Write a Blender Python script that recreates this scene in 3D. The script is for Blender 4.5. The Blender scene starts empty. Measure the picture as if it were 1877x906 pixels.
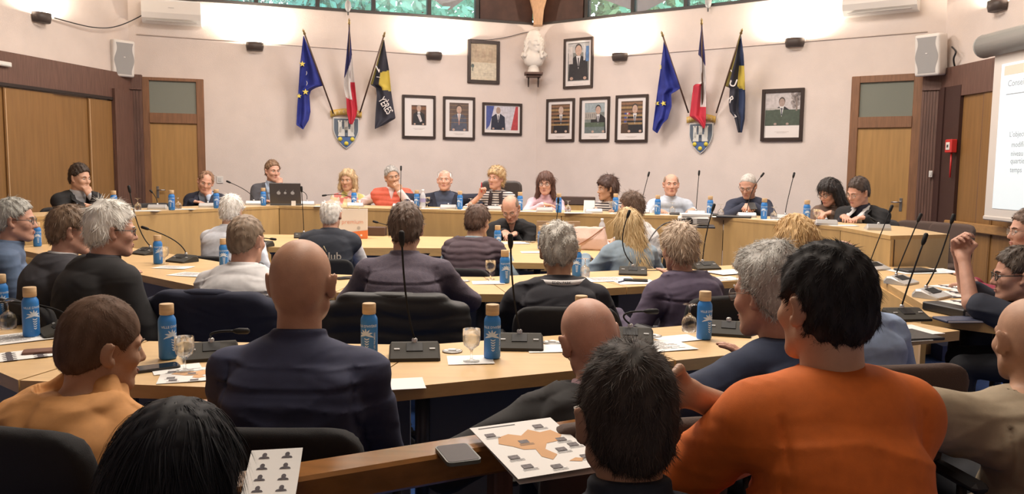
import bpy, math, random
import numpy as np
from mathutils import Vector, Matrix

random.seed(7); np.random.seed(7)
SC = bpy.context.scene
COL = SC.collection
PI = math.pi

# ------------------------------------------------------------------ camera
FPX = 1500.0; CXP = 938.5; CYP = 453.0
CAM = np.array([0.0, 0.0, 1.45])
PITCH = math.atan(147/1500); ROLL = 0.0117
_f = np.array([0, math.cos(PITCH), -math.sin(PITCH)])
_u0 = np.array([0, math.sin(PITCH), math.cos(PITCH)]); _r0 = np.array([1.0, 0, 0])
_r = math.cos(ROLL)*_r0 + math.sin(ROLL)*_u0
_u = -math.sin(ROLL)*_r0 + math.cos(ROLL)*_u0
cd = bpy.data.cameras.new('camera'); cam = bpy.data.objects.new('camera', cd); COL.objects.link(cam)
cd.sensor_width = 36.0; cd.lens = 36.0*FPX/1877.0; cd.clip_start = 0.05
M = Matrix(((_r[0], _u[0], -_f[0], CAM[0]), (_r[1], _u[1], -_f[1], CAM[1]), (_r[2], _u[2], -_f[2], CAM[2]), (0, 0, 0, 1)))
cam.matrix_world = M
SC.camera = cam

# ------------------------------------------------------------------ light
SC.view_settings.view_transform = 'Standard'; SC.view_settings.look = 'None'
SC.view_settings.exposure = 0.0; SC.view_settings.gamma = 1.0
SC.view_settings.use_curve_mapping = False
W = bpy.data.worlds.new('world'); SC.world = W; W.use_nodes = True
_bg = W.node_tree.nodes['Background']; _bg.inputs[0].default_value = (0.80, 0.92, 1.0, 1); _bg.inputs[1].default_value = 3.4

def area_light(name, loc, size, energy, color, rot=(0, 0, 0), size_y=None):
    l = bpy.data.lights.new(name, 'AREA'); l.energy = energy; l.color = color; l.size = size
    if size_y: l.shape = 'RECTANGLE'; l.size_y = size_y
    o = bpy.data.objects.new(name, l); COL.objects.link(o); o.location = loc; o.rotation_euler = rot
    return o
area_light('ceiling_lamp_and_fill', (-2.4, 8.2, 4.55), 1.6, 165, (1.0, 0.90, 0.80))
area_light('ceiling_lamp_and_fill', (2.2, 7.6, 4.55), 1.6, 165, (1.0, 0.90, 0.80))
area_light('ceiling_lamp_and_fill', (-0.2, 4.6, 4.55), 1.6, 190, (1.0, 0.88, 0.75))
area_light('ceiling_lamp_and_fill', (0.0, 9.6, 4.55), 1.6, 130, (1.0, 0.90, 0.86))  # added back light, brightens the far wall
area_light('ceiling_lamp_and_fill', (0.2, 2.2, 4.55), 1.6, 40, (1.0, 0.88, 0.75))  # added front fill, lifts the faces at the dais

# ------------------------------------------------------------------ projection helpers (photo pixel -> place)
def ray(px, py):
    d = _f + _r*((px-CXP)/FPX) + _u*((CYP-py)/FPX)
    return d
def at(px, py, Y):
    d = ray(px, py); return CAM + d*(Y/d[1])
def atz(px, py, z):
    d = ray(px, py); return CAM + d*((z-CAM[2])/d[2])
def atpl(px, py, P0, n):
    d = ray(px, py); t = np.dot(np.array(P0)-CAM, n)/np.dot(d, n); return CAM + d*t

# ------------------------------------------------------------------ materials
MATS = {}
def mat(name, col, rough=0.6, metal=0.0, var=0.0, vscale=8.0, bump=0.0, bscale=60.0, stretch=None, col2=None, spec=None,
        emit=0.0, trans=0.0, attr=False, sheen=0.0, coat=0.0, alpha=1.0, ior=None, weave=0.0, sss=0.0):
    if name in MATS: return MATS[name]
    m = bpy.data.materials.new(name); m.use_nodes = True; nt = m.node_tree; N = nt.nodes; L = nt.links
    b = N['Principled BSDF']
    c = tuple(col)+(1.0,); b.inputs['Base Color'].default_value = c
    b.inputs['Roughness'].default_value = rough; b.inputs['Metallic'].default_value = metal
    if spec is not None: b.inputs['Specular IOR Level'].default_value = spec
    if trans: b.inputs['Transmission Weight'].default_value = trans
    if ior: b.inputs['IOR'].default_value = ior
    if sheen: b.inputs['Sheen Weight'].default_value = sheen
    if coat: b.inputs['Coat Weight'].default_value = coat
    if alpha < 1: b.inputs['Alpha'].default_value = alpha
    if sss:
        b.inputs['Subsurface Weight'].default_value = sss; b.inputs['Subsurface Radius'].default_value = (.012, .005, .003)
    if emit:
        b.inputs['Emission Color'].default_value = c; b.inputs['Emission Strength'].default_value = emit
    tc = N.new('ShaderNodeTexCoord'); mp = N.new('ShaderNodeMapping'); L.new(tc.outputs['Object'], mp.inputs[0])
    if stretch: mp.inputs['Scale'].default_value = stretch
    if attr:
        a = N.new('ShaderNodeAttribute'); a.attribute_name = 'tone'
        mx = N.new('ShaderNodeMix'); mx.data_type = 'RGBA'
        mx.inputs[6].default_value = c; mx.inputs[7].default_value = tuple(col2)+(1,)
        L.new(a.outputs['Fac'], mx.inputs[0]); L.new(mx.outputs[2], b.inputs['Base Color'])
    elif var or col2 is not None:
        nz = N.new('ShaderNodeTexNoise'); nz.inputs['Scale'].default_value = vscale; nz.inputs['Detail'].default_value = 5
        L.new(mp.outputs[0], nz.inputs['Vector'])
        mx = N.new('ShaderNodeMix'); mx.data_type = 'RGBA'
        if col2 is None: col2 = tuple(max(0, x*(1-var)) for x in col)
        cr = N.new('ShaderNodeMapRange'); cr.inputs[1].default_value = .35; cr.inputs[2].default_value = .65
        L.new(nz.outputs[0], cr.inputs[0]); L.new(cr.outputs[0], mx.inputs[0])
        mx.inputs[6].default_value = c; mx.inputs[7].default_value = tuple(col2)+(1,)
        L.new(mx.outputs[2], b.inputs['Base Color'])
    if bump:
        nb = N.new('ShaderNodeTexNoise'); nb.inputs['Scale'].default_value = bscale; nb.inputs['Detail'].default_value = 4
        L.new(mp.outputs[0], nb.inputs['Vector'])
        bp = N.new('ShaderNodeBump'); bp.inputs['Strength'].default_value = bump; bp.inputs['Distance'].default_value = 0.01
        L.new(nb.outputs[0], bp.inputs['Height']); L.new(bp.outputs[0], b.inputs['Normal'])
        if weave:
            nw = N.new('ShaderNodeTexNoise'); nw.noise_type = 'RIDGED_MULTIFRACTAL'; nw.inputs['Scale'].default_value = 5.5; nw.inputs['Detail'].default_value = 2; nw.inputs['Distortion'].default_value = .8
            mw = N.new('ShaderNodeMapping'); mw.inputs['Scale'].default_value = (.75, .75, 1.9); L.new(tc.outputs['Object'], mw.inputs[0]); L.new(mw.outputs[0], nw.inputs['Vector'])
            bw = N.new('ShaderNodeBump'); bw.inputs['Strength'].default_value = weave; bw.inputs['Distance'].default_value = 0.035
            L.new(nw.outputs[0], bw.inputs['Height']); L.new(bp.outputs[0], bw.inputs['Normal']); L.new(bw.outputs[0], b.inputs['Normal'])
    MATS[name] = m
    return m

def stripe_mat(name, c1, c2, scale, axis='Z', duty=.5, rough=.8, dist=0.6):
    if name in MATS: return MATS[name]
    m = bpy.data.materials.new(name); m.use_nodes = True; nt = m.node_tree; N = nt.nodes; L = nt.links
    b = N['Principled BSDF']; b.inputs['Roughness'].default_value = rough
    tc = N.new('ShaderNodeTexCoord'); wv = N.new('ShaderNodeTexWave'); wv.bands_direction = axis
    wv.inputs['Scale'].default_value = scale; wv.inputs['Distortion'].default_value = dist
    wv.inputs['Detail'].default_value = 1
    L.new(tc.outputs['Object'], wv.inputs['Vector'])
    cr = N.new('ShaderNodeMapRange'); cr.inputs[1].default_value = duty-.08; cr.inputs[2].default_value = duty+.08
    L.new(wv.outputs[0], cr.inputs[0])
    mx = N.new('ShaderNodeMix'); mx.data_type = 'RGBA'; L.new(cr.outputs[0], mx.inputs[0])
    mx.inputs[6].default_value = tuple(c1)+(1,); mx.inputs[7].default_value = tuple(c2)+(1,)
    L.new(mx.outputs[2], b.inputs['Base Color']); MATS[name] = m
    return m

def patch_mat(name, cols, scale=9.0, rough=.8):
    if name in MATS: return MATS[name]
    m = bpy.data.materials.new(name); m.use_nodes = True; nt = m.node_tree; N = nt.nodes; L = nt.links
    b = N['Principled BSDF']; b.inputs['Roughness'].default_value = rough
    tc = N.new('ShaderNodeTexCoord'); v = N.new('ShaderNodeTexVoronoi'); v.inputs['Scale'].default_value = scale
    L.new(tc.outputs['Object'], v.inputs['Vector'])
    sp = N.new('ShaderNodeSeparateColor'); L.new(v.outputs['Color'], sp.inputs[0])
    cr = N.new('ShaderNodeValToRGB'); cr.color_ramp.interpolation = 'CONSTANT'
    e = cr.color_ramp.elements
    while len(e) < len(cols): e.new(0.5)
    for i, c in enumerate(cols): e[i].position = i/len(cols); e[i].color = tuple(c)+(1,)
    L.new(sp.outputs[0], cr.inputs[0]); L.new(cr.outputs[0], b.inputs['Base Color']); MATS[name] = m
    return m

# ------------------------------------------------------------------ objects
def tag(o, label=None, cat=None, group=None, kind=None):
    if label: o['label'] = label
    if cat: o['category'] = cat
    if group: o['group'] = group
    if kind: o['kind'] = kind
    return o
def empty(name, loc, rz=0.0, label=None, cat=None, group=None):
    o = bpy.data.objects.new(name, None); COL.objects.link(o); o.location = tuple(float(v) for v in loc); o.rotation_euler = (0, 0, rz)
    o.empty_display_size = .1
    return tag(o, label, cat, group)
def link_mesh(name, me, mats, parent=None, smooth=False):
    o = bpy.data.objects.new(name, me); COL.objects.link(o)
    if not isinstance(mats, (list, tuple)): mats = [mats]
    if len(me.materials) == 0:
        for m in mats: me.materials.append(m)
    if smooth: me.shade_smooth()
    if parent is not None: o.parent = parent
    return o
def children(o): return [c for c in bpy.data.objects if c.parent == o]
KIDS = {}
def copy_tree(o, parent=None):
    c = o.copy(); COL.objects.link(c)
    if parent is not None: c.parent = parent
    if o.name not in KIDS: KIDS[o.name] = [k.name for k in children(o)]
    for kn in KIDS[o.name]: copy_tree(bpy.data.objects[kn], c)
    return c

class MB:
    """collects faces into one mesh"""
    def __init__(s): s.v = []; s.f = []; s.m = []; s.sm = []
    def add(s, v, f, mi=0, smooth=False, T=None):
        o = len(s.v)
        if T is not None: v = [tuple(T @ Vector(p)) for p in v]
        s.v += [tuple(p) for p in v]; s.f += [tuple(i+o for i in q) for q in f]
        s.m += [mi]*len(f); s.sm += [smooth]*len(f); return s
    def box(s, c, d, mi=0, T=None, bev=0.0):
        x, y, z = d[0]/2, d[1]/2, d[2]/2
        if bev <= 0:
            v = [(c[0]+a*x, c[1]+b*y, c[2]+e*z) for a in (-1, 1) for b in (-1, 1) for e in (-1, 1)]
            f = [(0, 1, 3, 2), (4, 6, 7, 5), (0, 4, 5, 1), (2, 3, 7, 6), (0, 2, 6, 4), (1, 5, 7, 3)]
            return s.add(v, f, mi, False, T)
        # chamfered box from three stacked outlines
        b = min(bev, x*.9, y*.9, z*.9)
        def ring(ix, iy, zz):
            return [(c[0]-x+ix, c[1]-y, zz)] if 0 else [(c[0]-x+b, c[1]-y+iy, zz), (c[0]+x-b, c[1]-y+iy, zz), (c[0]+x-iy, c[1]-y+b, zz), (c[0]+x-iy, c[1]+y-b, zz),
                    (c[0]+x-b, c[1]+y-iy, zz), (c[0]-x+b, c[1]+y-iy, zz), (c[0]-x+iy, c[1]+y-b, zz), (c[0]-x+iy, c[1]-y+b, zz)]
        def inner(zz):
            return [(c[0]-x+b, c[1]-y+b, zz), (c[0]+x-b, c[1]-y+b, zz), (c[0]+x-b, c[1]-y+b, zz), (c[0]+x-b, c[1]+y-b, zz),
                    (c[0]+x-b, c[1]+y-b, zz), (c[0]-x+b, c[1]+y-b, zz), (c[0]-x+b, c[1]+y-b, zz), (c[0]-x+b, c[1]-y+b, zz)]
        rs = [inner(c[2]-z), ring(0, 0, c[2]-z+b), ring(0, 0, c[2]+z-b), inner(c[2]+z)]
        v = sum(rs, []); f = []
        for k in range(3):
            for i in range(8):
                j = (i+1) % 8; f.append((k*8+i, k*8+j, (k+1)*8+j, (k+1)*8+i))
        f.append(tuple(range(7, -1, -1))); f.append(tuple(24+i for i in range(8)))
        return s.add(v, f, mi, False, T)
    def prism(s, poly, z0, z1, mi=0, T=None, mside=None):
        n = len(poly)
        a = sum(poly[i][0]*poly[(i+1) % n][1]-poly[(i+1) % n][0]*poly[i][1] for i in range(n))
        if a < 0: poly = poly[::-1]
        v = [(p[0], p[1], z0) for p in poly]+[(p[0], p[1], z1) for p in poly]
        s.add(v, [tuple(range(n-1, -1, -1)), tuple(range(n, 2*n))], mi, False, T)
        s.add(v, [(i, (i+1) % n, n+(i+1) % n, n+i) for i in range(n)], mi if mside is None else mside, False, T)
        return s
    def lathe(s, prof, seg=24, mi=0, T=None, smooth=True, c=(0, 0, 0)):
        v = []; f = []
        for r, z in prof:
            for k in range(seg):
                a = 2*PI*k/seg; v.append((c[0]+r*math.cos(a), c[1]+r*math.sin(a), c[2]+z))
        for i in range(len(prof)-1):
            for k in range(seg):
                j = (k+1) % seg; f.append((i*seg+k, i*seg+j, (i+1)*seg+j, (i+1)*seg+k))
        s.add(v, f, mi, smooth, T)
        if prof[0][0] > 1e-5: s.add(v[:seg], [tuple(range(seg-1, -1, -1))], mi, False, T)
        if prof[-1][0] > 1e-5: s.add(v[-seg:], [tuple(range(seg))], mi, False, T)
        return s
    def tube(s, pts, r, seg=8, mi=0, T=None, cap=True):
        pts = [np.array(p, float) for p in pts]; n = len(pts)
        rr = r if isinstance(r, (list, tuple)) else [r]*n
        v = []; f = []; up = None
        for i, p in enumerate(pts):
            d = pts[min(i+1, n-1)]-pts[max(i-1, 0)]; d = d/(np.linalg.norm(d)+1e-9)
            if up is None:
                up = np.array([0, 0, 1.0]) if abs(d[2]) < .9 else np.array([1.0, 0, 0])
            x = np.cross(up, d); x /= np.linalg.norm(x)+1e-9; y = np.cross(d, x); up = y
            for k in range(seg):
                a = 2*PI*k/seg; v.append(tuple(p+rr[i]*(math.cos(a)*x+math.sin(a)*y)))
        for i in range(n-1):
            for k in range(seg):
                j = (k+1) % seg; f.append((i*seg+k, i*seg+j, (i+1)*seg+j, (i+1)*seg+k))
        if cap: f += [tuple(range(seg-1, -1, -1)), tuple((n-1)*seg+k for k in range(seg))]
        return s.add(v, f, mi, True, T)
    def ball(s, c, r, seg=12, mi=0, T=None):
        r = r if isinstance(r, (list, tuple)) else (r, r, r)
        prof = [(math.sin(PI*i/(seg//2)), -math.cos(PI*i/(seg//2))) for i in range(seg//2+1)]
        v = []; f = []
        for a, z in prof:
            for k in range(seg):
                t = 2*PI*k/seg; v.append((c[0]+r[0]*a*math.cos(t), c[1]+r[1]*a*math.sin(t), c[2]+r[2]*z))
        for i in range(len(prof)-1):
            for k in range(seg):
                j = (k+1) % seg; f.append((i*seg+k, i*seg+j, (i+1)*seg+j, (i+1)*seg+k))
        return s.add(v, f, mi, True, T)
    def mesh(s, name):
        me = bpy.data.meshes.new(name); me.from_pydata(s.v, [], s.f); me.update()
        me.polygons.foreach_set('material_index', s.m); me.polygons.foreach_set('use_smooth', s.sm)
        return me
    def build(s, name, mats, parent=None):
        return link_mesh(name, s.mesh(name), mats, parent)

def frame_T(o, x, y, z):
    return Matrix(((x[0], y[0], z[0], o[0]), (x[1], y[1], z[1], o[1]), (x[2], y[2], z[2], o[2]), (0, 0, 0, 1)))

_txt_cache = {}
def text_geo(txt, size=1.0, ext=0.0, bold=0.0):
    """vertices, faces of a line of lettering, centred, in the xy plane"""
    k = (txt, ext, bold)
    if k not in _txt_cache:
        c = bpy.data.curves.new('lettering', 'FONT'); c.body = txt; c.align_x = 'CENTER'; c.align_y = 'CENTER'; c.extrude = ext; c.offset = bold; c.resolution_u = 3
        o = bpy.data.objects.new('lettering', c); COL.objects.link(o)
        dg = bpy.context.evaluated_depsgraph_get(); me = o.evaluated_get(dg).to_mesh()
        _txt_cache[k] = ([tuple(v.co) for v in me.vertices], [tuple(p.vertices) for p in me.polygons])
        o.evaluated_get(dg).to_mesh_clear(); bpy.data.objects.remove(o); bpy.data.curves.remove(c)
    v, f = _txt_cache[k]
    return [(p[0]*size, p[1]*size, p[2]*size) for p in v], f

# ------------------------------------------------------------------ signed-distance modelling
def smin(a, b, k):
    if k <= 0: return np.minimum(a, b)
    h = np.maximum(k-np.abs(a-b), 0)/k
    return np.minimum(a, b)-h*h*k*.25
def smax(a, b, k): return -smin(-a, -b, k)
A3 = lambda p: np.array(p, np.float32)
def cone_f(a, b, r1, r2):
    a = A3(a); b = A3(b); ba = b-a; l2 = float(ba@ba)+1e-12
    def f(P):
        pa = P-a; t = np.clip(pa@ba/l2, 0, 1); q = pa-t[:, None]*ba
        return np.sqrt((q*q).sum(1))-(r1+(r2-r1)*t)
    m = max(r1, r2); return np.minimum(a, b)-m, np.maximum(a, b)+m, f
def ell_f(c, r, R=None):
    c = A3(c); r = A3(r)
    def f(P):
        q = P-c
        if R is not None: q = q@R
        k0 = np.sqrt(((q/r)**2).sum(1)); k1 = np.sqrt(((q/(r*r))**2).sum(1))+1e-9
        return k0*(k0-1)/k1
    m = float(r.max()) if R is not None else r
    return c-m, c+m, f
def box_f(c, hd, rad, R=None):
    c = A3(c); hd = A3(hd)-rad
    def f(P):
        q = P-c
        if R is not None: q = q@R
        q = np.abs(q)-hd
        return np.sqrt((np.maximum(q, 0)**2).sum(1))+np.minimum(q.max(1), 0)-rad
    m = float(np.linalg.norm(hd+rad)) if R is not None else hd+rad
    return c-m, c+m, f
def torus_f(c, R1, r, R=None, sy=1.0):
    c = A3(c)
    def f(P):
        q = P-c
        if R is not None: q = q@R
        a = np.sqrt(q[:, 0]**2+(q[:, 1]/sy)**2)-R1
        return np.sqrt(a*a+q[:, 2]**2)-r
    return c-(R1+r)*1.2, c+(R1+r)*1.2, f
def loft_f(secs, p=2.4, X=None):
    """secs: list of (point, rx, ry); lateral axis X"""
    pts = [A3(s[0]) for s in secs]; X = A3((1, 0, 0) if X is None else X)
    def f(P):
        out = np.full(len(P), 9.0, np.float32)
        for i in range(len(secs)-1):
            a, b = pts[i], pts[i+1]; ba = b-a; l2 = float(ba@ba)+1e-12
            pa = P-a; t = np.clip(pa@ba/l2, 0, 1); v = pa-t[:, None]*ba
            rx = secs[i][1]+(secs[i+1][1]-secs[i][1])*t; ry = secs[i][2]+(secs[i+1][2]-secs[i][2])*t
            x = v@X; w = v-x[:, None]*X; y = np.sqrt((w*w).sum(1))
            k = (np.abs(x/rx)**p+np.abs(y/ry)**p)**(1/p)
            d = (k-1)*np.minimum(rx, ry); out = np.minimum(out, d)
        return out
    m = max(max(s[1], s[2]) for s in secs)
    Q = np.array(pts); return Q.min(0)-m, Q.max(0)+m, f

def evalsdf(prims, P, mg):
    d = np.full(len(P), mg+.05, np.float32)
    for pr in prims:
        (lo, hi, fn), op, k = pr
        if op == 'I':
            d = smax(d, fn(P), k); continue
        if op == 'D':
            d = d+fn(P); continue
        idx = np.nonzero(((P > lo-mg) & (P < hi+mg)).all(1))[0]
        if len(idx) == 0: continue
        e = fn(P[idx]).astype(np.float32)
        if op == 'U': d[idx] = smin(d[idx], e, k)
        else: d[idx] = smax(d[idx], -e, k)
    return d
def U(p, k=0.0): return (p, 'U', k)
def S(p, k=0.0): return (p, 'S', k)
BIG = (A3((-9, -9, -9)), A3((9, 9, 9)))
def I(fn, k=0.0): return ((BIG[0], BIG[1], fn), 'I', k)
def D(fn): return ((BIG[0], BIG[1], fn), 'D', 0)

def sdf_geo(prims, h, pad=.03, clipz=None):
    los = np.min([p[0][0] for p in prims if p[1] == 'U'], 0)-pad; his = np.max([p[0][1] for p in prims if p[1] == 'U'], 0)+pad
    if clipz is not None: los[2] = max(los[2], clipz)
    H = 4*h; n = np.ceil((his-los)/H).astype(int)+1
    ax = [los[i]+(np.arange(n[i])*4+1.5)*h for i in range(3)]
    C = np.stack(np.meshgrid(*ax, indexing='ij'), -1).reshape(-1, 3).astype(np.float32)
    dc = evalsdf(prims, C, .12)
    act = np.abs(dc) < H*.9+.012
    dense = np.repeat(np.repeat(np.repeat(dc.reshape(n), 4, 0), 4, 1), 4, 2)
    ci = np.argwhere(act.reshape(n))
    if len(ci) == 0: return np.zeros((0, 3)), np.zeros((0, 4), int)
    off = np.stack(np.meshgrid(*[np.arange(4)]*3, indexing='ij'), -1).reshape(-1, 3)
    gi = (ci[:, None, :]*4+off[None]).reshape(-1, 3)
    P = (los+gi*h).astype(np.float32)
    dense[gi[:, 0], gi[:, 1], gi[:, 2]] = evalsdf(prims, P, .05)
    neg = dense < 0
    # pad boundary positive
    for a in range(3):
        sl = [slice(None)]*3
        for e in (0, -1):
            sl[a] = e; neg[tuple(sl)] = False; dense[tuple(sl)] = np.maximum(dense[tuple(sl)], h*.5)
    n3 = neg.astype(np.uint8)
    cs = sum(n3[i:n3.shape[0]-1+i, j:n3.shape[1]-1+j, k:n3.shape[2]-1+k] for i in (0, 1) for j in (0, 1) for k in (0, 1))
    mix = (cs > 0) & (cs < 8); cell = np.argwhere(mix)
    vid = np.full(mix.shape, -1, np.int32); vid[mix] = np.arange(len(cell))
    acc = np.zeros((len(cell), 3)); cnt = np.zeros(len(cell))
    corners = [(i, j, k) for i in (0, 1) for j in (0, 1) for k in (0, 1)]
    val = {c: dense[cell[:, 0]+c[0], cell[:, 1]+c[1], cell[:, 2]+c[2]] for c in corners}
    for c in corners:
        for a in range(3):
            if c[a] == 0:
                e = list(c); e[a] = 1; e = tuple(e); va, vb = val[c], val[e]
                m = (va < 0) != (vb < 0); t = np.where(m, va/(va-vb+1e-12*(va == vb)), 0)
                base = np.array(c, float)[None].repeat(len(cell), 0); base[:, a] += t
                acc += base*m[:, None]; cnt += m
    V = los+(cell+acc/np.maximum(cnt, 1)[:, None])*h
    F = []
    for a in range(3):
        b, c = (a+1) % 3, (a+2) % 3
        sl0 = [slice(None)]*3; sl1 = [slice(None)]*3; sl0[a] = slice(0, -1); sl1[a] = slice(1, None)
        x = neg[tuple(sl0)] != neg[tuple(sl1)]
        e = np.argwhere(x); e = e[(e[:, b] > 0) & (e[:, c] > 0)]
        if len(e) == 0: continue
        s0 = neg[e[:, 0], e[:, 1], e[:, 2]]
        def g(db, dc_):
            q = e.copy(); q[:, b] -= db; q[:, c] -= dc_; return vid[q[:, 0], q[:, 1], q[:, 2]]
        q = np.stack([g(1, 1), g(0, 1), g(0, 0), g(1, 0)], 1)
        q[~s0] = q[~s0][:, ::-1]; F.append(q)
    if not F: return np.zeros((0, 3)), np.zeros((0, 4), int)
    F = np.concatenate(F); F = F[(F >= 0).all(1)]
    return V, F
def np_mesh(name, V, F, mi=None, smooth=True, tone=None):
    me = bpy.data.meshes.new(name)
    me.vertices.add(len(V)); me.vertices.foreach_set('co', np.asarray(V, np.float32).ravel())
    me.loops.add(F.size); me.loops.foreach_set('vertex_index', F.astype(np.int32).ravel())
    me.polygons.add(len(F)); me.polygons.foreach_set('loop_start', np.arange(0, F.size, 4, dtype=np.int32))
    if mi is not None: me.polygons.foreach_set('material_index', np.asarray(mi, np.int32))
    me.polygons.foreach_set('use_smooth', np.full(len(F), smooth))
    if tone is not None:
        at_ = me.attributes.new('tone', 'FLOAT', 'POINT'); at_.data.foreach_set('value', np.asarray(tone, np.float32))
    me.update(calc_edges=True)
    return me
def sdf_obj(name, prims, h, mats, parent=None, clipz=None):
    V, F = sdf_geo(prims, h, clipz=clipz)
    return link_mesh(name, np_mesh(name, V, F), mats, parent)
def rotz(a): c, s = math.cos(a), math.sin(a); return np.array([[c, -s, 0], [s, c, 0], [0, 0, 1.0]])
def rotx(a): c, s = math.cos(a), math.sin(a); return np.array([[1.0, 0, 0], [0, c, -s], [0, s, c]])
def roty(a): c, s = math.cos(a), math.sin(a); return np.array([[c, 0, s], [0, 1.0, 0], [-s, 0, c]])
def noise3(P, s, seed=0):
    r = np.random.RandomState(seed); o = np.zeros(len(P), np.float32)
    for _ in range(5):
        k = r.normal(size=3)*s; o += np.sin(P@k.astype(np.float32)+r.uniform(0, 6))
    return o/3
# ------------------------------------------------------------------ people
def cyl_f(a, b, r, rad=.006):
    a = A3(a); b = A3(b); ax = b-a; h = float(np.linalg.norm(ax)); ax = ax/h; c = (a+b)/2
    def f(P):
        q = P-c; t = q@ax; w = q-t[:, None]*ax
        dx = np.sqrt((w*w).sum(1))-(r-rad); dy = np.abs(t)-(h/2-rad)
        return np.minimum(np.maximum(dx, dy), 0)+np.sqrt(np.maximum(dx, 0)**2+np.maximum(dy, 0)**2)-rad
    m = max(r, h/2)+r; return c-m, c+m, f

def skin(name, c): return mat('skin_'+name, c, rough=.5, var=.14, vscale=22, spec=.35, sss=.08, bump=.05, bscale=220)
SK_FAIR = skin('fair', (.60, .36, .26)); SK_PINK = skin('pink', (.62, .35, .26)); SK_TAN = skin('tan', (.50, .29, .19))
SK_DARK = skin('olive', (.40, .22, .14))
EYE_W = mat('eye_white', (.50, .46, .43), .3); EYE_D = mat('eye_dark', (.03, .022, .018), .2); LIP = mat('lips', (.42, .17, .14), .5)

def head_prims(female=False, jaw=1.0):
    j = .92 if female else 1.0*jaw
    pr = [U(ell_f((0, -.014, .030), (.0755, .097, .087))),
          U(ell_f((0, -.045, -.02), (.060, .060, .062)), .03),
          U(ell_f((0, .030, -.032), (.0575, .058, .078)), .03)]
    for s in (-1, 1):
        pr.append(U(cone_f((s*.050*j, -.002, -.058), (s*.018*j, .066, -.097), .020, .017), .03))
        pr.append(U(ell_f((s*.036, .062, -.022), (.024, .020, .020)), .022))          # cheek
        pr.append(U(cone_f((s*.012, .083, .024), (s*.042, .070, .022), .0095, .009), .012))  # brow
    pr += [U(ell_f((0, .070, -.094), (.022, .020, .016)), .02),
           S(ell_f((.031, .094, .006), (.017, .017, .0085)), .012), S(ell_f((-.031, .094, .006), (.017, .017, .0085)), .012),
           U(cone_f((0, .082, .012), (0, .103, -.026), .0075, .0115), .012),
           U(ell_f((.011, .090, -.030), (.009, .011, .008)), .006), U(ell_f((-.011, .090, -.030), (.009, .011, .008)), .006),
           U(ell_f((0, .081, -.062), (.025, .014, .014)), .012), S(cone_f((-.019, .094, -.0615), (.019, .094, -.0615), .0018, .0018), .004)]
    for s in (-1, 1):
        R = (rotz(-s*.50)@roty(s*.14)).astype(np.float32)
        pr.append(U(ell_f((s*.0835, -.012, -.003), (.0085, .021, .034), R), .006))
        pr.append(U(ell_f((s*.0765, .000, -.026), (.009, .010, .012)), .006))
        pr.append(S(ell_f((s*.0935, .000, -.001), (.008, .010, .020), R), .005))
    return pr

def hair_prims(st):
    t, ts = st.get('t', .018), st.get('ts', .012)
    c0 = st.get('c', .004); n = np.array(st.get('n', (0, -.707, .707)), np.float32)
    pr = [U(ell_f((0, -.014-.002, .030+t*.35), (.0755+ts, .097+st.get('tf', ts), .087+t))), U(ell_f((0, -.047, -.022), (.062+ts*.7, .060+ts*.7, .060)), .03)]
    nape = st.get('nape', -.075)
    pr.append(I(lambda P: np.maximum(-(P@n-c0), (nape-P[:, 2])), .012))
    for b in st.get('bald', []): pr.append(S(ell_f(*b), .01))
    for e in st.get('ells', []): pr.append(U(ell_f(*e), .02))
    for a, b, r1, r2 in st.get('locks', []):
        pr.append(U(cone_f(a, b, r1, r2), .025))
    for b in st.get('cut', []): pr.append(S(ell_f(*b), .012))
    amp, fr = st.get('amp', .003), st.get('fr', 110)
    if amp: pr.append(D(lambda P: amp*noise3(P, fr, 3)))
    if st.get('wave'): 
        wa, wf = st['wave']; pr.append(D(lambda P: wa*np.sin(P[:, 2]*wf+3*np.sin(P[:, 0]*30)+2*np.sin(P[:, 1]*25))))
    return pr

def wrap(prims, Hc, R, s, ext):
    Hc32 = A3(Hc); R32 = R.astype(np.float32)
    def f(P):
        Q = ((P-Hc32)@R32)/s
        return evalsdf(prims, Q.astype(np.float32), .05)*s
    lo, hi = A3(Hc)+A3(ext[0])*s, A3(Hc)+A3(ext[1])*s
    return lo, hi, f

def hand_prims(w, fd, pn, side, curl, s=1.0, spread=0.0, k=.008, fist=False):
    fd = np.array(fd, float); fd /= np.linalg.norm(fd); pn = np.array(pn, float); pn -= fd*(pn@fd); pn /= np.linalg.norm(pn)
    sd = np.cross(fd, pn)*side; w = np.array(w, float)
    P = lambda u, a, n: w+s*(fd*u+sd*a-pn*n)
    R = np.stack([sd, fd, pn], 1).astype(np.float32)
    pr = [U(box_f(P(.048, 0, 0), (.038*s, .046*s, .0135*s), .0125*s, R), .015), U(cone_f(P(-.01, 0, 0), P(.02, 0, 0), .026*s, .024*s), .02)]
    for a, L, k0 in ((.028, .070, 1.0), (.0095, .079, 1.05), (-.0095, .074, 1.1), (-.0275, .058, 1.15)):
        c1 = curl*.75*k0; c2 = curl*1.55*k0; c3 = curl*2.2*k0
        b = P(.088, a, 0); ds = spread*a/.028
        def dirv(c): return fd*math.cos(c)+pn*math.sin(c)+sd*ds
        m1 = b+s*L*.45*dirv(c1); m2 = m1+s*L*.32*dirv(c2); m3 = m2+s*L*.23*dirv(c3)
        pr += [U(cone_f(b, m1, .0094*s, .0086*s), .004), U(cone_f(m1, m2, .0086*s, .0078*s), .002), U(cone_f(m2, m3, .0078*s, .0068*s), .002)]
    t0 = P(.018, .030, 0); t1 = P(.050, .052, -.010-.012*curl); t2 = P(.082, .052-.022*curl, -.016-.02*curl)
    pr += [U(cone_f(t0, t1, .0135*s, .0105*s), .012), U(cone_f(t1, t2, .0105*s, .0080*s), .003)]
    return pr

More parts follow.
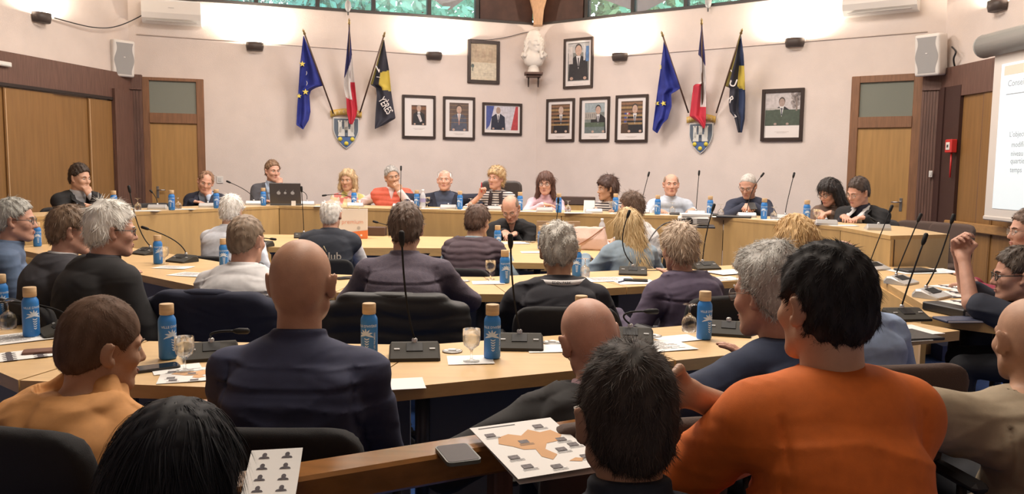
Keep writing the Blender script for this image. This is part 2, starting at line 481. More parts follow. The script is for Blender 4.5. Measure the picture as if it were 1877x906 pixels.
def ik(Sh, Wr, l1, l2, hint):
    Sh = np.array(Sh, float); Wr = np.array(Wr, float); d = Wr-Sh; L = np.linalg.norm(d)
    if L > (l1+l2)*.985: Wr = Sh+d/L*(l1+l2)*.985; d = Wr-Sh; L = np.linalg.norm(d)
    u = d/L; a = (l1*l1-l2*l2+L*L)/(2*L); hh = math.sqrt(max(l1*l1-a*a, 1e-6))
    h = np.array(hint, float); h = h-u*(h@u); h /= np.linalg.norm(h)+1e-9
    return Sh+u*a+h*hh, Wr

def strands(V, F, n, L, width, st, Hc, R, s, seed, crown, head=None):
    rs = np.random.RandomState(seed)
    if n <= 0 or len(F) == 0: return None
    T = V[F]; N = np.cross(T[:, 2]-T[:, 0], T[:, 3]-T[:, 1]); A = np.linalg.norm(N, axis=1)+1e-12; N = N/A[:, None]
    idx = rs.choice(len(F), n, p=A/A.sum())
    w = rs.dirichlet((1, 1, 1, 1), n); P = (T[idx]*w[:, :, None]).sum(1); Nn = N[idx]
    cr = Hc+R@(np.array(crown)*s)
    flow = st.get('flow', 'crown'); down = np.array([0, 0, -1.0])
    fdir = R@np.array([0, 1.0, 0]); side = R@np.array([1.0, 0, 0])
    curl = st.get('curl', .12); lift = st.get('lift', .07)
    seg = 4; Q = [P-Nn*.003]; ctr = Hc+R@np.array([0, -.015, .02])*s
    jit = rs.normal(size=(n, 3))*curl; ph = rs.uniform(0, 6, n)
    LL = L*rs.uniform(.6, 1.15, n)
    yl = ((P-Hc)@R)[:, 1]/s; LL = LL*np.where(yl > .045, st.get('front', .5), 1.0)
    cl = noise3(P.astype(np.float32), 60, 5)[:, None]
    for i in range(seg):
        p = Q[-1]
        if flow == 'crown': g = (p-cr)
        elif flow == 'down':
            ho = (p-cr)*np.array([1, 1, 0]); g = np.tile(down, (n, 1))*(.35+.5*i)+ho/.07*np.clip(Nn[:, 2:], 0, 1)*(1-i*.25)*st.get('out', 1.0)
        elif flow == 'side': g = np.tile(side*st.get('sgn', 1)+down*.25, (n, 1))+.3*(p-cr)/.1
        elif flow == 'up': g = np.tile(np.array([0, 0, 1.0])+fdir*.4, (n, 1))
        else: g = np.tile(-fdir+.6*down, (n, 1))
        g = g/(np.linalg.norm(g, axis=1)[:, None]+1e-9)
        d = g-Nn*(g*Nn).sum(1)[:, None]*(1.0 if (flow != 'down' or i == 0) else .35)
        d = d/(np.linalg.norm(d, axis=1)[:, None]+1e-3)
        d = d+jit*(1 if st.get('curlmode') is None else np.cos(ph+i*2.0)[:, None]*1.6)+Nn*(lift*(1-i/seg*1.2))+cl*.25*np.cross(d, Nn)
        d = d/(np.linalg.norm(d, axis=1)[:, None]+1e-9)
        Q.append(p+d*(LL/seg)[:, None])
    Q = np.stack(Q, 1); dirs = Q[:, 1:]-Q[:, :-1]; dirs = np.concatenate([dirs, dirs[:, -1:]], 1)
    sd = np.cross(dirs, Nn[:, None, :]+.25*rs.normal(size=(n, 1, 3))); sd /= np.linalg.norm(sd, axis=2)[:, :, None]+1e-9
    wd = np.array([.8, 1, .9, .6, .12])[None, :, None]*width*.5
    Lv = Q-sd*wd; Rv = Q+sd*wd
    VV = np.stack([Lv, Rv], 2).reshape(-1, 3)
    b = (np.arange(n)*10)[:, None]; k = np.arange(4)[None]*2
    FF = np.stack([b+k, b+k+1, b+k+3, b+k+2], -1).reshape(-1, 4)
    tone = np.repeat(np.clip(rs.normal(.5, .28, n)+.15*cl[:, 0], 0, 1), 10)
    return VV, FF, tone

PCOUNT = [0]
def person(label, px, py, d, byaw, hyaw, floor=0.0, pitch=0, roll=0, lean=.05, lat=0.0, w=1.0, bulk=1.0, belly=0.0, hs=1.0, female=False,
           skinm=None, hair=None, tops=(), arms=None, legs=None, glasses=None, res=.008, group=None, eyes=True, beard=None, shoe=True, hair2=None, tw=0.0, hip=.55, handres=None, jaw=1.0, nose=None, bodyclip=None, legclip=True, seatoff=0.0):
    PCOUNT[0] += 1; seed = PCOUNT[0]
    by = math.radians(byaw); dy = math.radians(hyaw-byaw); pt = math.radians(pitch); rl = math.radians(roll)
    Hw = at(px, py, d); hz = Hw[2]-floor
    R = rotz(dy)@rotx(-pt)@roty(rl); s = hs
    N = np.array([lat, lean, hz-(.160-.035*math.sin(max(pt, 0)))*s])
    fw = rotz(dy)@np.array([0, 1.0, 0])
    Hc = N+np.array([0, .022, 0])*s+fw*(.016+.085*math.sin(pt))*s+np.array([0, 0, (.160-.035*math.sin(max(pt, 0)))*s])
    Rb = rotz(by); loc = Hw-Rb@Hc; loc[2] = floor
    root = empty('person', loc, by, label, 'person', group)
    root['head'] = [float(x) for x in Hw]
    skm = skinm or SK_FAIR
    fm = .90 if female else 1.0
    ww = w*fm; bk = bulk
    hipp = np.array([0, 0, hip])
    def sp(t):
        p = hipp*(1-t)+N*t; p = p+np.array([0, -(.035+.10*abs(lean))*math.sin(PI*t), 0]); return p
    def secs(g, lo=0.0):
        return [(sp(0), .165*bk+g, .125*bk+g), (sp(.33), (.150+(-.012 if female else 0))*bk+g+belly*.5, .118*bk+g+belly),
                (sp(.66), .168*ww*(.5+.5*bk)+g, .118*bk+g+belly*.3), (sp(.85), .150*ww+g, .092*bk+g), (N-np.array([0, .004, .036]), .064+g*.6, .058+g*.6)]
    SJ = {sd: N+rotz(tw)@np.array([sd*.178*ww, -.012, -.066]) for sd in (-1, 1)}
    sc = 1.0*(.94 if female else 1.0)
    A = arms or {}
    ARM = {}
    for sd in (-1, 1):
        a = dict(A.get(sd, A.get(0, {})))
        wr = np.array(a.get('w', (sd*.14, lean+.36, .78))); 
        if 'wx' in a: pass
        hint = a.get('e', (sd*.45, -.45, -.85))
        E, Wr = ik(SJ[sd], wr, .285*sc, .25*sc, hint)
        fd = np.array(a.get('fd', (Wr-E)), float); fd /= np.linalg.norm(fd)
        ARM[sd] = (E, Wr, fd, a.get('pn', (0, 0, -1)), a.get('curl', .35), a.get('hs', 1.0)*(.92 if female else 1.0), a.get('spread', .08))
    # body: one continuous surface
    hp = head_prims(female, jaw)
    neckb = N+np.array([0, -.008, -.03]); neckt = Hc+R@(np.array([0, -.022, -.055])*s)
    nr = (.050 if female else .058)*(.6+.4*bk)
    pr = [U(loft_f(secs(-.006)))]
    for sd in (-1, 1):
        E, Wr, fd, pn, cu, hsz, sprd = ARM[sd]
        pr += [U(cone_f(N+np.array([sd*.03, -.012, -.046]), SJ[sd]+np.array([0, 0, -.008]), .040, .048), .03),
               U(cone_f(SJ[sd], E, .047*bk*fm, .039*bk*fm), .03), U(cone_f(E, Wr, .039*bk*fm, .026), .01)]
        pr += hand_prims(Wr+fd*.004, fd, pn, sd, cu, hsz, sprd)
    pr += [U(cone_f(neckb, neckt, nr+.004, nr), .03)]
    hw = wrap(hp, Hc, R, s, ((-.16, -.16, -.16), (.16, .16, .16)))
    pr.append(U(hw, .015))
    V, F = sdf_geo(pr, res)
    mi = np.zeros(len(F), int)
    mb = MB()
    if eyes:
        for sd in (-1, 1):
            mb.ball((sd*.031, .0725, .0055), .0118, 10, 1); mb.ball((sd*.031, .0785, .0050), .0068, 8, 2)
        mb.ball((0, .0935, -.0570), (.0205, .0045, .0040), 10, 3); mb.ball((0, .0925, -.0665), (.0180, .0050, .0045), 10, 3)
        ev = np.array(mb.v)*s@R.T+Hc
    me = bpy.data.meshes.new('body')
    if eyes and mb.f:
        o = len(V); q = [tuple(f) for f in F.tolist()]+[tuple(i+o for i in f) for f in mb.f]
        me.from_pydata(np.concatenate([V, ev]).tolist(), [], q)
        me.polygons.foreach_set('material_index', np.concatenate([mi, np.array(mb.m)]).astype(np.int32))
        me.polygons.foreach_set('use_smooth', np.ones(len(q), bool)); me.update()
    else:
        me = np_mesh('body', V, F, mi)
    link_mesh('body', me, [skm, EYE_W, EYE_D, LIP], root)
    # hair
    for hi, st in enumerate([hair, hair2]):
        if not st: continue
        hpz = hair_prims(st)
        if st.get('raw'): hpz = [U(ell_f(*e), .02) for e in st.get('ells', [])]+[U(cone_f(*e), .02) for e in st.get('locks', [])]+[D(lambda P: st.get('amp', .002)*noise3(P, st.get('fr', 120), 3))]
        ext = st.get('ext', ((-.15, -.16, -.15), (.15, .16, .18)))
        hwp = wrap(hpz, Hc, R, s, ext)
        hres = st.get('res', min(res*.75, .006))
        V, F = sdf_geo([U(hwp)], hres, pad=.02)
        if len(F) == 0: continue
        base = not st.get('nobase')
        tone = np.clip(.35+.3*noise3((V*np.array([1, 1, .3])).astype(np.float32), 130, 8), 0, 1)
        stn = strands(V, F, st.get('ns', 1500), st.get('L', .035), st.get('wd', .0028), st, Hc, R, s, seed, st.get('crown', (0, -.05, .115)))
        if stn is not None:
            VV, FF, tt = stn
            
            if base: F = np.concatenate([F, FF+len(V)]); V = np.concatenate([V, VV]); tone = np.concatenate([tone, tt])
            else: F, V, tone = FF, VV, tt
        hm = mat('hair_%d_%d' % (seed, hi), st['col'], rough=st.get('rough', .55), attr=True, col2=st.get('col2', tuple(min(1, c*1.8+.02) for c in st['col'])), spec=st.get('spec', .35))
        link_mesh(st.get('name', 'hair'), np_mesh('hair', V, F, tone=tone), hm, root)
    if eyes and not (hair and hair.get('nobrow')) and abs(((hyaw+180) % 360)-180) > 35:
        for sd in (-1, 1):
            eb = MB()
            eb.tube([Hc+R@(np.array(q)*s) for q in ((sd*.014, .0925, .0245), (sd*.030, .0885, .0300), (sd*.046, .0755, .0255))], [.0028, .0036, .0022], 6)
            bc = hair['col'] if hair else (.25, .18, .13)
            eb.build('eyebrow', mat('brow_%d' % seed, tuple(c*.8 for c in bc), .8), root)
    # garments
    for gi, g in enumerate(tops):
        th = g.get('g', .010); kind = g['kind']; sl = g.get('sleeve', 1.0)
        pr = [U(loft_f(secs(th), p=g.get('p', 2.5)))]
        arm_r = g.get('ar', th)
        for sd in (-1, 1):
            E, Wr, *_ = ARM[sd]
            pr.append(U(cone_f(N+np.array([sd*.035, -.012, -.034]), SJ[sd]*.95+N*.05+np.array([0, 0, -.002]), .046+th, .051+th*.8), .035))
            if sl > 0:
                k1 = min(sl*2, 1.0); e1 = SJ[sd]+(E-SJ[sd])*k1
                pr.append(U(cone_f(SJ[sd], e1, .053*bk*fm+arm_r, (.044+.006*(1-k1))*bk*fm+arm_r), .035))
                if sl > .5:
                    k2 = (sl-.5)*2*.95; w1 = E+(Wr-E)*k2
                    pr.append(U(cone_f(E, w1, .043*bk*fm+arm_r, (.036-.004*k2)*bk+arm_r*.7), .012))
                    if kind in ('jacket', 'shirt', 'sweater', 'hoodie'):
                        dv = (Wr-E)/np.linalg.norm(Wr-E); pr.append(U(cyl_f(w1-dv*.012, w1+dv*.022, .031*bk+arm_r*.8), .004))
            else:
                pr.append(U(ell_f(SJ[sd]*.93+N*.07, (.055+th, .06+th, .06+th)), .03))
        if female:
            for sd in (-1, 1): pr.append(U(ell_f(sp(.60)+np.array([sd*.07, .085, 0]), (.062, .06, .062)), .04))
        if g.get('ex'): pr += [U(e, .03) for e in g['ex'](N, Hc, sp, SJ)]
        hem = g.get('hem', hip-.10)
        nk = g.get('nk', .044)
        def necktop(P, nk=nk): return np.where((P[:, 0]-N[0])**2+(P[:, 1]-N[1])**2 < .0144, P[:, 2]-(N[2]+nk), -1.0).astype(np.float32)
        pr.append(I(necktop, .012))
        pr.append(I(lambda P, hem=hem: hem-P[:, 2], .01))
        A_ = g.get('fold', .009) if gi == len(tops)-1 else .0025; fs = g.get('fs', 1.0); sd_ = seed*3+gi
        if kind == 'puffer' or g.get('rib'):
            rb = g.get('rib', .05); pr.append(D(lambda P, rb=rb: (.004-.0075*np.abs(np.sin(PI*(P[:, 2]+.006*np.sin(P[:, 0]*22+P[:, 1]*30))/rb)))+.002*noise3(P, 60, 4)))
        elif A_:
            ks = np.array([16, 16, 46], np.float32)*fs
            def fold(P, ks=ks, A_=A_, sd_=sd_):
                q = P*ks; wv = noise3(q*.30, 1.0, sd_+50); w2 = noise3(q*np.array([.5, .5, .25], np.float32), 1.0, sd_+90)
                a_ = np.abs(np.sin(.55*q[:, 2]+2.0*wv+.45*np.abs(q[:, 0])))
                b_ = np.abs(np.sin(.8*q[:, 2]-.5*q[:, 0]+1.6*w2))
                return A_*(.9*np.sqrt(a_)*np.clip(.45+wv, 0, 1)+.6*np.sqrt(b_)*np.clip(.2+w2, 0, 1)+.5*noise3(q*.45, 1.0, sd_)-.4)
            pr.append(D(fold))
        if g.get('yoke'):
            zy = N[2]-g['yoke']; pr.append(D(lambda P, zy=zy: (.0045*np.exp(-((P[:, 2]-zy-.10*(P[:, 0]-N[0])**2)/.005)**2)-.0025*np.exp(-((P[:, 2]-zy-.012-.10*(P[:, 0]-N[0])**2)/.007)**2))*((P[:, 1] < N[1]) & (np.abs(P[:, 0]-N[0]) < .2))))
            xa = .165*ww; pr.append(D(lambda P, xa=xa: .005*np.exp(-((np.abs(P[:, 0]-N[0])-xa-.10*np.maximum(N[2]-.10-P[:, 2], 0))/.005)**2)*((P[:, 2] > N[2]-.30) & (P[:, 2] < N[2]-.03))))
        # collar
        cz = g.get('collar'); nd = (neckt-neckb); nd = nd/np.linalg.norm(nd)
        if cz == 'crew': pr.append(U(torus_f(N+np.array([0, .004, -.006]), nr+.012, .0085+th*.3, rotx(.35).astype(np.float32)), .006))
        elif cz == 'shirt':
            pr.append(U(cyl_f(N-nd*.03, N+nd*g.get('ch', .050)+np.array([0, -.006, 0]), nr+.012+th*.4, .008), .006))
        elif cz == 'turtle': pr.append(U(cyl_f(N-nd*.03, N+nd*g.get('ch', .05), nr+.010+th*.4, .010), .01))
        elif cz == 'hood':
            pr += [U(torus_f(N+np.array([0, -.010, .012]), nr+.036, .026, rotx(.42).astype(np.float32)), .012),
                   U(ell_f(N+np.array([0, -.125, -.100]), (.155, .080, .125), rotx(-.30).astype(np.float32)), .03),
                   U(torus_f(N+np.array([.0, -.060, -.018]), .118, .030, rotx(.85).astype(np.float32), 1.15), .010),
                   S(torus_f(N+np.array([0, -.045, -.002]), .090, .010, rotx(.62).astype(np.float32)), .012),
                   D(lambda P: .007*np.sin(45*P[:, 2]+30*np.abs(P[:, 0])+3*np.sin(P[:, 0]*25))*np.exp(-((P[:, 2]-N[2]+.05)/.12)**2)*(P[:, 1] < N[1]))]
        if g.get('v'):
            z0, hwid = g['v']; zb = N[2]-z0
            def vee(P, zb=zb, hwid=hwid, z0=z0):
                xs = np.abs(P[:, 0]-N[0]); zz = P[:, 2]-zb
                return np.maximum(np.maximum(xs-np.maximum(zz, 0)*hwid/z0-g.get('vo', .004), -zz-g.get('vd', 0)), -(P[:, 1]-(N[1]-.01)))
            pr.append(S((A3(N)-.5, A3(N)+.5, vee), .006))
        hh = g.get('res', max(res, .007))
        V, F = sdf_geo(pr, hh, clipz=bodyclip)
        me = np_mesh(kind, V, F)
        link_mesh(g.get('name', kind), me, g['m'], root)
        if g.get('lapel'):
            lp = MB(); z0, hwid = g['v']
            for sd in (-1, 1):
                pts = []
                for t_ in np.linspace(0, 1, 6):
                    zt = N[2]-z0*(1-t_)-.0; x = sd*(.006+hwid*t_)
                    pts.append((x, zt))
                # project on garment front
                vv = []
                for (x, zt), wd in zip(pts, (.012, .034, .046, .050, .042, .03)):
                    for xx in (x-sd*.003, x+sd*wd):
                        near = V[(np.abs(V[:, 0]-N[0]-xx) < .014) & (np.abs(V[:, 2]-zt) < .014)]
                        yy = near[:, 1].max() if len(near) else N[1]+.1
                        vv.append((N[0]+xx, yy+.005, zt))
                f_ = [(2*i, 2*i+1, 2*i+3, 2*i+2) if sd > 0 else (2*i, 2*i+2, 2*i+3, 2*i+1) for i in range(5)]
                o_ = len(lp.v); lp.add(vv, f_, 0, True); vb = [(x, y-.007, z) for x, y, z in vv]
                lp.add(vb, [q[::-1] for q in f_], 0, True)
                lp.add([vv[1+2*i] for i in range(6)]+[vb[1+2*i] for i in range(6)], [(i, i+1, 7+i, 6+i) for i in range(5)], 0, True)
            lp.build('lapels', g['m'], root)
        if g.get('post'): g['post'](root, V, N, Hc, R, s, SJ, sp)
    # legs
    lm = legs or mat('dark_trousers', (.02, .022, .03), .8, var=.3)
    kz = .50; pr = [U(ell_f((0, .02, hip-.02), (.178*bk, .155*bk, .10)))]
    for sd in (-1, 1):
        pr += [U(cone_f((sd*.085, .05, hip-.02), (sd*.115, .42, kz), .082*bk, .060), .04), U(cone_f((sd*.115, .42, kz), (sd*.115, .43, .10), .058, .045), .02)]
    pr.append(D(lambda P: .003*noise3(P, 40, 9)))
    V, F = sdf_geo(pr, .014); link_mesh('trousers', np_mesh('trousers', V, F), lm, root)
    if shoe:
        sm = mat('black_shoes', (.015, .014, .014), .4)
        for sd in (-1, 1):
            V, F = sdf_geo([U(ell_f((sd*.115, .49, .04), (.045, .12, .038))), U(cone_f((sd*.115, .43, .05), (sd*.115, .43, .11), .045, .045), .02), I(lambda P: .004-P[:, 2])], .016)
            link_mesh('shoe', np_mesh('shoe', V, F), sm, root)
    if glasses:
        gm = MB(); up = glasses.get('up', 0.0); gy = glasses.get('y', 0)
        tr = lambda q: Hc+R@((rotx(up)@(np.array(q)-np.array([0, 0, .0]))+np.array([0, glasses.get('dy', 0), glasses.get('dz', 0)]))*s)
        rr = glasses.get('r', .0016); wd_, hh_ = .0245, glasses.get('h', .017)
        for sd in (-1, 1):
            pts = [tr((sd*.033+wd_*math.cos(a)*(1-.15*abs(math.sin(2*a))), .0965-.006*abs(math.cos(a))**2, .004+hh_*math.sin(a))) for a in np.linspace(0, 2*PI, 17)]
            gm.tube(pts, rr, 5, cap=False)
            gm.tube([tr((sd*.057, .089, .010)), tr((sd*.078, .060, .012)), tr((sd*.0835, -.004, .010)), tr((sd*.081, -.022, -.010))], rr, 5)
        gm.tube([tr((-.009, .097, .008)), tr((0, .100, .010)), tr((.009, .097, .008))], rr, 5)
        gobj = gm.build('glasses', glasses.get('m') or mat('dark_glasses', (.02, .02, .02), .3), root)
        lens = MB()
        for sd in (-1, 1):
            c = [tr((sd*.033+wd_*.95*math.cos(a), .0962-.006*abs(math.cos(a))**2, .004+hh_*.95*math.sin(a))) for a in np.linspace(0, 2*PI, 13)[:-1]]
            lens.add(c, [tuple(range(12))])
        if not glasses.get('nolens'): lens.build('lens', mat('clear_lens', (.9, .95, .95), .05, alpha=.12), gobj)
    return dict(root=root, N=N, Hc=Hc, R=R, s=s, ARM=ARM, sp=sp, SJ=SJ, loc=loc, yaw=by, floor=floor)
# ------------------------------------------------------------------ setting
H0 = 3.65; HC = 4.75
C0 = np.array([.36, 13.0]); CL = np.array([-5.15, 11.14]); CR = np.array([5.0, 9.7])
LE = np.array([-7.1, -1.6]); RE = np.array([5.3, -1.6]); 
def wall_n(a, b):
    d = (b-a)/np.linalg.norm(b-a); n = np.array([d[1], -d[0]])
    c = np.array([-.3, 5.0]); 
    if n@(c-a) < 0: n = -n
    return d, n
class Wall:
    def __init__(s, a, b):
        s.a, s.b = np.array(a, float), np.array(b, float); s.d, s.n = wall_n(s.a, s.b); s.L = np.linalg.norm(s.b-s.a)
        if s.d[0] < 0 and abs(s.d[0]) > .3: s.d = -s.d; s.a, s.b = s.b, s.a
        s.n3 = np.array([s.n[0], s.n[1], 0.0]); s.d3 = np.array([s.d[0], s.d[1], 0.0]); s.P = np.array([s.a[0], s.a[1], 0.0])
    def at(s, px, py, off=0.0): return atpl(px, py, s.P+s.n3*off, s.n3)
    def T(s, o): # local x along wall (left to right), y out of the wall into the room, z up
        return frame_T(o, s.right, s.n3, (0, 0, 1))
    @property
    def right(s):
        r = np.cross(s.n3, [0, 0, 1]); r = -r  # seen from the room, to the right
        return r
WBL, WBR = Wall(CL, C0), Wall(C0, CR)
WL, WR = Wall(LE, CL), Wall(CR, RE)
for w_ in (WBL, WBR, WL, WR): pass

plaster = mat('cream_plaster', (.72, .635, .585), .9, var=.06, vscale=3, bump=.25, bscale=140)
plaster_l = plaster
floor_m = mat('blue_carpet', (.035, .11, .38), .95, var=.25, vscale=60, bump=.4, bscale=400)
ceil_m = mat('ceiling_boards', (.42, .27, .15), .6, var=.25, vscale=4, stretch=(1, 14, 1))
brown = mat('dark_brown_timber', (.155, .080, .060), .5, var=.35, vscale=6, stretch=(14, 14, .8))
door_m = mat('door_veneer', (.44, .25, .085), .45, var=.16, vscale=3, stretch=(9, 9, .6))
panel_m = mat('closet_veneer', (.27, .14, .045), .5, var=.18, vscale=3, stretch=(9, 9, .6))
reveal_m = mat('brown_frame', (.25, .12, .058), .5, var=.25, vscale=6, stretch=(10, 10, .8))
frame_dark = mat('window_frame_dark', (.035, .03, .028), .5)
glass = mat('window_glass', (.93, .98, .98), .02, alpha=.10, spec=.5)
def wall_slab(name, a, b, z0, z1, th=.16, m=plaster):
    a = np.array(a); b = np.array(b); d, n = wall_n(a, b)
    mb = MB(); p = [a, b, b-n*th, a-n*th]
    mb.prism([tuple(q) for q in p], z0, z1); o = mb.build(name, m); tag(o, kind='structure'); return o
# octagonal shell
mb = MB(); mb.prism([tuple(p) for p in (C0, CR, RE, LE, CL)], -.1, 0); tag(mb.build('floor', floor_m), kind='structure')
mb = MB(); mb.prism([tuple(p) for p in (C0+[0, .25], CR+[.2, 0], RE+[.2, -.2], LE+[-.2, -.2], CL+[-.2, .1])], HC, HC+.15); tag(mb.build('ceiling', ceil_m), kind='structure')
wall_slab('wall_back_left', CL, C0, 0, H0); wall_slab('wall_back_right', C0, CR, 0, H0)
wall_slab('wall_left', LE, CL, 0, HC); wall_slab('wall_right', CR, RE, 0, HC); wall_slab('wall_rear', LE, RE, 0, HC)

# clerestory windows above the two back walls
def clerestory(name, W_, u0, u1, pxs):
    root = empty(name, W_.at(pxs[0], 30, 0)*[1, 1, 0]+[0, 0, H0]); root['kind'] = 'structure'
    o = np.array(root.location); 
    us = [float((W_.at(p, 30)-o)@W_.right) for p in pxs]
    T = frame_T((0, 0, 0), W_.right, W_.n3, (0, 0, 1)); top = HC-H0
    f = MB(); f.box(((us[0]+us[-1])/2, -.08, .02), (us[-1]-us[0]+.06, .09, .05), T=T); f.box(((us[0]+us[-1])/2, -.08, top-.03), (us[-1]-us[0]+.06, .09, .06), T=T)
    f.build('window_frame', frame_dark, root)
    for u in us:
        m = MB(); m.box((u, -.08, top/2), (.055, .10, top-.05), T=T); m.build('mullion', frame_dark, root)
    for a, b in zip(us[:-1], us[1:]):
        g = MB(); g.box(((a+b)/2, -.08, top/2), (b-a-.06, .006, top-.1), T=T); g.build('pane', glass, root)
    return o, us
clerestory('window_1', WBL, 0, 0, [240, 351, 470, 583, 686, 788, 876])
clerestory('window_2', WBR, 0, 0, [1072, 1157, 1254, 1358, 1462, 1570, 1700])
# dark timber infill between the windows and the corner, and the tapering beam in the corner
def infill(name, W_, pa, pb):
    a = W_.at(pa, 30)[:2]; b = W_.at(pb, 30)[:2]; n = W_.n
    mb = MB(); mb.prism([tuple(a-n*.02), tuple(b-n*.02), tuple(b-n*.14), tuple(a-n*.14)], H0, HC); tag(mb.build(name, mat('infill_brown', (.075, .035, .026), .6, var=.3, vscale=8)), kind='structure')
infill('trim_1', WBL, 881, 977); infill('trim_2', WBR, 981, 1067)
mb = MB()
b0 = np.array([C0[0], C0[1]-.10, 0])
for i, (z, hw, dp) in enumerate([(H0-.02, .07, .10), (3.95, .11, .18), (4.3, .24, .40), (HC, .42, .75)]): pass
prof = [(H0-.03, .065, .12), (3.85, .085, .16), (4.1, .15, .30), (4.45, .24, .5), (HC, .34, .7)]
v = []; f = []
for z, hw, dp in prof: v += [(b0[0]-hw, b0[1]+.08, z), (b0[0]+hw, b0[1]+.08, z), (b0[0]+hw, b0[1]-dp, z), (b0[0]-hw, b0[1]-dp, z)]
for i in range(len(prof)-1):
    for k in range(4): f.append((i*4+k, (i*4+(k+1) % 4), ((i+1)*4+(k+1) % 4), (i+1)*4+k))
f += [(3, 2, 1, 0), tuple(16+k for k in range(4))]
mb.add(v, f); tag(mb.build('trim_3', mat('pale_beam_wood', (.50, .30, .17), .5, var=.2, vscale=5, stretch=(10, 10, .7))), kind='structure')
# thin conduit line along the back walls, sills
for nm, W_, pa, pb in (('trim_4', WBL, (250, 63), (795, 101)), ('trim_5', WBR, (1137, 103), (1700, 58))):
    a = W_.at(*pa, .008); b = W_.at(*pb, .008)
    tag(MB().tube([a, b], .008, 6).build(nm, plaster), kind='structure')
for nm, W_ in (('trim_6', WBL), ('trim_7', WBR)):
    a, b = (W_.a, W_.b); n = W_.n
    mb = MB(); mb.prism([tuple(a+n*.02), tuple(b+n*.02), tuple(b-n*.10), tuple(a-n*.10)], H0-.005, H0+.03); tag(mb.build(nm, frame_dark), kind='structure')

# corner pilasters of fluted timber
def pilaster(name, W_, pxa, pxb, topy, off=.10):
    a = W_.at(pxa, 300, 0); b = W_.at(pxb, 300, 0); ht = W_.at((pxa+pxb)/2, topy)[2]
    wv = float((b-a)@W_.right); T = frame_T((0, 0, 0), W_.right, W_.n3, (0, 0, 1))
    o = a.copy(); o[2] = 0
    mb = MB(); T = frame_T(o, W_.right, W_.n3, (0, 0, 1))
    mb.box((wv/2, off/2-.01, ht/2), (wv, off, ht), T=T)
    k = 7
    for i in range(k): mb.box((wv*(i+.5)/k, off-.006, (ht-.2)/2), (wv/k*.7, .005, ht-.22), T=T)
    mb.box((wv/2, off+.006, ht-.19), (wv*1.0, .02, .02), T=T)
    tag(mb.build(name, brown), kind='structure')
pilaster('trim_8', WBL, 226, 266, 138, .14); pilaster('trim_9', WBR, 1686, 1722, 136, .14)

# doors in the back walls: frame, transom pane, panel
def door(name, W_, xl, xr, yt, ytr0, ytr1, yd, side):
    a = W_.at(xl, yt); b = W_.at(xr, yt); wv = float((b-a)@W_.right); o = a.copy(); o[2] = 0; ht = a[2]
    T = frame_T((0, 0, 0), W_.right, W_.n3, (0, 0, 1))
    root = empty(name, o); root['kind'] = 'structure'
    mid = (xl+xr)/2
    z_tr1 = W_.at(mid, ytr0)[2]; z_tr0 = W_.at(mid, ytr1)[2]; z_d = W_.at(mid, yd)[2]
    fr = MB(); t = .10
    fr.box((t/2, .015, ht/2), (t, .05, ht), T=T, bev=.006); fr.box((wv-t/2, .015, ht/2), (t, .05, ht), T=T, bev=.006)
    fr.box((wv/2, .015, (ht+z_tr1)/2), (wv-2*t+.002, .05, ht-z_tr1), T=T); fr.box((wv/2, .02, (z_tr0+z_d)/2), (wv-2*t+.002, .06, z_tr0-z_d), T=T)
    fr.build('door_frame', reveal_m, root)
    p = MB(); p.box((wv/2, .006, z_d/2), (wv-2*t, .03, z_d), T=T); dp = p.build('door_panel', door_m, root)
    h = MB(); hx = t+.07 if side > 0 else wv-t-.07
    h.box((hx, .024, 1.05), (.035, .008, .16), T=T, bev=.003); h.tube([T @ Vector(q) for q in ((hx, .03, 1.08), (hx, .065, 1.08), (hx+side*.10, .07, 1.08))], .008, 8)
    h.build('door_handle', mat('steel', (.5, .5, .5), .3, 1.0), dp)
    g = MB(); g.box((wv/2, .004, (z_tr0+z_tr1)/2), (wv-2*t, .012, z_tr1-z_tr0), T=T); g.build('transom_pane', mat('transom_reflection_grey', (.22, .235, .20), .08, spec=.6), root)  # grey reflection on the transom is put into the glass colour
door('door_1', WBL, 258, 373, 141, 149, 208, 226, 1); door('door_2', WBR, 1563, 1694, 141, 150, 214, 234, -1)

# ---- left wall: sliding timber closet fronts under the plaster
def sidepanels(W_, pa, pb, ytop_a, edges, mats_, names, hdr, dark_slot):
    pass
zt = WL.at(195, 133)[2]; zt2 = WL.at(0, 98)[2]; zt = (zt+zt2)/2
d3 = WL.d3 if WL.d3[1] < 0 else -WL.d3   # from the corner towards the camera
def sidewall(W_, zt, sd, cuts, names):
    c = np.array([CL[0], CL[1], 0]) if sd < 0 else np.array([CR[0], CR[1], 0])
    d = W_.d3 if W_.d3[1] < 0 else -W_.d3
    T = frame_T((0, 0, 0), d, W_.n3, (0, 0, 1))
    L = float(W_.L)-.3
    hd = MB(); hd.box((L/2, .03, zt-.15), (L, .08, .34), T=frame_T(c, d, W_.n3, (0, 0, 1))); tag(hd.build(names[0], brown), kind='structure')
    us = [float((W_.at(px, 250)-c)@d) for px in cuts]
    return c, d, us
c_, d_, us = sidewall(WL, zt, -1, [199, 157, 92, 2], ['trim_10'])
us = [.12]+us+[us[-1]+1.3, us[-1]+2.6]
zp = zt-.36
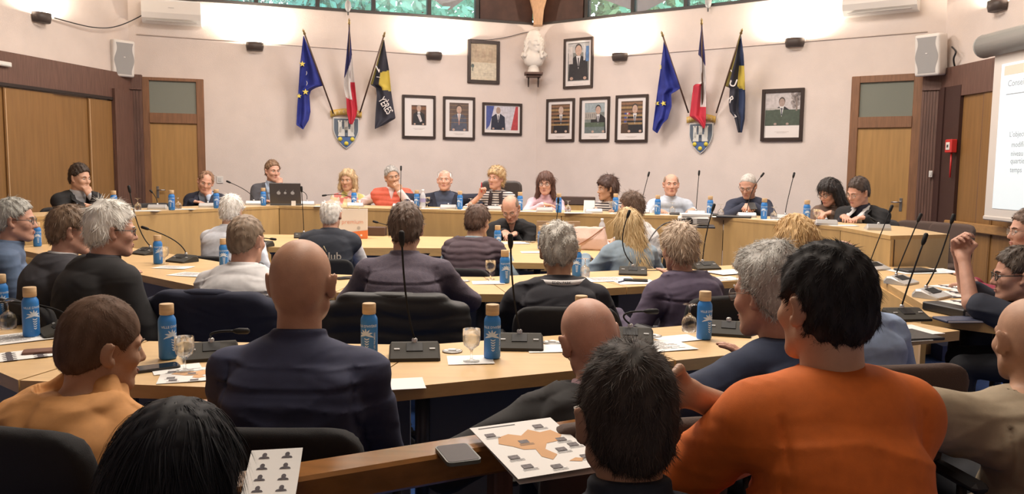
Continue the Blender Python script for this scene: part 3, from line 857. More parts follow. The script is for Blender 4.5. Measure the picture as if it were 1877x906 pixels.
for i, (a, b) in enumerate(zip(us[:-1], us[1:])):
    T = frame_T((0, 0, 0), d_, WL.n3, (0, 0, 1)); o = c_+d_*a
    if i == 0:
        mb = MB(); mb.box(((b-a)/2, .05, zt/2-.1), (b-a, .12, zt-.2), T=T); ob = mb.build('trim_11', brown); ob.location = o; tag(ob, kind='structure'); continue
    root = empty('closet_door', o, 0, ['', 'narrow closet panel beside the fluted column on the left wall', 'brown wooden closet panel behind the young man in black suit',
        'wide brown wooden closet panel at the left edge of the photo', 'wooden closet panel on the left wall outside the frame', 'last wooden closet panel on the left wall nearest the viewer'][i], 'closet door', 'sliding closet panels on the left wall')
    yy = .02+.02*(i % 2)
    mb = MB(); mb.box(((b-a)/2, yy, zp/2+.01), (b-a+.01, .035, zp-.02), T=T); mb.build('door_leaf', panel_m, root)
    mb = MB(); mb.box((b-a-.012, yy+.02, zp/2+.01), (.012, .012, zp-.04), T=T); mb.build('edge_strip', mat('pale_edge', (.55, .36, .2), .4), root)
# rail groove above closet
mb = MB(); mb.box((3.3, .075, zp+.03), (6.0, .02, .035), T=frame_T(c_, d_, WL.n3, (0, 0, 1))); tag(mb.build('trim_12', mat('groove_dark', (.02, .012, .01), .7)), kind='structure')

# ---- right wall
ztr = (WR.at(1756, 127.5)[2]+WR.at(1827, 109)[2])/2
c_, d_, us = sidewall(WR, ztr, 1, [1740, 1768, 1808, 1835], ['trim_13'])
us = [.0]+us+[us[-1]+1.2, us[-1]+2.6]; zp = ztr-.30
for i, (a, b) in enumerate(zip(us[:-1], us[1:])):
    T = frame_T((0, 0, 0), d_, WR.n3, (0, 0, 1)); o = c_+d_*a
    if i < 2:
        mb = MB(); mb.box(((b-a)/2, .04, ztr/2-.1), (b-a, .10-.03*i, ztr-.2), T=T); ob = mb.build('trim_%d' % (14+i), mat('very_dark_timber', (.05, .022, .018), .5)); ob.location = o; tag(ob, kind='structure'); continue
    root = empty('closet_door', o, 0, ['', '', 'brown wooden wall panel right of the red call point', 'narrow wooden wall panel beside the projection screen', 'wooden wall panel behind the projection screen', 'wooden wall panel beyond the right edge of the screen'][i], 'closet door', 'wooden panels on the right wall')
    mb = MB(); mb.box(((b-a)/2, .02+.015*(i % 2), zp/2), (b-a+.01, .03, zp), T=T); mb.build('door_leaf', panel_m, root)
    mb = MB(); mb.box((b-a-.01, .045, zp/2), (.01, .01, zp-.04), T=T); mb.build('edge_strip', brown, root)
# wooden handrail along right wall
a = WR.at(1732, 411, .10); b = WR.at(1835, 410, .10); b[2] = a[2]; e_ = a+(b-a)/np.linalg.norm(b-a)*3.2
mb = MB(); mb.box((1.6, 0, 0), (3.2, .035, .10), T=frame_T(a, (e_-a)/np.linalg.norm(e_-a), WR.n3, (0, 0, 1)), bev=.01); tag(mb.build('trim_18', mat('rail_wood', (.40, .22, .08), .45, var=.2, vscale=4, stretch=(3, 3, 12))), kind='structure')

# platform under the dais
PLAT = .12
# ------------------------------------------------------------------ things on the walls
black = mat('black_plastic', (.018, .018, .02), .45); dgrey = mat('dark_grey_plastic', (.055, .055, .058), .45); white_p = mat('white_plastic', (.72, .70, .67), .4)
paper = mat('white_paper', (.80, .79, .77), .8); ink = mat('grey_ink', (.12, .12, .13), .8)
gold = mat('yellow_gold', (.62, .42, .05), .5)

def wallroot(name, W_, px, py, label, cat, group=None, off=0.0):
    o = W_.at(px, py, off); r = empty(name, o, 0, label, cat, group); return r, o, frame_T((0, 0, 0), W_.right, W_.n3, (0, 0, 1))
def rel(W_, o, px, py, off=0.0):
    p = W_.at(px, py, off)-o; return np.array([p@W_.right, p@W_.n3, p[2]])

# sconces: dark half-round uplighters, with their own lamp
def sconce(W_, px, py, label, power=26, wpx=28):
    r, o, T = wallroot('wall_lamp', W_, px, py, label, 'lamp', 'dark wall uplighters')
    w = .24
    mb = MB(); prof = []
    n = 14
    v = []; f = []
    for z, k in ((-.055, .80), (-.05, .9), (0, 1.0), (.055, 1.0), (.055, .93), (-.03, .85)):
        for i in range(n+1):
            a = PI*i/n; v.append((w/2*k*math.cos(a), .015+.115*k*math.sin(a)**.7, z))
    for j in range(5):
        for i in range(n): f.append((j*(n+1)+i, j*(n+1)+i+1, (j+1)*(n+1)+i+1, (j+1)*(n+1)+i))
    f.append(tuple(range(n, -1, -1)))
    mb.add(v, f, 0, True, T); mb.build('shade', mat('lamp_shade_dark', (.06, .045, .04), .5), r)
    mb = MB(); mb.box((0, .008, 0), (w*.8, .016, .09), T=T, bev=.004); mb.build('back_plate', mat('lamp_plate_dark', (.05, .04, .035), .5), r)
    b = MB(); b.tube([T @ Vector((-.05, .06, .035)), T @ Vector((.05, .06, .035))], .012, 8); b.build('bulb', mat('lamp_bulb', (1, .9, .75), .3, emit=18), r)
    l = bpy.data.lights.new('lamp_light', 'AREA'); l.energy = power; l.color = (1.0, .88, .72); l.shape = 'RECTANGLE'; l.size = .20; l.size_y = .06
    lo = bpy.data.objects.new('lamp_light', l); COL.objects.link(lo); lo.parent = r
    Mx = Matrix(((1, 0, 0, 0), (0, -.96, .28, 0), (0, -.28, -.96, 0), (0, 0, 0, 1)))  # emits upward, leaning into wall
    zax = -np.array(W_.n3)*(-.38)+np.array([0, 0, -1.0]); zax /= np.linalg.norm(zax)
    xax = np.array(W_.right); yax = np.cross(zax, xax)
    lo.matrix_local = frame_T(np.array(T @ Vector((0, .12, .07))), xax, yax, zax)
    return r
sconce(WBL, 467, 86, 'dark wall lamp left of the left blue star flag, washing wall with light', 62)
sconce(WBL, 795, 103, 'dark wall lamp between the left flags and the old framed document', 62)
sconce(WBR, 1138, 105, 'dark half-round wall lamp right of the upper framed portrait', 50)
sconce(WBR, 1458, 79, 'dark wall lamp right of the right-hand flags', 62)
sconce(WL, 70, 33, 'dark wall lamp high on left side wall, cable running from it', 50)
sconce(WR, 1836, 11, 'dark wall lamp above the projector screen housing on right wall', 50)

# air conditioners
def aircon(W_, x0, x1, yt, yb, label):
    xm = (x0+x1)/2; r, o, T = wallroot('air_conditioner', W_, xm, yb, label, 'air conditioner', 'white wall air conditioners')
    wv = abs(rel(W_, o, x1, yb)[0]-rel(W_, o, x0, yb)[0]); h = .30
    mb = MB(); v = []; f = []
    prof = [(0, 0), (.13, 0), (.20, .05), (.22, .12), (.21, h-.02), (.18, h), (0, h)]
    for sx in (-1, 1): v += [(sx*wv/2, y, z) for y, z in prof]
    n = len(prof); f = [(i, (i+1) % n, n+(i+1) % n, n+i)[::-1] for i in range(n)]+[tuple(range(n)), tuple(range(2*n-1, n-1, -1))]
    mb.add(v, f, 0, False, T); mb.build('casing', white_p, r)
    mb = MB(); mb.box((0, .166, .018), (wv*.86, .075, .006), T=T @ Matrix.Rotation(.0, 4, 'X')); mb.build('air_flap', mat('flap_grey', (.55, .54, .52), .5), r)
    mb = MB(); v_, f_ = text_geo('airwell', .02, .0005)
    mb.box((0, .2195, .19), (.07, .002, .008), T=T); mb.build('badge', mat('badge_grey', (.45, .45, .45), .4), r)
    return r, o, T
aircon(WBL, 263, 370, 5, 46, 'white air conditioner high on the wall above the left door')
aircon(WBR, 1550, 1684, 0, 27, 'white air conditioner high on the wall above the right door')

# loudspeakers
def speaker(px, py, W_, yaw, label):
    o = W_.at(px, py, .22); r = empty('loudspeaker', o, yaw, label, 'loudspeaker', 'white wall loudspeakers')
    pr = [U(box_f((0, 0, 0), (.15, .13, .235), .03)), I(lambda P: np.abs(P[:, 0])-.150+.10*np.maximum(P[:, 1], -.13)*0-.0+.35*np.maximum(-P[:, 1]-.0, 0)*.9, .02)]
    sdf_obj('cabinet', pr, .009, white_p, r)
    g = MB(); n = 16; L_, R_ = [], []
    for i in range(n+1):
        z = -.20+.40*i/n; wv = .115+.016*math.cos(2*PI*(z+.02)/.30); 
        L_.append((-wv, .133, z)); R_.append((wv, .133, z))
    v = L_+R_; f = [(i, n+1+i, n+2+i, i+1) for i in range(n)]
    v2 = [(x, y-.006, z) for x, y, z in v]
    g.add(v+v2, [q[::-1] for q in f]+[(i, i+1, i+1+2*(n+1), i+2*(n+1)) for i in range(n)]+[(n+1+i, i+n+2, i+n+2+2*(n+1), i+n+1+2*(n+1))[::-1] for i in range(n)]); g.build('grille', mat('speaker_grille', (.36, .36, .36), .7, bump=.4, bscale=500), r)
    g = MB(); g.box((0, .136, .02), (.022, .004, .012)); g.build('badge', white_p, r)
    b = MB(); b.tube([(0, -.10, .03), (0, -.16, .03), (.02, -.24, .02)], .014, 8); b.build('bracket', dgrey, r)
    return r
speaker(219, 107, WBL, math.radians(180+52), 'white loudspeaker above the left fluted column, tilted into the room')
sp2 = speaker(1709, 101, WBR, math.radians(180-54), 'white loudspeaker above the right fluted column with a black cable')
for nm in ('loudspeaker', 'loudspeaker.001'):
    bpy.data.objects[nm].rotation_euler[0] = -.10

# cables
def cable(W_, pts, r, label, m=black):
    P = [W_.at(x, y, o) for x, y, o in pts]
    # smooth
    Q = []
    for i in range(len(P)-1):
        for t in np.linspace(0, 1, 6)[:-1]: 
            p0, p1, p2, p3 = P[max(i-1, 0)], P[i], P[i+1], P[min(i+2, len(P)-1)]
            Q.append(.5*((2*p1)+(-p0+p2)*t+(2*p0-5*p1+4*p2-p3)*t*t+(-p0+3*p1-3*p2+p3)*t**3))
    Q.append(P[-1]); o = np.array(Q[0]); mb = MB(); mb.tube([q-o for q in Q], r, 6); ob = mb.build('cable', m); ob.location = o
    return tag(ob, label, 'cable')
A_ = WL.at(100, 33, .05); Bp = WL.at(170, 50, .08); Cp = WL.at(215, 48, .1); Dp = WBL.at(262, 27, .06); Ep = WBL.at(285, 8, .10)
pts = [A_, Bp, Cp, Dp, Ep]; Q = []
for i in range(4):
    p0, p1, p2, p3 = pts[max(i-1, 0)], pts[i], pts[i+1], pts[min(i+2, 4)]
    for t in np.linspace(0, 1, 9)[:-1]: Q.append(.5*((2*p1)+(-p0+p2)*t+(2*p0-5*p1+4*p2-p3)*t*t+(-p0+3*p1-3*p2+p3)*t**3))
Q.append(pts[-1]); ob = MB().tube([q-A_ for q in Q], .007, 6).build('cable', black); ob.location = A_; tag(ob, 'black cable drooping from the left wall lamp to the air conditioner', 'cable')
cable(WBL, [(861, 72, .02), (895, 73, .03), (930, 68, .03), (957, 61, .03), (975, 58, .04)], .005, 'thin dark wire sagging from the framed document to the bust')
cable(WR, [(1745, 86, .05), (1752, 95, .09), (1748, 108, .08), (1750, 122, .03)], .010, 'black cable looping behind the right loudspeaker')

# framed pictures
def picture(W_, x0, y0, x1, y1, label, painter, fr=.035, fm=None, group='framed pictures on the back walls', cat='framed picture'):
    r, o, T = wallroot('framed_picture', W_, (x0+x1)/2, (y0+y1)/2, label, cat, group)
    a = rel(W_, o, x0, y0); b = rel(W_, o, x1, y1); w = b[0]-a[0]; h = a[2]-b[2]
    fm = fm or mat('picture_frame_dark', (.035, .022, .018), .35)
    mb = MB()
    mb.box((-w/2+fr/2, .018, 0), (fr, .036, h), T=T, bev=.004); mb.box((w/2-fr/2, .018, 0), (fr, .036, h), T=T, bev=.004)
    mb.box((0, .018, h/2-fr/2), (w-2*fr+.002, .034, fr), T=T); mb.box((0, .018, -h/2+fr/2), (w-2*fr+.002, .034, fr), T=T)
    mb.build('frame', fm, r)
    m = MB(); m.box((0, .006, 0), (w-2*fr+.004, .012, h-2*fr+.004), T=T); m.build('mat_board', mat('mat_board', (.74, .70, .68), .85), r)
    p = MB(); mats_ = []
    def quad(cx, cz, ww, hh, c, y=.0135, nm=None):
        k = 'pic_%d_%d_%d' % tuple(int(255*q) for q in c); mm = mat(k, c, .6, var=.22, vscale=26)
        if mm not in mats_: mats_.append(mm)
        p.box((cx, y, cz), (ww, .001, hh), mats_.index(mm), T=T)
    def poly(pts, c, y=.0145):
        k = 'pic_%d_%d_%d' % tuple(int(255*q) for q in c); mm = mat(k, c, .6, var=.22, vscale=26)
        if mm not in mats_: mats_.append(mm)
        p.add([(x, y, z) for x, z in pts], [tuple(range(len(pts)))[::-1]], mats_.index(mm), False, T)
    def ell(cx, cz, rx, rz, c, y=.0150, n=14): poly([(cx+rx*math.cos(2*PI*i/n), cz+rz*math.sin(2*PI*i/n)) for i in range(n)], c, y)
    painter(w, h, quad, poly, ell)
    p.build('picture', mats_, r)
    return r
SKIN_ = (.55, .38, .30); SUIT = (.02, .02, .025)
def figure(quad, poly, ell, cx, zb, s, suit=SUIT, hair=(.05, .04, .03), tie=(.03, .03, .06), skin=SKIN_, bare=False, legs=False):
    """a generic standing sitter, shown to the hips"""
    poly([(cx-.30*s, zb), (cx+.30*s, zb), (cx+.27*s, zb+.50*s), (cx+.10*s, zb+.62*s), (cx-.10*s, zb+.62*s), (cx-.27*s, zb+.50*s)], suit, .0144)
    poly([(cx-.07*s, zb+.62*s), (cx+.07*s, zb+.62*s), (cx, zb+.28*s)], (.75, .74, .74), .0147)
    poly([(cx-.018*s, zb+.57*s), (cx+.018*s, zb+.57*s), (cx+.014*s, zb+.33*s), (cx-.014*s, zb+.33*s)], tie, .0150)
    if not bare: ell(cx, zb+.79*s, .108*s, .145*s, hair, .0147)
    ell(cx, zb+.755*s, .095*s, .135*s, skin, .0151)
    for q in (-1, 1): ell(cx+q*.2*s, zb+.05*s, .05*s, .04*s, skin, .0151)
def cap(quad, w, zc, n=2):
    for i in range(n): quad(0, zc-.014*i, w*(.34-.1*i), .005, (.55, .50, .48), .0128)
def p_doc(w, h, q, p, e):
    q(0, 0, w*.86, h*.88, (.66, .58, .44)); q(0, h*.20, w*.80, h*.42, (.52, .42, .30), .0142)
    for i in range(-1, 2): q(i*w*.22, h*.18, w*.13, h*.16, (.46, .36, .26), .0146)
    q(0, h*.34, w*.12, h*.06, (.55, .46, .34), .0147); q(0, -h*.2, w*.78, h*.36, (.66, .60, .47), .0142)
    p([(-.02, -h*.10), (.04, -h*.05), (.11, -h*.07), (.15, -h*.13), (.14, -h*.2), (.05, -h*.2), (0, -h*.15)], (.13, .12, .10))
    e(-w*.34, -h*.1, .025, .03, (.12, .15, .14)); q(-w*.34, -h*.17, .02, .06, (.2, .22, .18), .0146); p([(-w*.2, -h*.24), (-w*.1, -h*.24), (-w*.15, -h*.32)], (.3, .3, .26))
    for i in range(3): q(w*.12, -h*.26-i*.015, w*.3, .004, (.35, .3, .24), .0146)
def p_small(w, h, q, p, e):
    q(0, h*.04, w*.44, h*.46, (.10, .055, .04)); q(0, h*.2, w*.44, h*.07, (.22, .10, .05), .0141); figure(q, p, e, 0, -h*.19, h*.50, hair=(.35, .33, .3)); cap(q, w, -h*.27)
    p([(-.03, h*.05), (.02, h*.05), (.05, -h*.1), (.02, -h*.12)], (.65, .6, .6), .0152)
def p_uniform(w, h, q, p, e):
    q(0, h*.03, w*.60, h*.66, (.13, .09, .075)); 
    for i in range(5): q(0, h*(.30-.10*i), w*.60, .008, (.26, .17, .10), .0141)
    figure(q, p, e, 0, -h*.30, h*.66, suit=(.09, .10, .14), hair=(.07, .05, .04)); cap(q, w, -h*.36)
    q(.0, 0, .012, .2, (.5, .25, .2), .0153)
def p_land(w, h, q, p, e):
    q(0, h*.03, w*.80, h*.74, (.62, .60, .66))
    p([(-w*.40, h*.40), (-w*.20, h*.40), (-w*.31, -h*.20), (-w*.40, -h*.34)], (.07, .10, .32)); p([(w*.40, h*.40), (w*.34, h*.40), (w*.22, -h*.34), (w*.40, -h*.34)], (.50, .06, .07))
    figure(q, p, e, -w*.10, -h*.34, h*.80, suit=(.02, .025, .05), bare=True, skin=(.42, .30, .25)); cap(q, w, -h*.40, 1)
def p_garden(w, h, q, p, e):
    q(0, .02, w*.72, h*.76, (.22, .23, .22)); q(0, h*.30, w*.72, h*.18, (.50, .50, .50), .0141); q(-w*.26, h*.16, w*.14, h*.34, (.62, .58, .56), .0142); q(w*.30, h*.18, w*.1, h*.30, (.12, .25, .5), .0142); q(w*.2, h*.2, w*.06, h*.3, (.6, .6, .62), .0142)
    figure(q, p, e, .0, -h*.34, h*.78, suit=(.03, .03, .035), hair=(.06, .05, .05), tie=(.03, .03, .04)); cap(q, w, -h*.42, 1)
def p_library(w, h, q, p, e, tri=False, desk=True):
    q(0, .02, w*.66, h*.68, (.11, .065, .04))
    for i in range(6):
        q(0, h*(.32-.085*i), w*.66, h*.045, (.34, .22, .10) if i % 2 else (.26, .14, .08), .0141)
    if tri:
        for k, c in enumerate(((.06, .08, .30), (.68, .62, .64), (.52, .06, .12))): p([(-w*.22+k*w*.055, h*.18-.02*k), (-w*.15+k*w*.055, h*.16-.02*k), (-w*.13+k*w*.06, -h*.28), (-w*.24+k*w*.06, -h*.28)], c, .0143)
        figure(q, p, e, w*.10, -h*.30, h*.66, hair=(.05, .045, .04)); q(-w*.2, -h*.2, w*.2, h*.2, (.08, .045, .03), .0142)
    else:
        figure(q, p, e, w*.02, -h*.30, h*.70, bare=True, skin=(.58, .44, .36))
    cap(q, w, -h*.38)
def p_palace(w, h, q, p, e):
    q(0, .02, w*.66, h*.68, (.20, .23, .22)); q(0, h*.26, w*.66, h*.2, (.35, .42, .45), .0141); q(-w*.14, h*.08, w*.38, h*.16, (.40, .37, .33), .0142)
    for i in range(5): q(-w*.28+i*w*.07, h*.08, .012, h*.1, (.2, .2, .2), .0143)
    q(0, -h*.12, w*.66, h*.1, (.10, .14, .10), .0142); q(0, -h*.24, w*.66, h*.14, (.16, .20, .20), .0142)
    figure(q, p, e, w*.12, -h*.31, h*.68, hair=(.05, .05, .05)); cap(q, w, -h*.38)
def p_lawn(w, h, q, p, e):
    q(0, h*.12, w*.82, h*.64, (.56, .52, .52)); q(0, -h*.05, w*.82, h*.30, (.07, .095, .07), .0141); q(-w*.2, h*.12, w*.42, h*.03, (.45, .42, .40), .0142)
    for i in range(12): e(w*(.22+.016*i), h*(.40-.006*(i*7 % 11)*4), .02+.006*(i % 3), .03, (.32, .28, .27), .0143)
    q(w*.33, h*.2, .02, h*.25, (.25, .2, .18), .0142)
    figure(q, p, e, -.01, -h*.20, h*.58, hair=(.06, .05, .045), skin=(.40, .30, .26)); cap(q, w, -h*.32)
picture(WBL, 857, 73, 915, 155, 'dark framed old certificate with small map and medal, left of bust', p_doc, fr=.05, cat='framed document')
picture(WBL, 737, 174, 798, 255, 'framed portrait with very wide white mat and small dark photo', p_small)
picture(WBL, 812, 177, 870, 257, 'framed portrait of a sitter in grey uniform before bookshelves', p_uniform)
picture(WBL, 884, 188, 956, 249, 'only landscape-format framed portrait, sitter between blue and red flags', p_land)
picture(WBR, 1035, 72, 1087, 160, 'highest framed portrait, right of the bust, dark suit in a garden', p_garden)
picture(WBR, 1003, 182, 1053, 259, 'framed portrait of bald sitter with crossed arms before bookshelves', p_library)
picture(WBR, 1064, 179, 1117, 259, 'framed portrait of dark suited sitter outdoors before a pale palace', p_palace)
picture(WBR, 1130, 175, 1187, 260, 'framed portrait of sitter beside tricolour flag in a library', lambda *a: p_library(*a, tri=True))
picture(WBR, 1398, 164, 1471, 258, 'framed portrait of suited sitter on a lawn, right of flags', p_lawn, fr=.045)

# bust on bracket in the corner
bo = at(978, 127, 12.70)
br = empty('bust', bo, 0, 'white plaster bust with long curls on a bracket in the corner', 'bust')
plm = mat('white_plaster_bust', (.74, .70, .64), .7, bump=.2, bscale=60)
hb = head_prims(True)
hb2 = [U(wrap(hb, np.array([0, 0, .40]), rotz(PI+.6)@rotx(-.05), 1.25, ((-.17, -.17, -.17), (.17, .17, .17)))),
       U(cone_f((0, 0, .34), (0, .0, .18), .065, .08), .03), U(ell_f((0, 0, .13), (.15, .11, .12)), .06), U(ell_f((.13, 0, .19), (.085, .07, .05), roty(-.5).astype(np.float32)), .04), U(ell_f((-.13, 0, .19), (.075, .07, .05), roty(.5).astype(np.float32)), .04),
       U(ell_f((0, .05, .47), (.115, .11, .11)), .02), U(ell_f((0, .02, .54), (.08, .09, .06)), .03),
       I(lambda P: .015+.25*np.abs(P[:, 0])-P[:, 2], .02)]
for k, (x, y, z, x2, z2) in enumerate([(.10, 0, .45, .14, .20), (-.09, .03, .45, -.13, .22), (.12, .03, .42, .10, .24), (-.11, 0, .40, -.09, .2), (.09, -.05, .4, .12, .17), (-.10, -.04, .42, -.14, .19)]):
    hb2.append(U(cone_f((x, y, z), (x2, y-.05, z2), .035, .025), .02))
hb2 += [D(lambda P: .009*np.sin(P[:, 2]*75+6*np.sin(P[:, 0]*28)+4*P[:, 1]*10)*np.clip((np.abs(P[:, 0])-.05)*14, 0, 1)*np.clip((P[:, 2]-.16)*10, 0, 1))]
sdf_obj('sculpture', hb2, .009, plm, br)
mb = MB(); mb.lathe([(.085, -.06), (.10, -.05), (.09, -.03), (.075, .03), (.085, .05), (.08, .06)], 20); mb.build('socle', plm, br)
mb = MB(); mb.box((0, 0, -.07), (.28, .24, .035), bev=.006); mb.box((0, .02, -.105), (.22, .18, .035), bev=.006); mb.build('shelf', mat('bracket_wood', (.10, .05, .035), .5), br)
for x in (-.075, .075):
    mb = MB(); mb.tube([(x, .0, -.12), (x, .01, -.18), (x, .03, -.23), (x, .06, -.26)], [.012, .014, .011, .008], 8); mb.build('bracket_leg', mat('bracket_iron', (.04, .025, .02), .5), br)

# coats of arms
blue_sh = mat('shield_blue', (.055, .12, .30), .5); slate = mat('shield_slate', (.10, .13, .17), .5)
def shield(W_, cx, y0, y1, label, letters):
    r, o, T = wallroot('coat_of_arms', W_, cx, (y0+y1)/2, label, 'coat of arms', 'town shields under the flags')
    h = rel(W_, o, cx, y0)[2]-rel(W_, o, cx, y1)[2]; w = h*.82
    def outl(k, n=9):
        R_ = [(w/2*k, h/2*k)]
        for i in range(n+1):
            t = i/n; R_.append((w/2*k*math.cos(t*PI/2)**.75, -h/2*k*t**1.15-.0+ (h*.15*k)*(1-t)))
        L_ = [(-x, z) for x, z in R_[::-1][1:]]
        return R_+L_
    def slab(k, y0_, y1_, m, nm):
        P_ = outl(k); mb = MB(); n = len(P_)
        v = [(x, y0_, z) for x, z in P_]+[(x, y1_, z) for x, z in P_]
        f = [tuple(range(n)), tuple(range(2*n-1, n-1, -1))]+[(i, n+i, n+(i+1) % n, (i+1) % n) for i in range(n)]
        mb.add(v, f, 0, False, T); return mb.build(nm, m, r)
    slab(1.0, 0, .03, mat('shield_rim', (.62, .62, .60), .5), 'rim'); slab(.93, .03, .036, slate, 'field')
    b = MB(); zc = -h*.10
    P_ = [p for p in outl(.90) if p[1] < zc]; P_ = sorted(P_, key=lambda q: math.atan2(q[1]-zc*1.02, q[0]))
    xs = max(abs(p[0]) for p in P_); b.add([(x, .0385, z) for x, z in [(-xs, zc)]+sorted(P_, key=lambda q: q[0])+[(xs, zc)]], [tuple(range(len(P_)+2))[::-1]], 0, False, T); b.build('lower_field', blue_sh, r)
    c = MB(); cw = w*.34
    def wall(x0, x1, z0, z1, x0b=None, x1b=None):
        x0b = x0 if x0b is None else x0b; x1b = x1 if x1b is None else x1b
        q = [(x0b, z0), (x1b, z0), (x1, z1), (x0, z1)]
        c.add([(x, .037, z) for x, z in q]+[(x, .048, z) for x, z in q], [(4, 7, 6, 5), (0, 4, 5, 1), (1, 5, 6, 2), (2, 6, 7, 3), (3, 7, 4, 0)], 0, False, T)
    wall(-cw*.72, cw*.72, zc, h*.20, -cw*.95, cw*.95); wall(-cw*.9, -cw*.5, h*.02, h*.36); wall(cw*.5, cw*.9, h*.02, h*.36); wall(-cw*.22, cw*.22, h*.1, h*.38)
    for x in (-.7, 0, .7):
        for q in (-.15, .15): wall(cw*(x+q)-.012, cw*(x+q)+.012, h*.36, h*.41)
    c.build('castle', mat('castle_white', (.62, .62, .58), .6), r)
    g = MB()
    for x, z in ((-.35, .18), (.35, .18), (0, .06)): g.box((cw*x, .049, z*h), (.025, .004, .04), T=T)
    g.box((0, .049, zc+.045), (.045, .004, .09), T=T); g.build('castle_openings', slate, r)
    for x, z in ((-.24, -.19), (.24, -.19), (0, -.33)):
        k = MB(); k.lathe([(0.001, 0), (w*.085, 0), (w*.085, .008), (.001, .010)], 16, T=T @ Matrix.Translation((x*w, .038, z*h)) @ Matrix.Rotation(-PI/2, 4, 'X')); k.build('gold_disc', mat('coin_gold', (.66, .55, .06), .4), r)
    # scroll with letters
    s_ = MB(); n = 14; v = []
    for i in range(n+1):
        t = -1+2*i/n; x = t*w*.60; zz = h*.50+.04*(1-t*t)
        v += [(x, .045+.012*math.cos(t*5), zz), (x*1.03, .045+.012*math.cos(t*5), zz+h*.20)]
    v2 = [(a, b_-.012, c_) for a, b_, c_ in v]; m_ = len(v)
    s_.add(v+v2, [(2*i, 2*i+1, 2*i+3, 2*i+2) for i in range(n)]+[(m_+2*i, m_+2*i+2, m_+2*i+3, m_+2*i+1) for i in range(n)]+[(2*i+1, m_+2*i+1, m_+2*i+3, 2*i+3) for i in range(n)]+[(2*i, 2*i+2, m_+2*i+2, m_+2*i) for i in range(n)], 0, True, T)
    sc_ = s_.build('scroll', mat('scroll_gold', (.60, .40, .10), .5), r)
    tb = MB()
    for i, ch in enumerate(letters):
        t = -1+2*(i+.5)/len(letters); x = t*w*.55; vv, ff = text_geo(ch, h*.15, .02)
        tb.add([(x+a, .066+c_*.3, h*.60+.04*(1-t*t)+b_) for a, b_, c_ in vv], ff, 0, False, T)
    tb.build('lettering', mat('scroll_letter', (.70, .62, .40), .5), sc_)
    return r
shield(WBL, 634, 216, 273, 'castle shield with gold scroll under the left three flags', 'HYERES')
shield(WBR, 1286, 226, 282, 'castle shield with gold scroll under the right three flags', 'HYERES')

# flags: poles rise from the shield, cloth hangs in folds
pole_m = mat('flag_pole', (.10, .055, .035), .5)
def flag(W_, tip, foot, left, right, label, colorfn, mats_, tout=.55, fout=.06, nf=2.6, amp=.035, extra=None, seed=0, cat='flag'):
    o = W_.at(foot[0], foot[1], fout); r = empty('flag', o, 0, label, cat, 'flags over the shields')
    T = frame_T((0, 0, 0), W_.right, W_.n3, (0, 0, 1))
    def dep(y):
        t = (foot[1]-y)/(foot[1]-tip[1]); return fout+(tout-fout)*np.clip(t, -.2, 1)
    pt = W_.at(tip[0], tip[1], tout)-o
    # the cloth's top edge lies on the pole
    p = MB(); p.tube([(0, 0, 0), pt*.93], .011, 8); p.build('pole', pole_m, r)
    q = MB(); u_ = pt/np.linalg.norm(pt); q.tube([pt*.93, pt*.945, pt*.965, pt*.98, pt*1.0], [.008, .02, .012, .016, .002], 8); q.build('finial', mat('finial_brass', (.35, .26, .12), .35, .8), r)
    ly = [a[1] for a in left]; lx = [a[0] for a in left]; ry = [a[1] for a in right]; rx = [a[0] for a in right]
    y0 = min(ly[0], ry[0]); y1 = max(ly[-1], ry[-1]); NR, NC = 90, 36
    v = []; f = []; mi = []
    for i in range(NR+1):
        y = y0+(y1-y0)*i/NR; xl = np.interp(y, ly, lx); xr = np.interp(y, ry, rx)
        for j in range(NC+1):
            u = j/NC; x = xl+(xr-xl)*u
            wdt = max(abs(xr-xl), 1)
            fo = amp*min(1, wdt/22)*math.sin(u*nf*2*PI+.9*math.sin(y*.035+seed)+seed)+.012*math.sin(y*.11+u*4)
            base = dep(min(y, foot[1]-40)) if extra is None or not extra.get('dep') else extra['dep'](y)
            v.append(tuple(W_.at(x, y, max(base+fo, .03))-o))
    for i in range(NR):
        for j in range(NC):
            f.append((i*(NC+1)+j, (i+1)*(NC+1)+j, (i+1)*(NC+1)+j+1, i*(NC+1)+j+1)); mi.append(colorfn((j+.5)/NC, y0+(y1-y0)*(i+.5)/NR))
    me = bpy.data.meshes.new('cloth'); me.from_pydata(v, [], f); me.polygons.foreach_set('material_index', mi); me.polygons.foreach_set('use_smooth', [True]*len(f)); me.update()
    c = link_mesh('cloth', me, mats_, r); md = c.modifiers.new('thick', 'SOLIDIFY'); md.thickness = .004; md.offset = 0
    def surf(px, py, off=.03):
        xl = np.interp(py, ly, lx); xr = np.interp(py, ry, rx); u = np.clip((px-xl)/(xr-xl+1e-6), 0, 1)
        j = min(int(u*NC), NC); i = min(max(int((py-y0)/(y1-y0)*NR), 0), NR); b = np.array(v[i*(NC+1)+j])
        return b+np.array(W_.n3)*off
    return r, c, o, surf
eu = mat('flag_blue', (.030, .045, .30), .8, var=.25, vscale=10); fb = mat('flag_navy', (.035, .035, .12), .8); fwt = mat('flag_white', (.66, .62, .60), .8); frd = mat('flag_red', (.52, .035, .06), .8)
fk = mat('flag_black', (.035, .035, .05), .8); fy = mat('flag_yellow', (.62, .48, .08), .8); fol = mat('flag_olive', (.27, .22, .05), .8); starm = mat('star_yellow', (.72, .60, .12), .7)
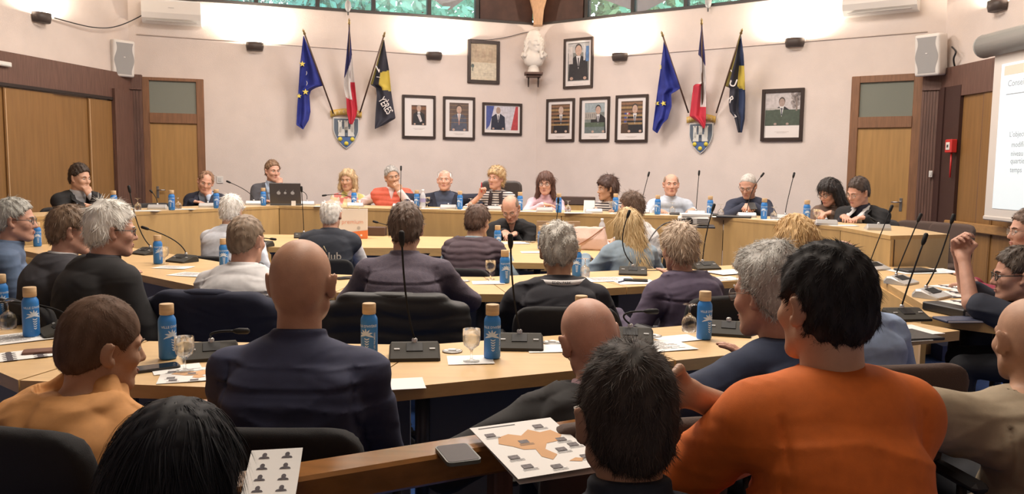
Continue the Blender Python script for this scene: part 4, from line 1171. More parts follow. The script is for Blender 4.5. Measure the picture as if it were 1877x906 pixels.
def star(W_, o, surf, c, px, py, s, rot=0):
    mb = MB(); b = surf(px, py, .016); pts = []
    for k in range(10):
        a = PI/2+rot+k*PI/5; rr = s*(1 if k % 2 == 0 else .42); pts.append(b+np.array(W_.right)*rr*math.cos(a)+np.array([0, 0, rr*math.sin(a)]))
    c_ = sum(pts)/10
    mb.add([tuple(p) for p in pts]+[tuple(p-np.array(W_.n3)*.03) for p in pts], [tuple(range(9, -1, -1))]+[(k, (k+1) % 10, 10+(k+1) % 10, 10+k) for k in range(10)]); mb.build('star', starm, c)
def lettering(W_, o, surf, c, txt, px, py, ang, hpx, m=None, sx=1.0, off=.02):
    b = surf(px, py, off); k = hpx*np.linalg.norm(b+o-CAM)/FPX/.72; vv, ff = text_geo(txt, k, .008, .012)
    ca, sa = math.cos(ang), math.sin(ang); mb = MB()
    V_ = []
    for x, y, z in vv:
        x *= sx; X_, Z_ = x*ca-y*sa, x*sa+y*ca; V_.append(tuple(b+np.array(W_.right)*X_+np.array([0, 0, Z_])+np.array(W_.n3)*z))
    mb.add(V_, ff); mb.build('lettering', m or fwt, c)
# left group
r, c, o, sf = flag(WBL, (555, 53), (611, 208), [(556, 66), (550, 120), (546, 180), (543, 229), (555, 237)], [(557, 66), (573, 106), (593, 157), (581, 160), (570, 166), (567, 175), (569, 205), (566, 220), (556, 237)],
                   'blue flag with yellow stars, leftmost flag on the wall', lambda u, y: 0, [eu], nf=1.6, seed=1)
for px, py, s_ in ((554.5, 119, .042), (560, 169, .045), (548, 177, .036)): star(WBL, o, sf, c, px, py, s_)
for px, py in ((562, 136), (563, 155)): lettering(WBL, o, sf, c, '(', px, py, PI, 6, fwt)
def tri_l(u, y): return 0 if y < 100+(1-u)*43 else (2 if (y > 151 and u > .58) or y > 187-8*(1-u) else 1)
flag(WBL, (640, 33), (641, 206), [(639.5, 50), (635, 100), (631, 142), (630, 160), (635, 182), (636, 205), (640, 226), (643, 228)], [(641, 50), (645, 100), (650, 150), (653, 180), (655, 200), (653, 212), (646, 228)],
     'tricolour flag hanging between the blue flag and the black flag, left group', tri_l, [fb, fwt, frd], tout=.5, nf=1.7, seed=2)
def hy_l(u, y):
    if y > 129+6*(1-u) and y < 167-4*(1-u) and u > .42 and y < 172: return 1
    return 2 if (u < .10 and y < 155) else 0
r, c, o, sf = flag(WBL, (706, 58), (660, 206), [(703, 73), (691, 115), (679, 155), (689, 161), (691, 175), (688, 215), (687, 236)], [(704, 73), (713, 128), (717, 168), (722, 200), (725, 217), (704, 229), (688, 236)],
                   'black flag with yellow patch and white letters, left group', hy_l, [fk, fy, fol], nf=1.3, seed=3)
lettering(WBL, o, sf, c, 'V', 694, 129, .1, 13); lettering(WBL, o, sf, c, '_', 694, 137, -.1, 9)
lettering(WBL, o, sf, c, 'YÈRES', 706, 196, -1.02, 13.5, sx=.62, off=.05)
# right group
r, c, o, sf = flag(WBR, (1212, 57), (1262, 207), [(1217, 75), (1211, 125), (1206, 160), (1201, 200), (1196, 238), (1204, 244)], [(1218, 75), (1232, 118), (1247, 162), (1238, 168), (1230, 172), (1231, 195), (1224, 218), (1215, 226), (1205, 244)],
                   'blue flag with yellow stars, right group beside the portraits', lambda u, y: 0, [eu], nf=1.6, seed=4)
for px, py, s_ in ((1205, 191, .040), (1217, 190, .040)): star(WBR, o, sf, c, px, py, s_, .25)
lettering(WBR, o, sf, c, '3', 1212, 125, 0, 7, starm)
def tri_r(u, y): return 0 if y < 101+20*u else (2 if (y > 155-4*u and u < .62) or y > 196 else 1)
flag(WBR, (1286, 33), (1288, 212), [(1286, 47), (1280, 100), (1283, 104), (1283, 150), (1271, 157), (1268, 180), (1264, 213), (1280, 224), (1290, 236)], [(1287, 47), (1292, 100), (1294, 140), (1294, 180), (1294, 218), (1293, 230), (1291, 236)],
     'tricolour flag hanging between blue and black flags, right group', tri_r, [fb, fwt, frd], tout=.5, nf=1.5, seed=5)
def hy_r(u, y):
    if u < .16 and y < 158: return 2
    return 1 if (u > .60 and 120 < y < 161+3*u) else (3 if u > .6 else 0)
r, c, o, sf = flag(WBR, (1361, 52), (1313, 207), [(1357, 62), (1344, 110), (1329, 158), (1338, 161), (1336, 190), (1338, 205), (1346, 215), (1353, 243)], [(1358, 62), (1363, 100), (1365, 140), (1366, 180), (1365, 218), (1360, 243)],
                   'dark navy and yellow flag with white script, right group', hy_r, [fk, fy, fol, mat('flag_deep_navy', (.02, .035, .09), .8)], nf=1.5, seed=6)
lettering(WBR, o, sf, c, 'U', 1346, 153, -.35, 14, off=.03); lettering(WBR, o, sf, c, "'", 1344, 135, .5, 11); lettering(WBR, o, sf, c, 'R', 1341, 183, -.9, 11, off=.03); lettering(WBR, o, sf, c, '^', 1348, 214, -1.9, 9, off=.03)

# small flood lights on the sill above each middle flag
for W_, px, py, lab in ((WBL, 638, 12, 'small grey floodlight on the window ledge above the left tricolour'), (WBR, 1298, 5, 'small grey floodlight on the window ledge above the right tricolour')):
    o = W_.at(px, py+8, .06); r = empty('floodlight', o, 0, lab, 'floodlight', 'floodlights on the window ledge')
    V, F = sdf_geo([U(ell_f((0, .0, .07), (.045, .05, .085))), S(ell_f((0, .06, .07), (.03, .03, .06)), .01)], .008); link_mesh('lamp_head', np_mesh('lamp_head', V, F), mat('flood_grey', (.38, .38, .38), .4), r)
    MB().tube([(0, 0, 0), (0, 0, -.05), (0, -.05 if 0 else 0, -.06)], .01, 8).build('bracket', dgrey, r)

# switch plates, sockets, call point
def plate(W_, x0, y0, x1, y1, label, nm='switch_plate', m=white_p, cat='switch', off=0.0, parts=1):
    r, o, T = wallroot(nm, W_, (x0+x1)/2, (y0+y1)/2, label, cat, None, off)
    a = rel(W_, o, x0, y0, off); b = rel(W_, o, x1, y1, off); w, h = abs(b[0]-a[0]), abs(a[2]-b[2])
    mb = MB(); mb.box((0, .006, 0), (w, .012, h), T=T, bev=.003); mb.build('plate', m, r)
    mb = MB(); mb.box((0, .014, 0), (w*.5, .006, h*.55), T=T, bev=.002); mb.build('rocker', mat('rocker_grey', (.6, .59, .57), .4), r)
    return r
plate(WBL, 203, 323, 210, 333, 'white switch plate on the dark timber beside left column', off=.02)
plate(WBR, 1703, 313, 1709, 325, 'white switch plate on the right fluted column', off=.17)
plate(WBL, 397, 323, 409, 336, 'white wall sockets beside the left door', 'wall_socket', cat='socket')
plate(WBR, 966, 341, 978, 354, 'white wall socket right of the leather chair', 'wall_socket', cat='socket')
r, o, T = wallroot('fire_call_point', WR, 1748, 268, 'red fire alarm call point on dark timber, right wall', 'fire alarm', None, .09)
redp = mat('alarm_red', (.55, .03, .03), .4)
mb = MB(); mb.box((0, .03, 0), (.13, .07, .15), T=T, bev=.008); mb.build('housing', redp, r)
mb = MB(); mb.box((.0, .067, 0), (.075, .006, .085), T=T, bev=.002); mb.build('break_glass', white_p, r)
mb = MB(); mb.box((0, .071, 0), (.03, .004, .03), T=T); mb.build('button', dgrey, r)
mb = MB(); mb.tube([T @ Vector((0, .02, -.07)), T @ Vector((0, .02, -.35))], .01, 6); mb.build('conduit', redp, r)

# small emergency sign at far left
r, o, T = wallroot('emergency_light', WL, 3, 117, 'small white emergency light at the left edge above the closets', 'emergency light', None, .08)
mb = MB(); mb.box((0, .02, 0), (.20, .04, .05), T=T, bev=.006); mb.build('casing', white_p, r); mb = MB(); mb.box((0, .042, 0), (.16, .006, .03), T=T); mb.build('cover', mat('cover_pale', (.7, .72, .7), .3), r)

# projection screen and its housing
r, o, T = wallroot('projection_screen', WR, 1822, 70, 'pull-down projection screen with grey housing on the right wall', 'screen', None, .0)
HS_ = {}
a = WR.at(1806, 85, .30); dcam = WR.d3 if WR.d3[1] < 0 else -WR.d3
L = 2.6
mb = MB(); v = []; n = 20
o3 = np.array(r.location)
P0 = a-o3
mb.tube([P0, P0+dcam*L], .115, 20); mb.build('housing', mat('screen_housing_grey', (.26, .26, .25), .45), r)
mb = MB(); mb.tube([P0-dcam*.015, P0], .118, 20); mb.build('end_cap', mat('screen_cap_grey', (.33, .33, .32), .5), r)
st = WR.at(1838, 110, .26)-o3; sb = WR.at(1818, 400, .26)-o3
ztop = P0[2]-.05; zbot = sb[2]
ystart = P0+dcam*.13
T2 = frame_T((0, 0, 0), dcam, WR.n3, (0, 0, 1))
u0 = float(ystart@dcam); 
mb = MB(); mb.box((u0+1.15, .27, (ztop+zbot)/2), (2.3, .006, ztop-zbot), T=T2); scr = mb.build('screen_cloth', mat('screen_white', (.66, .62, .58), .8), r)
mb = MB(); mb.box((u0+1.15, .27, zbot), (2.32, .03, .045), T=T2, bev=.01); mb.build('bottom_bar', mat('screen_bar', (.60, .56, .52), .6), r)
iu = u0+.13; im = MB(); Hh = ztop-zbot-.26; zt_ = zbot+.10+Hh; im.box((iu+1.0, .2765, zbot+.10+Hh/2), (2.0, .004, Hh), 0, T=T2)
im.box((iu+.6, .2792, zt_-.07), (1.1, .002, .09), 2, T=T2); im.box((iu+.9, .2792, zt_-.30), (1.6, .002, .008), 1, T=T2)
def slide_text(txt, uu, dz, size):
    vv, ff = text_geo(txt, size, .001); mn = min(p[0] for p in vv)
    im.add([(iu+uu+(p[0]-mn), .2795+p[2], zt_-dz+p[1]) for p in vv], ff, 1, False, T2)
slide_text('Conseil municipal', .12, .20, .085)
for dz, t_ in ((.49, "L'objectif du plan"), (.56, '  modifier le'), (.62, '  niveau des'), (.67, '  quartiers'), (.73, '  temps')): slide_text(t_, .20+.04*(dz > .5), Hh*dz, .072)
im.build('projected_image', [mat('projected_light', (.60, .68, .72), .8, emit=.50), mat('slide_text', (.28, .31, .33), .8, emit=.25), mat('slide_band', (.55, .52, .42), .8, emit=.35)], r)

# ---- trees outside the clerestory
bark = mat('tree_bark', (.16, .11, .08), .9, var=.4, vscale=10, bump=.4)
def tree(x, y, h, r_, label, c1, c2, n=7000, ls=.12):
    t = empty('tree', (x, y, 0), 0, label, 'tree', 'trees beyond the high windows')
    rs = np.random.RandomState(int(abs(x*10+y*7)))
    mb = MB(); mb.tube([(0, 0, 0), (.1, 0, h*.4), (0, .1, h*.75), (.1, 0, h)], [.2, .17, .1, .03], 8)
    mb.build('trunk', bark, t)
    V = []; F = []
    cl = rs.normal(size=(26, 3))*[r_*.55, r_*.55, h*.20]+[0, 0, h*.68]
    c = cl[rs.randint(0, 26, n)]+rs.normal(size=(n, 3))*r_*.26
    a = rs.normal(size=(n, 3)); a /= np.linalg.norm(a, axis=1)[:, None]; b = np.cross(a, rs.normal(size=(n, 3))); b /= np.linalg.norm(b, axis=1)[:, None]
    V = np.stack([c-a*ls, c-b*ls*.45, c+a*ls, c+b*ls*.45], 1).reshape(-1, 3); F = np.arange(4*n).reshape(-1, 4)
    tone = np.repeat(rs.uniform(0, 1, n), 4)
    o = link_mesh('foliage', np_mesh('foliage', V, F, tone=tone, smooth=False), mat('leaf_'+label[:12], c1, .6, attr=True, col2=c2), t)
for a in [(-6.5, 15.5, 8.0, 1.9, 'grey-green tree behind the leftmost panes of the left window', (.10, .16, .14), (.22, .34, .32)),
          (-4.2, 16.5, 8.5, 2.0, 'dark blue-green fir behind the middle panes of left window', (.03, .22, .18), (.16, .58, .50)),
          (-1.9, 17.0, 8.5, 2.0, 'bright green tree behind the right panes of left window', (.05, .28, .18), (.22, .66, .50)),
          (2.6, 17.0, 8.0, 1.8, 'olive tree behind the leftmost panes of right window', (.08, .20, .08), (.28, .45, .22)),
          (4.8, 15.5, 8.5, 2.0, 'bright leafy tree behind the middle panes of right window', (.06, .30, .18), (.30, .72, .52)),
          (7.2, 13.5, 8.0, 1.9, 'pale green tree behind the right panes of right window', (.08, .22, .18), (.26, .50, .42))]: tree(*a)
# roof overhang soffits outside the corner
for nm, W_, pa, pb in (('trim_20', WBL, 800, 879), ('trim_21', WBR, 1069, 1200)):
    a = W_.at(pa, 20)[:2]; b = W_.at(pb, 20)[:2]; n = W_.n
    hi, lo = HC+.15, H0+.55
    za, zb = (hi-.1, lo) if W_ is WBL else (lo, hi-.1)
    za, zb = (HC-.2, HC-.62) if W_ is WBL else (HC-.70, HC-.28)
    v = [(a[0]-n[0]*.3, a[1]-n[1]*.3, za), (b[0]-n[0]*.3, b[1]-n[1]*.3, zb), (b[0]-n[0]*.3, b[1]-n[1]*.3, zb+.12), (a[0]-n[0]*.3, a[1]-n[1]*.3, za+.12)]
    v2 = [(x-n[0]*1.6, y-n[1]*1.6, z) for x, y, z in v]
    mb = MB(); mb.add(v+v2, [(0, 1, 2, 3), (4, 7, 6, 5), (0, 4, 5, 1), (3, 2, 6, 7), (0, 3, 7, 4), (1, 5, 6, 2)]); tag(mb.build(nm, mat('soffit_redbrown', (.10, .045, .035), .6)), kind='structure')
# ------------------------------------------------------------------ dais, tables, rail
TZ = .73; DZ = .965
beech = mat('beech_top', (.68, .46, .225), .38, var=.12, vscale=3, stretch=(1.2, 9, 9))
beech_e = mat('beech_edge', (.58, .37, .155), .45, var=.15, vscale=4, stretch=(2, 2, 10))
dais_m = mat('dais_veneer', (.56, .355, .14), .45, var=.14, vscale=2.5, stretch=(5, 5, .8))
under = mat('table_panel_grey', (.20, .20, .22), .7); metal = mat('table_metal', (.10, .10, .11), .4, .6)
gap_m = mat('joint_dark', (.06, .035, .02), .8)
def line_int(p, d, q, e):
    A = np.array([d, -e]).T; t = np.linalg.solve(A, q-p); return p+d*t[0]
def offset_poly(P, w):
    P = [np.array(p, float) for p in P]; out = []
    ds = [(P[i+1]-P[i])/np.linalg.norm(P[i+1]-P[i]) for i in range(len(P)-1)]; ns = [np.array([-d[1], d[0]]) for d in ds]
    out.append(P[0]+ns[0]*w)
    for i in range(1, len(P)-1):
        a = P[i]+ns[i-1]*w; b = P[i]+ns[i]*w
        out.append(line_int(a, ds[i-1], b, ds[i]) if abs(np.cross(ds[i-1], ds[i])) > 1e-3 else a)
    out.append(P[-1]+ns[-1]*w); return out
# dais: front line from left to right, work top behind it
DF = [np.array(p) for p in ((-4.25, 7.10), (-2.73, 9.57), (2.15, 8.32), (2.84, 7.06), (2.86, 6.16))]
DB = offset_poly(DF, .62); DR = np.array([3.42, 6.38])
DB[-1] = np.array([3.45, 6.40])
dais = empty('council_dais', (0, 0, 0), 0, 'long curved beech council dais with the officials seated behind it', 'dais')
for i in range(4):
    a, b = DF[i], DF[i+1]; d = (b-a)/np.linalg.norm(b-a); n = np.array([-d[1], d[0]])
    if i == 3: n = np.array([.97, .1])
    q = [a, b, b+n*.03, a+n*.03]
    nseg = [1, 3, 1, 1][i]
    for k in range(nseg):
        p0 = a+(b-a)*k/nseg; p1 = a+(b-a)*(k+1)/nseg
        mb = MB(); g = d*.004
        mb.prism([tuple(p0+g), tuple(p1-g), tuple(p1-g+n*.03), tuple(p0+g+n*.03)], .02, DZ-.03, 0); mb.build('front_panel', dais_m, dais)
    mb = MB(); mb.prism([tuple(a+n*.028), tuple(b+n*.028), tuple(b+n*.036), tuple(a+n*.036)], .02, DZ-.03); mb.build('joint_strip', gap_m, dais)
    mb = MB(); mb.prism([tuple(a-n*.004), tuple(b-n*.004), tuple(DB[i+1] if i < 3 else DR), tuple(DB[i])], DZ-.03, DZ, 0, mside=1); mb.build('worktop', [mat('dais_top', (.66, .48, .27), .35, var=.08, vscale=3), dais_m], dais)
mb = MB(); mb.prism([tuple(DF[4]), tuple(DR), tuple(DR+[.0, .03]), tuple(DF[4]+[0, .03])], .02, DZ-.03); mb.build('end_panel', mat('dais_end', (.56, .40, .19), .45, var=.1, vscale=2.5, stretch=(5, 5, .8)), dais)
# raised platform behind it
pl = [tuple(p) for p in offset_poly(DF, .45)]+[(4.6, 6.5), (4.6, 9.2), (.2, 12.2), (-4.7, 10.7), (-5.3, 8.2)]
mb = MB(); mb.prism(pl, .002, PLAT); tag(mb.build('trim_30', mat('platform_carpet', (.04, .06, .14), .95)), kind='structure')

def table(poly, label, panel=None, legs=(), th=.045, z=TZ, pz=(.06, .62), group='curved conference tables'):
    c = np.mean(poly, 0); r = empty('conference_table', (c[0], c[1], 0), 0, label, 'table', group)
    Q = [tuple(np.array(p)-c) for p in poly]
    mb = MB(); mb.prism(Q, z-th, z, 0, mside=1); mb.build('tabletop', [beech, beech_e], r)
    if panel:
        for a, b in panel:
            a, b = np.array(a)-c, np.array(b)-c; d = (b-a)/np.linalg.norm(b-a); n = np.array([-d[1], d[0]])*.012
            mb = MB(); mb.prism([tuple(a-n), tuple(b-n), tuple(b+n), tuple(a+n)], pz[0], pz[1]); mb.build('modesty_panel', under, r)
    for x, y in legs:
        mb = MB(); mb.tube([(x-c[0], y-c[1], .0), (x-c[0], y-c[1], z-th)], .028, 12); mb.box((x-c[0], y-c[1], z-th-.02), (.12, .12, .03), bev=.01); mb.build('leg', metal, r)
    return r
def ring_tables(N_, F_, splits, labels, joints=None):
    pass
def lerp(a, b, t): return np.array(a)*(1-t)+np.array(b)*t
# row 1 (nearest ring)
N1 = [(-3.3, 3.99), (-1.62, 2.64), (-.5, 2.545), (.62, 3.03), (2.05, 3.68)]; F1 = [(-2.78, 4.27), (-1.47, 3.26), (-.35, 3.25), (.40, 3.55), (1.78, 4.16)]
lab1 = ['near ring table section at the far left, running away from the hooded man', 'near ring table section in front of the navy-shirted bald man', 'near ring table section in front of the black-jacketed bald man', 'near ring table section in front of the grey-haired man in navy']
for i in range(4):
    g = .003; a0, a1, b0, b1 = N1[i], N1[i+1], F1[i], F1[i+1]
    table([lerp(a0, a1, g), lerp(a0, a1, 1-g), lerp(b0, b1, 1-g), lerp(b0, b1, g)], lab1[i], [(lerp(lerp(a0, b0, .86), lerp(a1, b1, .86), .02), lerp(lerp(a0, b0, .86), lerp(a1, b1, .86), .98))], [lerp(lerp(a0, a1, t), lerp(b0, b1, t), .55) for t in (.1, .9)])
# right-hand side table, joining the ring towards the dais
RS = [(2.62, 6.15), (2.24, 4.40), (2.06, 4.06), (2.32, 3.82), (2.75, 4.1), (2.98, 4.75), (3.16, 6.2)]
table(RS, 'right-hand side table with binder and papers, running toward the dais end', [((2.60, 6.1), (2.26, 4.44)), ((2.26, 4.44), (2.09, 4.08))], [(2.95, 6.0), (2.6, 4.3)], pz=(.02, .685))
for o_ in children(bpy.data.objects['conference_table.004']):
    if o_.name.startswith('modesty'): o_.data.materials[0] = dais_m
# row 2
N2 = [(-4.28, 6.86), (-1.85, 4.76), (-1.0, 4.59), (-.02, 4.59), (.7, 4.93), (1.95, 5.48)]; F2 = offset_poly(N2, .72)
lab2 = ['middle ring table section at left, in front of the three older men', 'middle ring table section in front of the white-shirted man', 'middle ring table section in front of the man in plum check shirt', 'middle ring table section left of the man with the lettered collar', 'middle ring table section at right, in front of the purple-shirted woman']
for i in range(5):
    g = .003; a0, a1, b0, b1 = N2[i], N2[i+1], F2[i], F2[i+1]
    table([lerp(a0, a1, g), lerp(a0, a1, 1-g), lerp(b0, b1, 1-g), lerp(b0, b1, g)], lab2[i], [(lerp(lerp(a0, b0, .8), lerp(a1, b1, .8), .02), lerp(lerp(a0, b0, .8), lerp(a1, b1, .8), .98))], [lerp(lerp(a0, a1, t), lerp(b0, b1, t), .5) for t in (.1, .9)])
# row 3 (innermost)
table([(-2.12, 7.08), (-.60, 7.16), (-.60, 8.35), (-2.62, 8.38)], 'innermost table on the left, carrying the white paper bag', [((-2.1, 7.5), (-.62, 7.5))], [(-2.1, 7.3), (-.8, 7.3), (-2.4, 8.2)])
table([(-.59, 7.16), (-.12, 6.14), (.44, 6.12), (.72, 6.52), (1.05, 7.15), (1.05, 7.95), (-.59, 7.95)], 'innermost table where the black-shirted man reads, with the pink handbag', [((-.1, 6.5), (.42, 6.5))], [(-.3, 7.0), (.2, 6.4), (.9, 7.1), (.9, 7.8)])
# public rail in front
ra = atz(452, 893, .80); rb = np.array([.33, 2.05, .80]); rd = (rb-ra)/np.linalg.norm(rb-ra); rn = np.array([rd[1], -rd[0], 0]); 
ra = ra-rd*1.3; L = float(np.linalg.norm(rb-ra)); 
rail = empty('rail', ra*[1, 1, 0], 0, 'low polished wooden rail in the foreground with phone on it', 'rail')
T = frame_T((0, 0, 0), rd, -rn, (0, 0, 1))
rm = mat('rail_varnished', (.30, .13, .035), .22, var=.25, vscale=3, stretch=(2, 10, 10), coat=.3)
mb = MB(); mb.box((L/2, .05, .765), (L, .10, .07), T=T, bev=.008); mb.build('handrail', rm, rail)
for u in (.1, 1.0, 1.9, L-.08):
    mb = MB(); mb.box((u, .05, .365), (.05, .05, .73), T=T, bev=.005); mb.build('post', brown, rail)
mb = MB(); mb.box((L/2, .05, .40), (L-.1, .03, .05), T=T); mb.build('lower_rail', brown, rail)

# ------------------------------------------------------------------ chairs
fabric_b = mat('black_chair_fabric', (.014, .014, .016), .9, bump=.2, bscale=500); fabric_br = mat('brown_chair_fabric', (.085, .055, .045), .85, bump=.2, bscale=300)
leather = mat('dark_brown_leather', (.035, .025, .022), .4, bump=.15, bscale=120)
def make_chair(fab, top=.83, wv=.49, arms=True, hb=.40, rad=.05, key='c'):
    r = empty('office_chair', (0, 0, 0))
    def bend(fn, yc):
        return fn
    lo, hi, fb_ = box_f((0, 0, 0), (wv/2, .028, hb/2), .024)
    def back(P):
        q = P.copy(); q[:, 2] -= top-hb/2; q[:, 1] = q[:, 1]+.235-.32*q[:, 0]**2*1.0+.14*q[:, 2]; 
        # rounded upper corners
        cx = np.abs(q[:, 0])-(wv/2-.09); cz = q[:, 2]-(hb/2-.09); rr = np.sqrt(np.maximum(cx, 0)**2+np.maximum(cz, 0)**2)-.09
        d = fb_(q); return np.where((cx > 0) & (cz > 0), smax(d, rr.astype(np.float32), .01), d)
    sdf_obj('backrest', [U((A3((-wv/2-.03, -.42, top-hb-.05)), A3((wv/2+.03, -.08, top+.05)), back))], .012, fab, r)
    sdf_obj('seat', [U(box_f((0, .02, .425), (.245, .235, .04), .035)), D(lambda P: .012*((P[:, 0]/.25)**2))], .014, fab, r)
    mb = MB(); mb.lathe([(.03, .10), (.03, .25), (.02, .25), (.02, .38), (.08, .39)], 12); mb.build('column', metal, r)
    mb = MB()
    for k in range(5):
        a = 2*PI*k/5+.3; mb.tube([(0, 0, .10), (.27*math.cos(a), .27*math.sin(a), .065)], [.026, .016], 8)
    mb.build('base', black, r)
    for k in range(5):
        a = 2*PI*k/5+.3; m2 = MB(); m2.ball((.27*math.cos(a), .27*math.sin(a), .028), .028, 8); m2.build('caster', black, r)
    if arms:
        for s in (-1, 1):
            m3 = MB(); m3.tube([(s*.235, -.02, .40), (s*.285, -.02, .44), (s*.29, -.02, .62)], .013, 8); m3.box((s*.29, .02, .635), (.05, .24, .03), bev=.012); m3.build('armrest', black, r)
    m4 = MB(); m4.tube([(0, -.1, .39), (0, -.245, .41), (0, -.262, .56)], .02, 8); m4.build('back_strut', black, r)
    return r
CH = {}
def chair(kind, x, y, yaw, label, z=0.0, group=None):
    if kind not in CH:
        CH[kind] = {'black': lambda: make_chair(fabric_b), 'brown': lambda: make_chair(fabric_br, top=.84), 'low': lambda: make_chair(fabric_b, top=.735), 'big': lambda: make_chair(fabric_b, top=.90, wv=.56, hb=.46), 'tall': lambda: make_chair(leather, top=1.16, wv=.52, hb=.68), 'dark': lambda: make_chair(mat('dark_grey_fabric', (.03, .028, .03), .85), top=.86)}[kind]()
        o = CH[kind]
    else: o = copy_tree(CH[kind])
    o.location = (float(x), float(y), float(z)); o.rotation_euler = (0, 0, yaw)
    tag(o, label, 'chair', group or {'black': 'black fabric chairs in the rings', 'brown': 'brown fabric chairs', 'tall': 'tall chairs', 'big': 'large chairs', 'low': 'black chairs at the innermost table', 'dark': 'chairs behind the dais'}[kind]); return o
def seat_chair(p, kind, label, back=.02, dyaw=0, dx=0.0):
    yaw = p['yaw']+dyaw; f = np.array([-math.sin(p['yaw']), math.cos(p['yaw'])]); s_ = np.array([f[1], -f[0]])
    q = p['loc'][:2]-f*back+s_*dx
    return chair(kind, q[0], q[1], yaw, label, p['floor'])
# ------------------------------------------------------------------ the people
cl = lambda n, c, **k: mat(n, c, k.pop('rough', .85), bump=k.pop('bump', .10), bscale=k.pop('bscale', 700), var=k.pop('var', .12), vscale=k.pop('vscale', 30), weave=k.pop('weave', .55), **k)
BLK = cl('cloth_black', (.014, .014, .016)); NAVY = cl('cloth_navy', (.018, .024, .055)); DKNAVY = cl('cloth_dark_navy', (.012, .015, .032)); GREYS = cl('cloth_grey_suit', (.085, .085, .10)); WHT = cl('cloth_white', (.68, .68, .70)); LBL = cl('cloth_light_blue', (.42, .52, .68)); PALE = cl('cloth_pale_stripe', (.60, .63, .70))
PURP = cl('cloth_plum', (.095, .075, .105)); PINK = cl('cloth_pink', (.68, .47, .54)); ORV = cl('cloth_orange_vest', (.60, .12, .075)); ORT = cl('cloth_orange', (.70, .16, .020)); HOODM = cl('cloth_apricot', (.62, .30, .105)); BEIGE = cl('cloth_beige', (.36, .29, .20)); BLUEG = cl('cloth_blue_grey', (.10, .15, .25)); BURG = cl('cloth_burgundy', (.26, .02, .05)); DENIM = cl('cloth_denim', (.26, .34, .42)); GUNM = cl('cloth_charcoal', (.045, .045, .055)); TAUPE = cl('cloth_taupe', (.13, .085, .065))
STR = stripe_mat('cloth_stripes', (.62, .58, .55), (.035, .03, .04), 11, 'Z', .55); FLOR = patch_mat('cloth_floral', [(.70, .55, .45), (.65, .22, .20), (.72, .62, .40), (.60, .45, .50), (.45, .42, .15), (.72, .66, .60)], 16)
def short(col, **k):
    d = dict(t=.016, ts=.008, col=col, ns=2600, L=.03, wd=.0028, amp=.003, cut=[((q*.088, .002, -.008), (.022, .026, .036)) for q in (-1, 1)]); d.update(k); return d
def longh(col, zl=-.2, back=-.2, sw=.085, **k):
    bo = max(0, -back-.16)*.40
    d = dict(t=.020, ts=.016, col=col, ns=3200, L=.07, wd=.003, flow='down', amp=.004, c=-.016, front=.8, nape=-.09, crown=(0, 0, .115), ext=((-.2, -.22, -.40), (.2, .2, .2)), lift=.03, curl=.08,
             locks=[((q*.074, -.01, .03), (q*sw, -.005, zl), .030, .026) for q in (-1, 1)]+[((0, -.07, .02), (0, -.085-bo, back), .075, .055), ((.045, -.06, 0), (.055, -.07-bo, back), .05, .045), ((-.045, -.06, 0), (-.055, -.07-bo, back), .05, .045)])
    d.update(k); return d
GREYH = (.30, .29, .27); WHITEH = (.62, .59, .54); BRN = (.085, .048, .028); DKB = (.030, .018, .012); BLKH = (.010, .009, .009); BLOND = (.42, .28, .13); GBR = (.17, .125, .09)
BALDTOP = ((0, .02, .125), (.085, .115, .065))
def shirt(m, **k): d = dict(kind='shirt', m=m, g=.009, collar='shirt'); d.update(k); return d
def jacket(m, v=(.30, .075), **k): d = dict(kind='jacket', m=m, g=.020, v=v, lapel=True); d.update(k); return d
DG = 'officials seated behind the dais'
DT = DZ-PLAT
gl = dict(r=.0019)
rimless = dict(m=mat('thin_metal_glasses', (.20, .18, .16), .3, .7), r=.0011)
tort = dict(m=mat('brown_glasses', (.09, .045, .02), .35), r=.0018)
DP = {}
def desk(x=.13, y=.34, z=None, **k): 
    return lambda s: None
def arms_desk(z, x=.10, y=.36, inn=.5, curl=.35):
    return {s: dict(w=(s*x, y, z+.035), fd=(-s*inn, .8, -.05), pn=(0, 0, -1), curl=curl) for s in (-1, 1)}
def chin_arm(hz, sd, yaw_rel=0, off=(0, 0), z=-.135, fw=.115, x=.03):
    # fist held under the mouth; hz is head-centre height, yaw_rel head turn against body
    c = rotz(math.radians(yaw_rel))@np.array([x*sd, fw+.05, 0])
    return dict(w=(c[0]+off[0], c[1]+off[1]+.03, hz+z-.03), fd=(-.45*sd+.0, .05, .9), pn=(-.2*sd, -1, .1), curl=1.05, e=(sd*.5, .45, -.8))
def hz_of(px, py, d, fl): return float(at(px, py, d)[2]-fl)

# ---- behind the dais, left to right
h = hz_of(147, 327, 8.30, PLAT)
DP[1] = person('young man in black suit, dark hair, fist at mouth, left end of the dais', 147, 327, 8.30, -128, -108, PLAT, pitch=8, lean=.08, skinm=SK_FAIR, hair=short(DKB, t=.026, ts=.010), hs=1.04,
    tops=[shirt(PALE), jacket(BLK, v=(.24, .06))], arms={-1: chin_arm(h, -1, 12, (.0, .02)), 1: dict(w=(.05, .30, DT+.05), fd=(-.8, .4, 0), curl=.3)}, group=DG)
h = hz_of(377, 334, 9.6, PLAT)
DP[2] = person('man with reddish receding hair in dark suit, chin on hand, left part of dais', 377, 334, 9.6, -168, -158, PLAT, pitch=18, roll=-14, lean=.10, skinm=SK_PINK, hair=short((.20, .115, .07), t=.010, ts=.007, bald=[((.0, .075, .105), (.06, .05, .05))]), hs=1.02,
    tops=[shirt(LBL), jacket(DKNAVY)], arms={-1: chin_arm(h, -1, 8, (.01, 0)), 1: dict(w=(.12, .30, DT+.04), fd=(-.8, .4, 0))}, group=DG)
h = hz_of(500, 314, 10.15, PLAT)
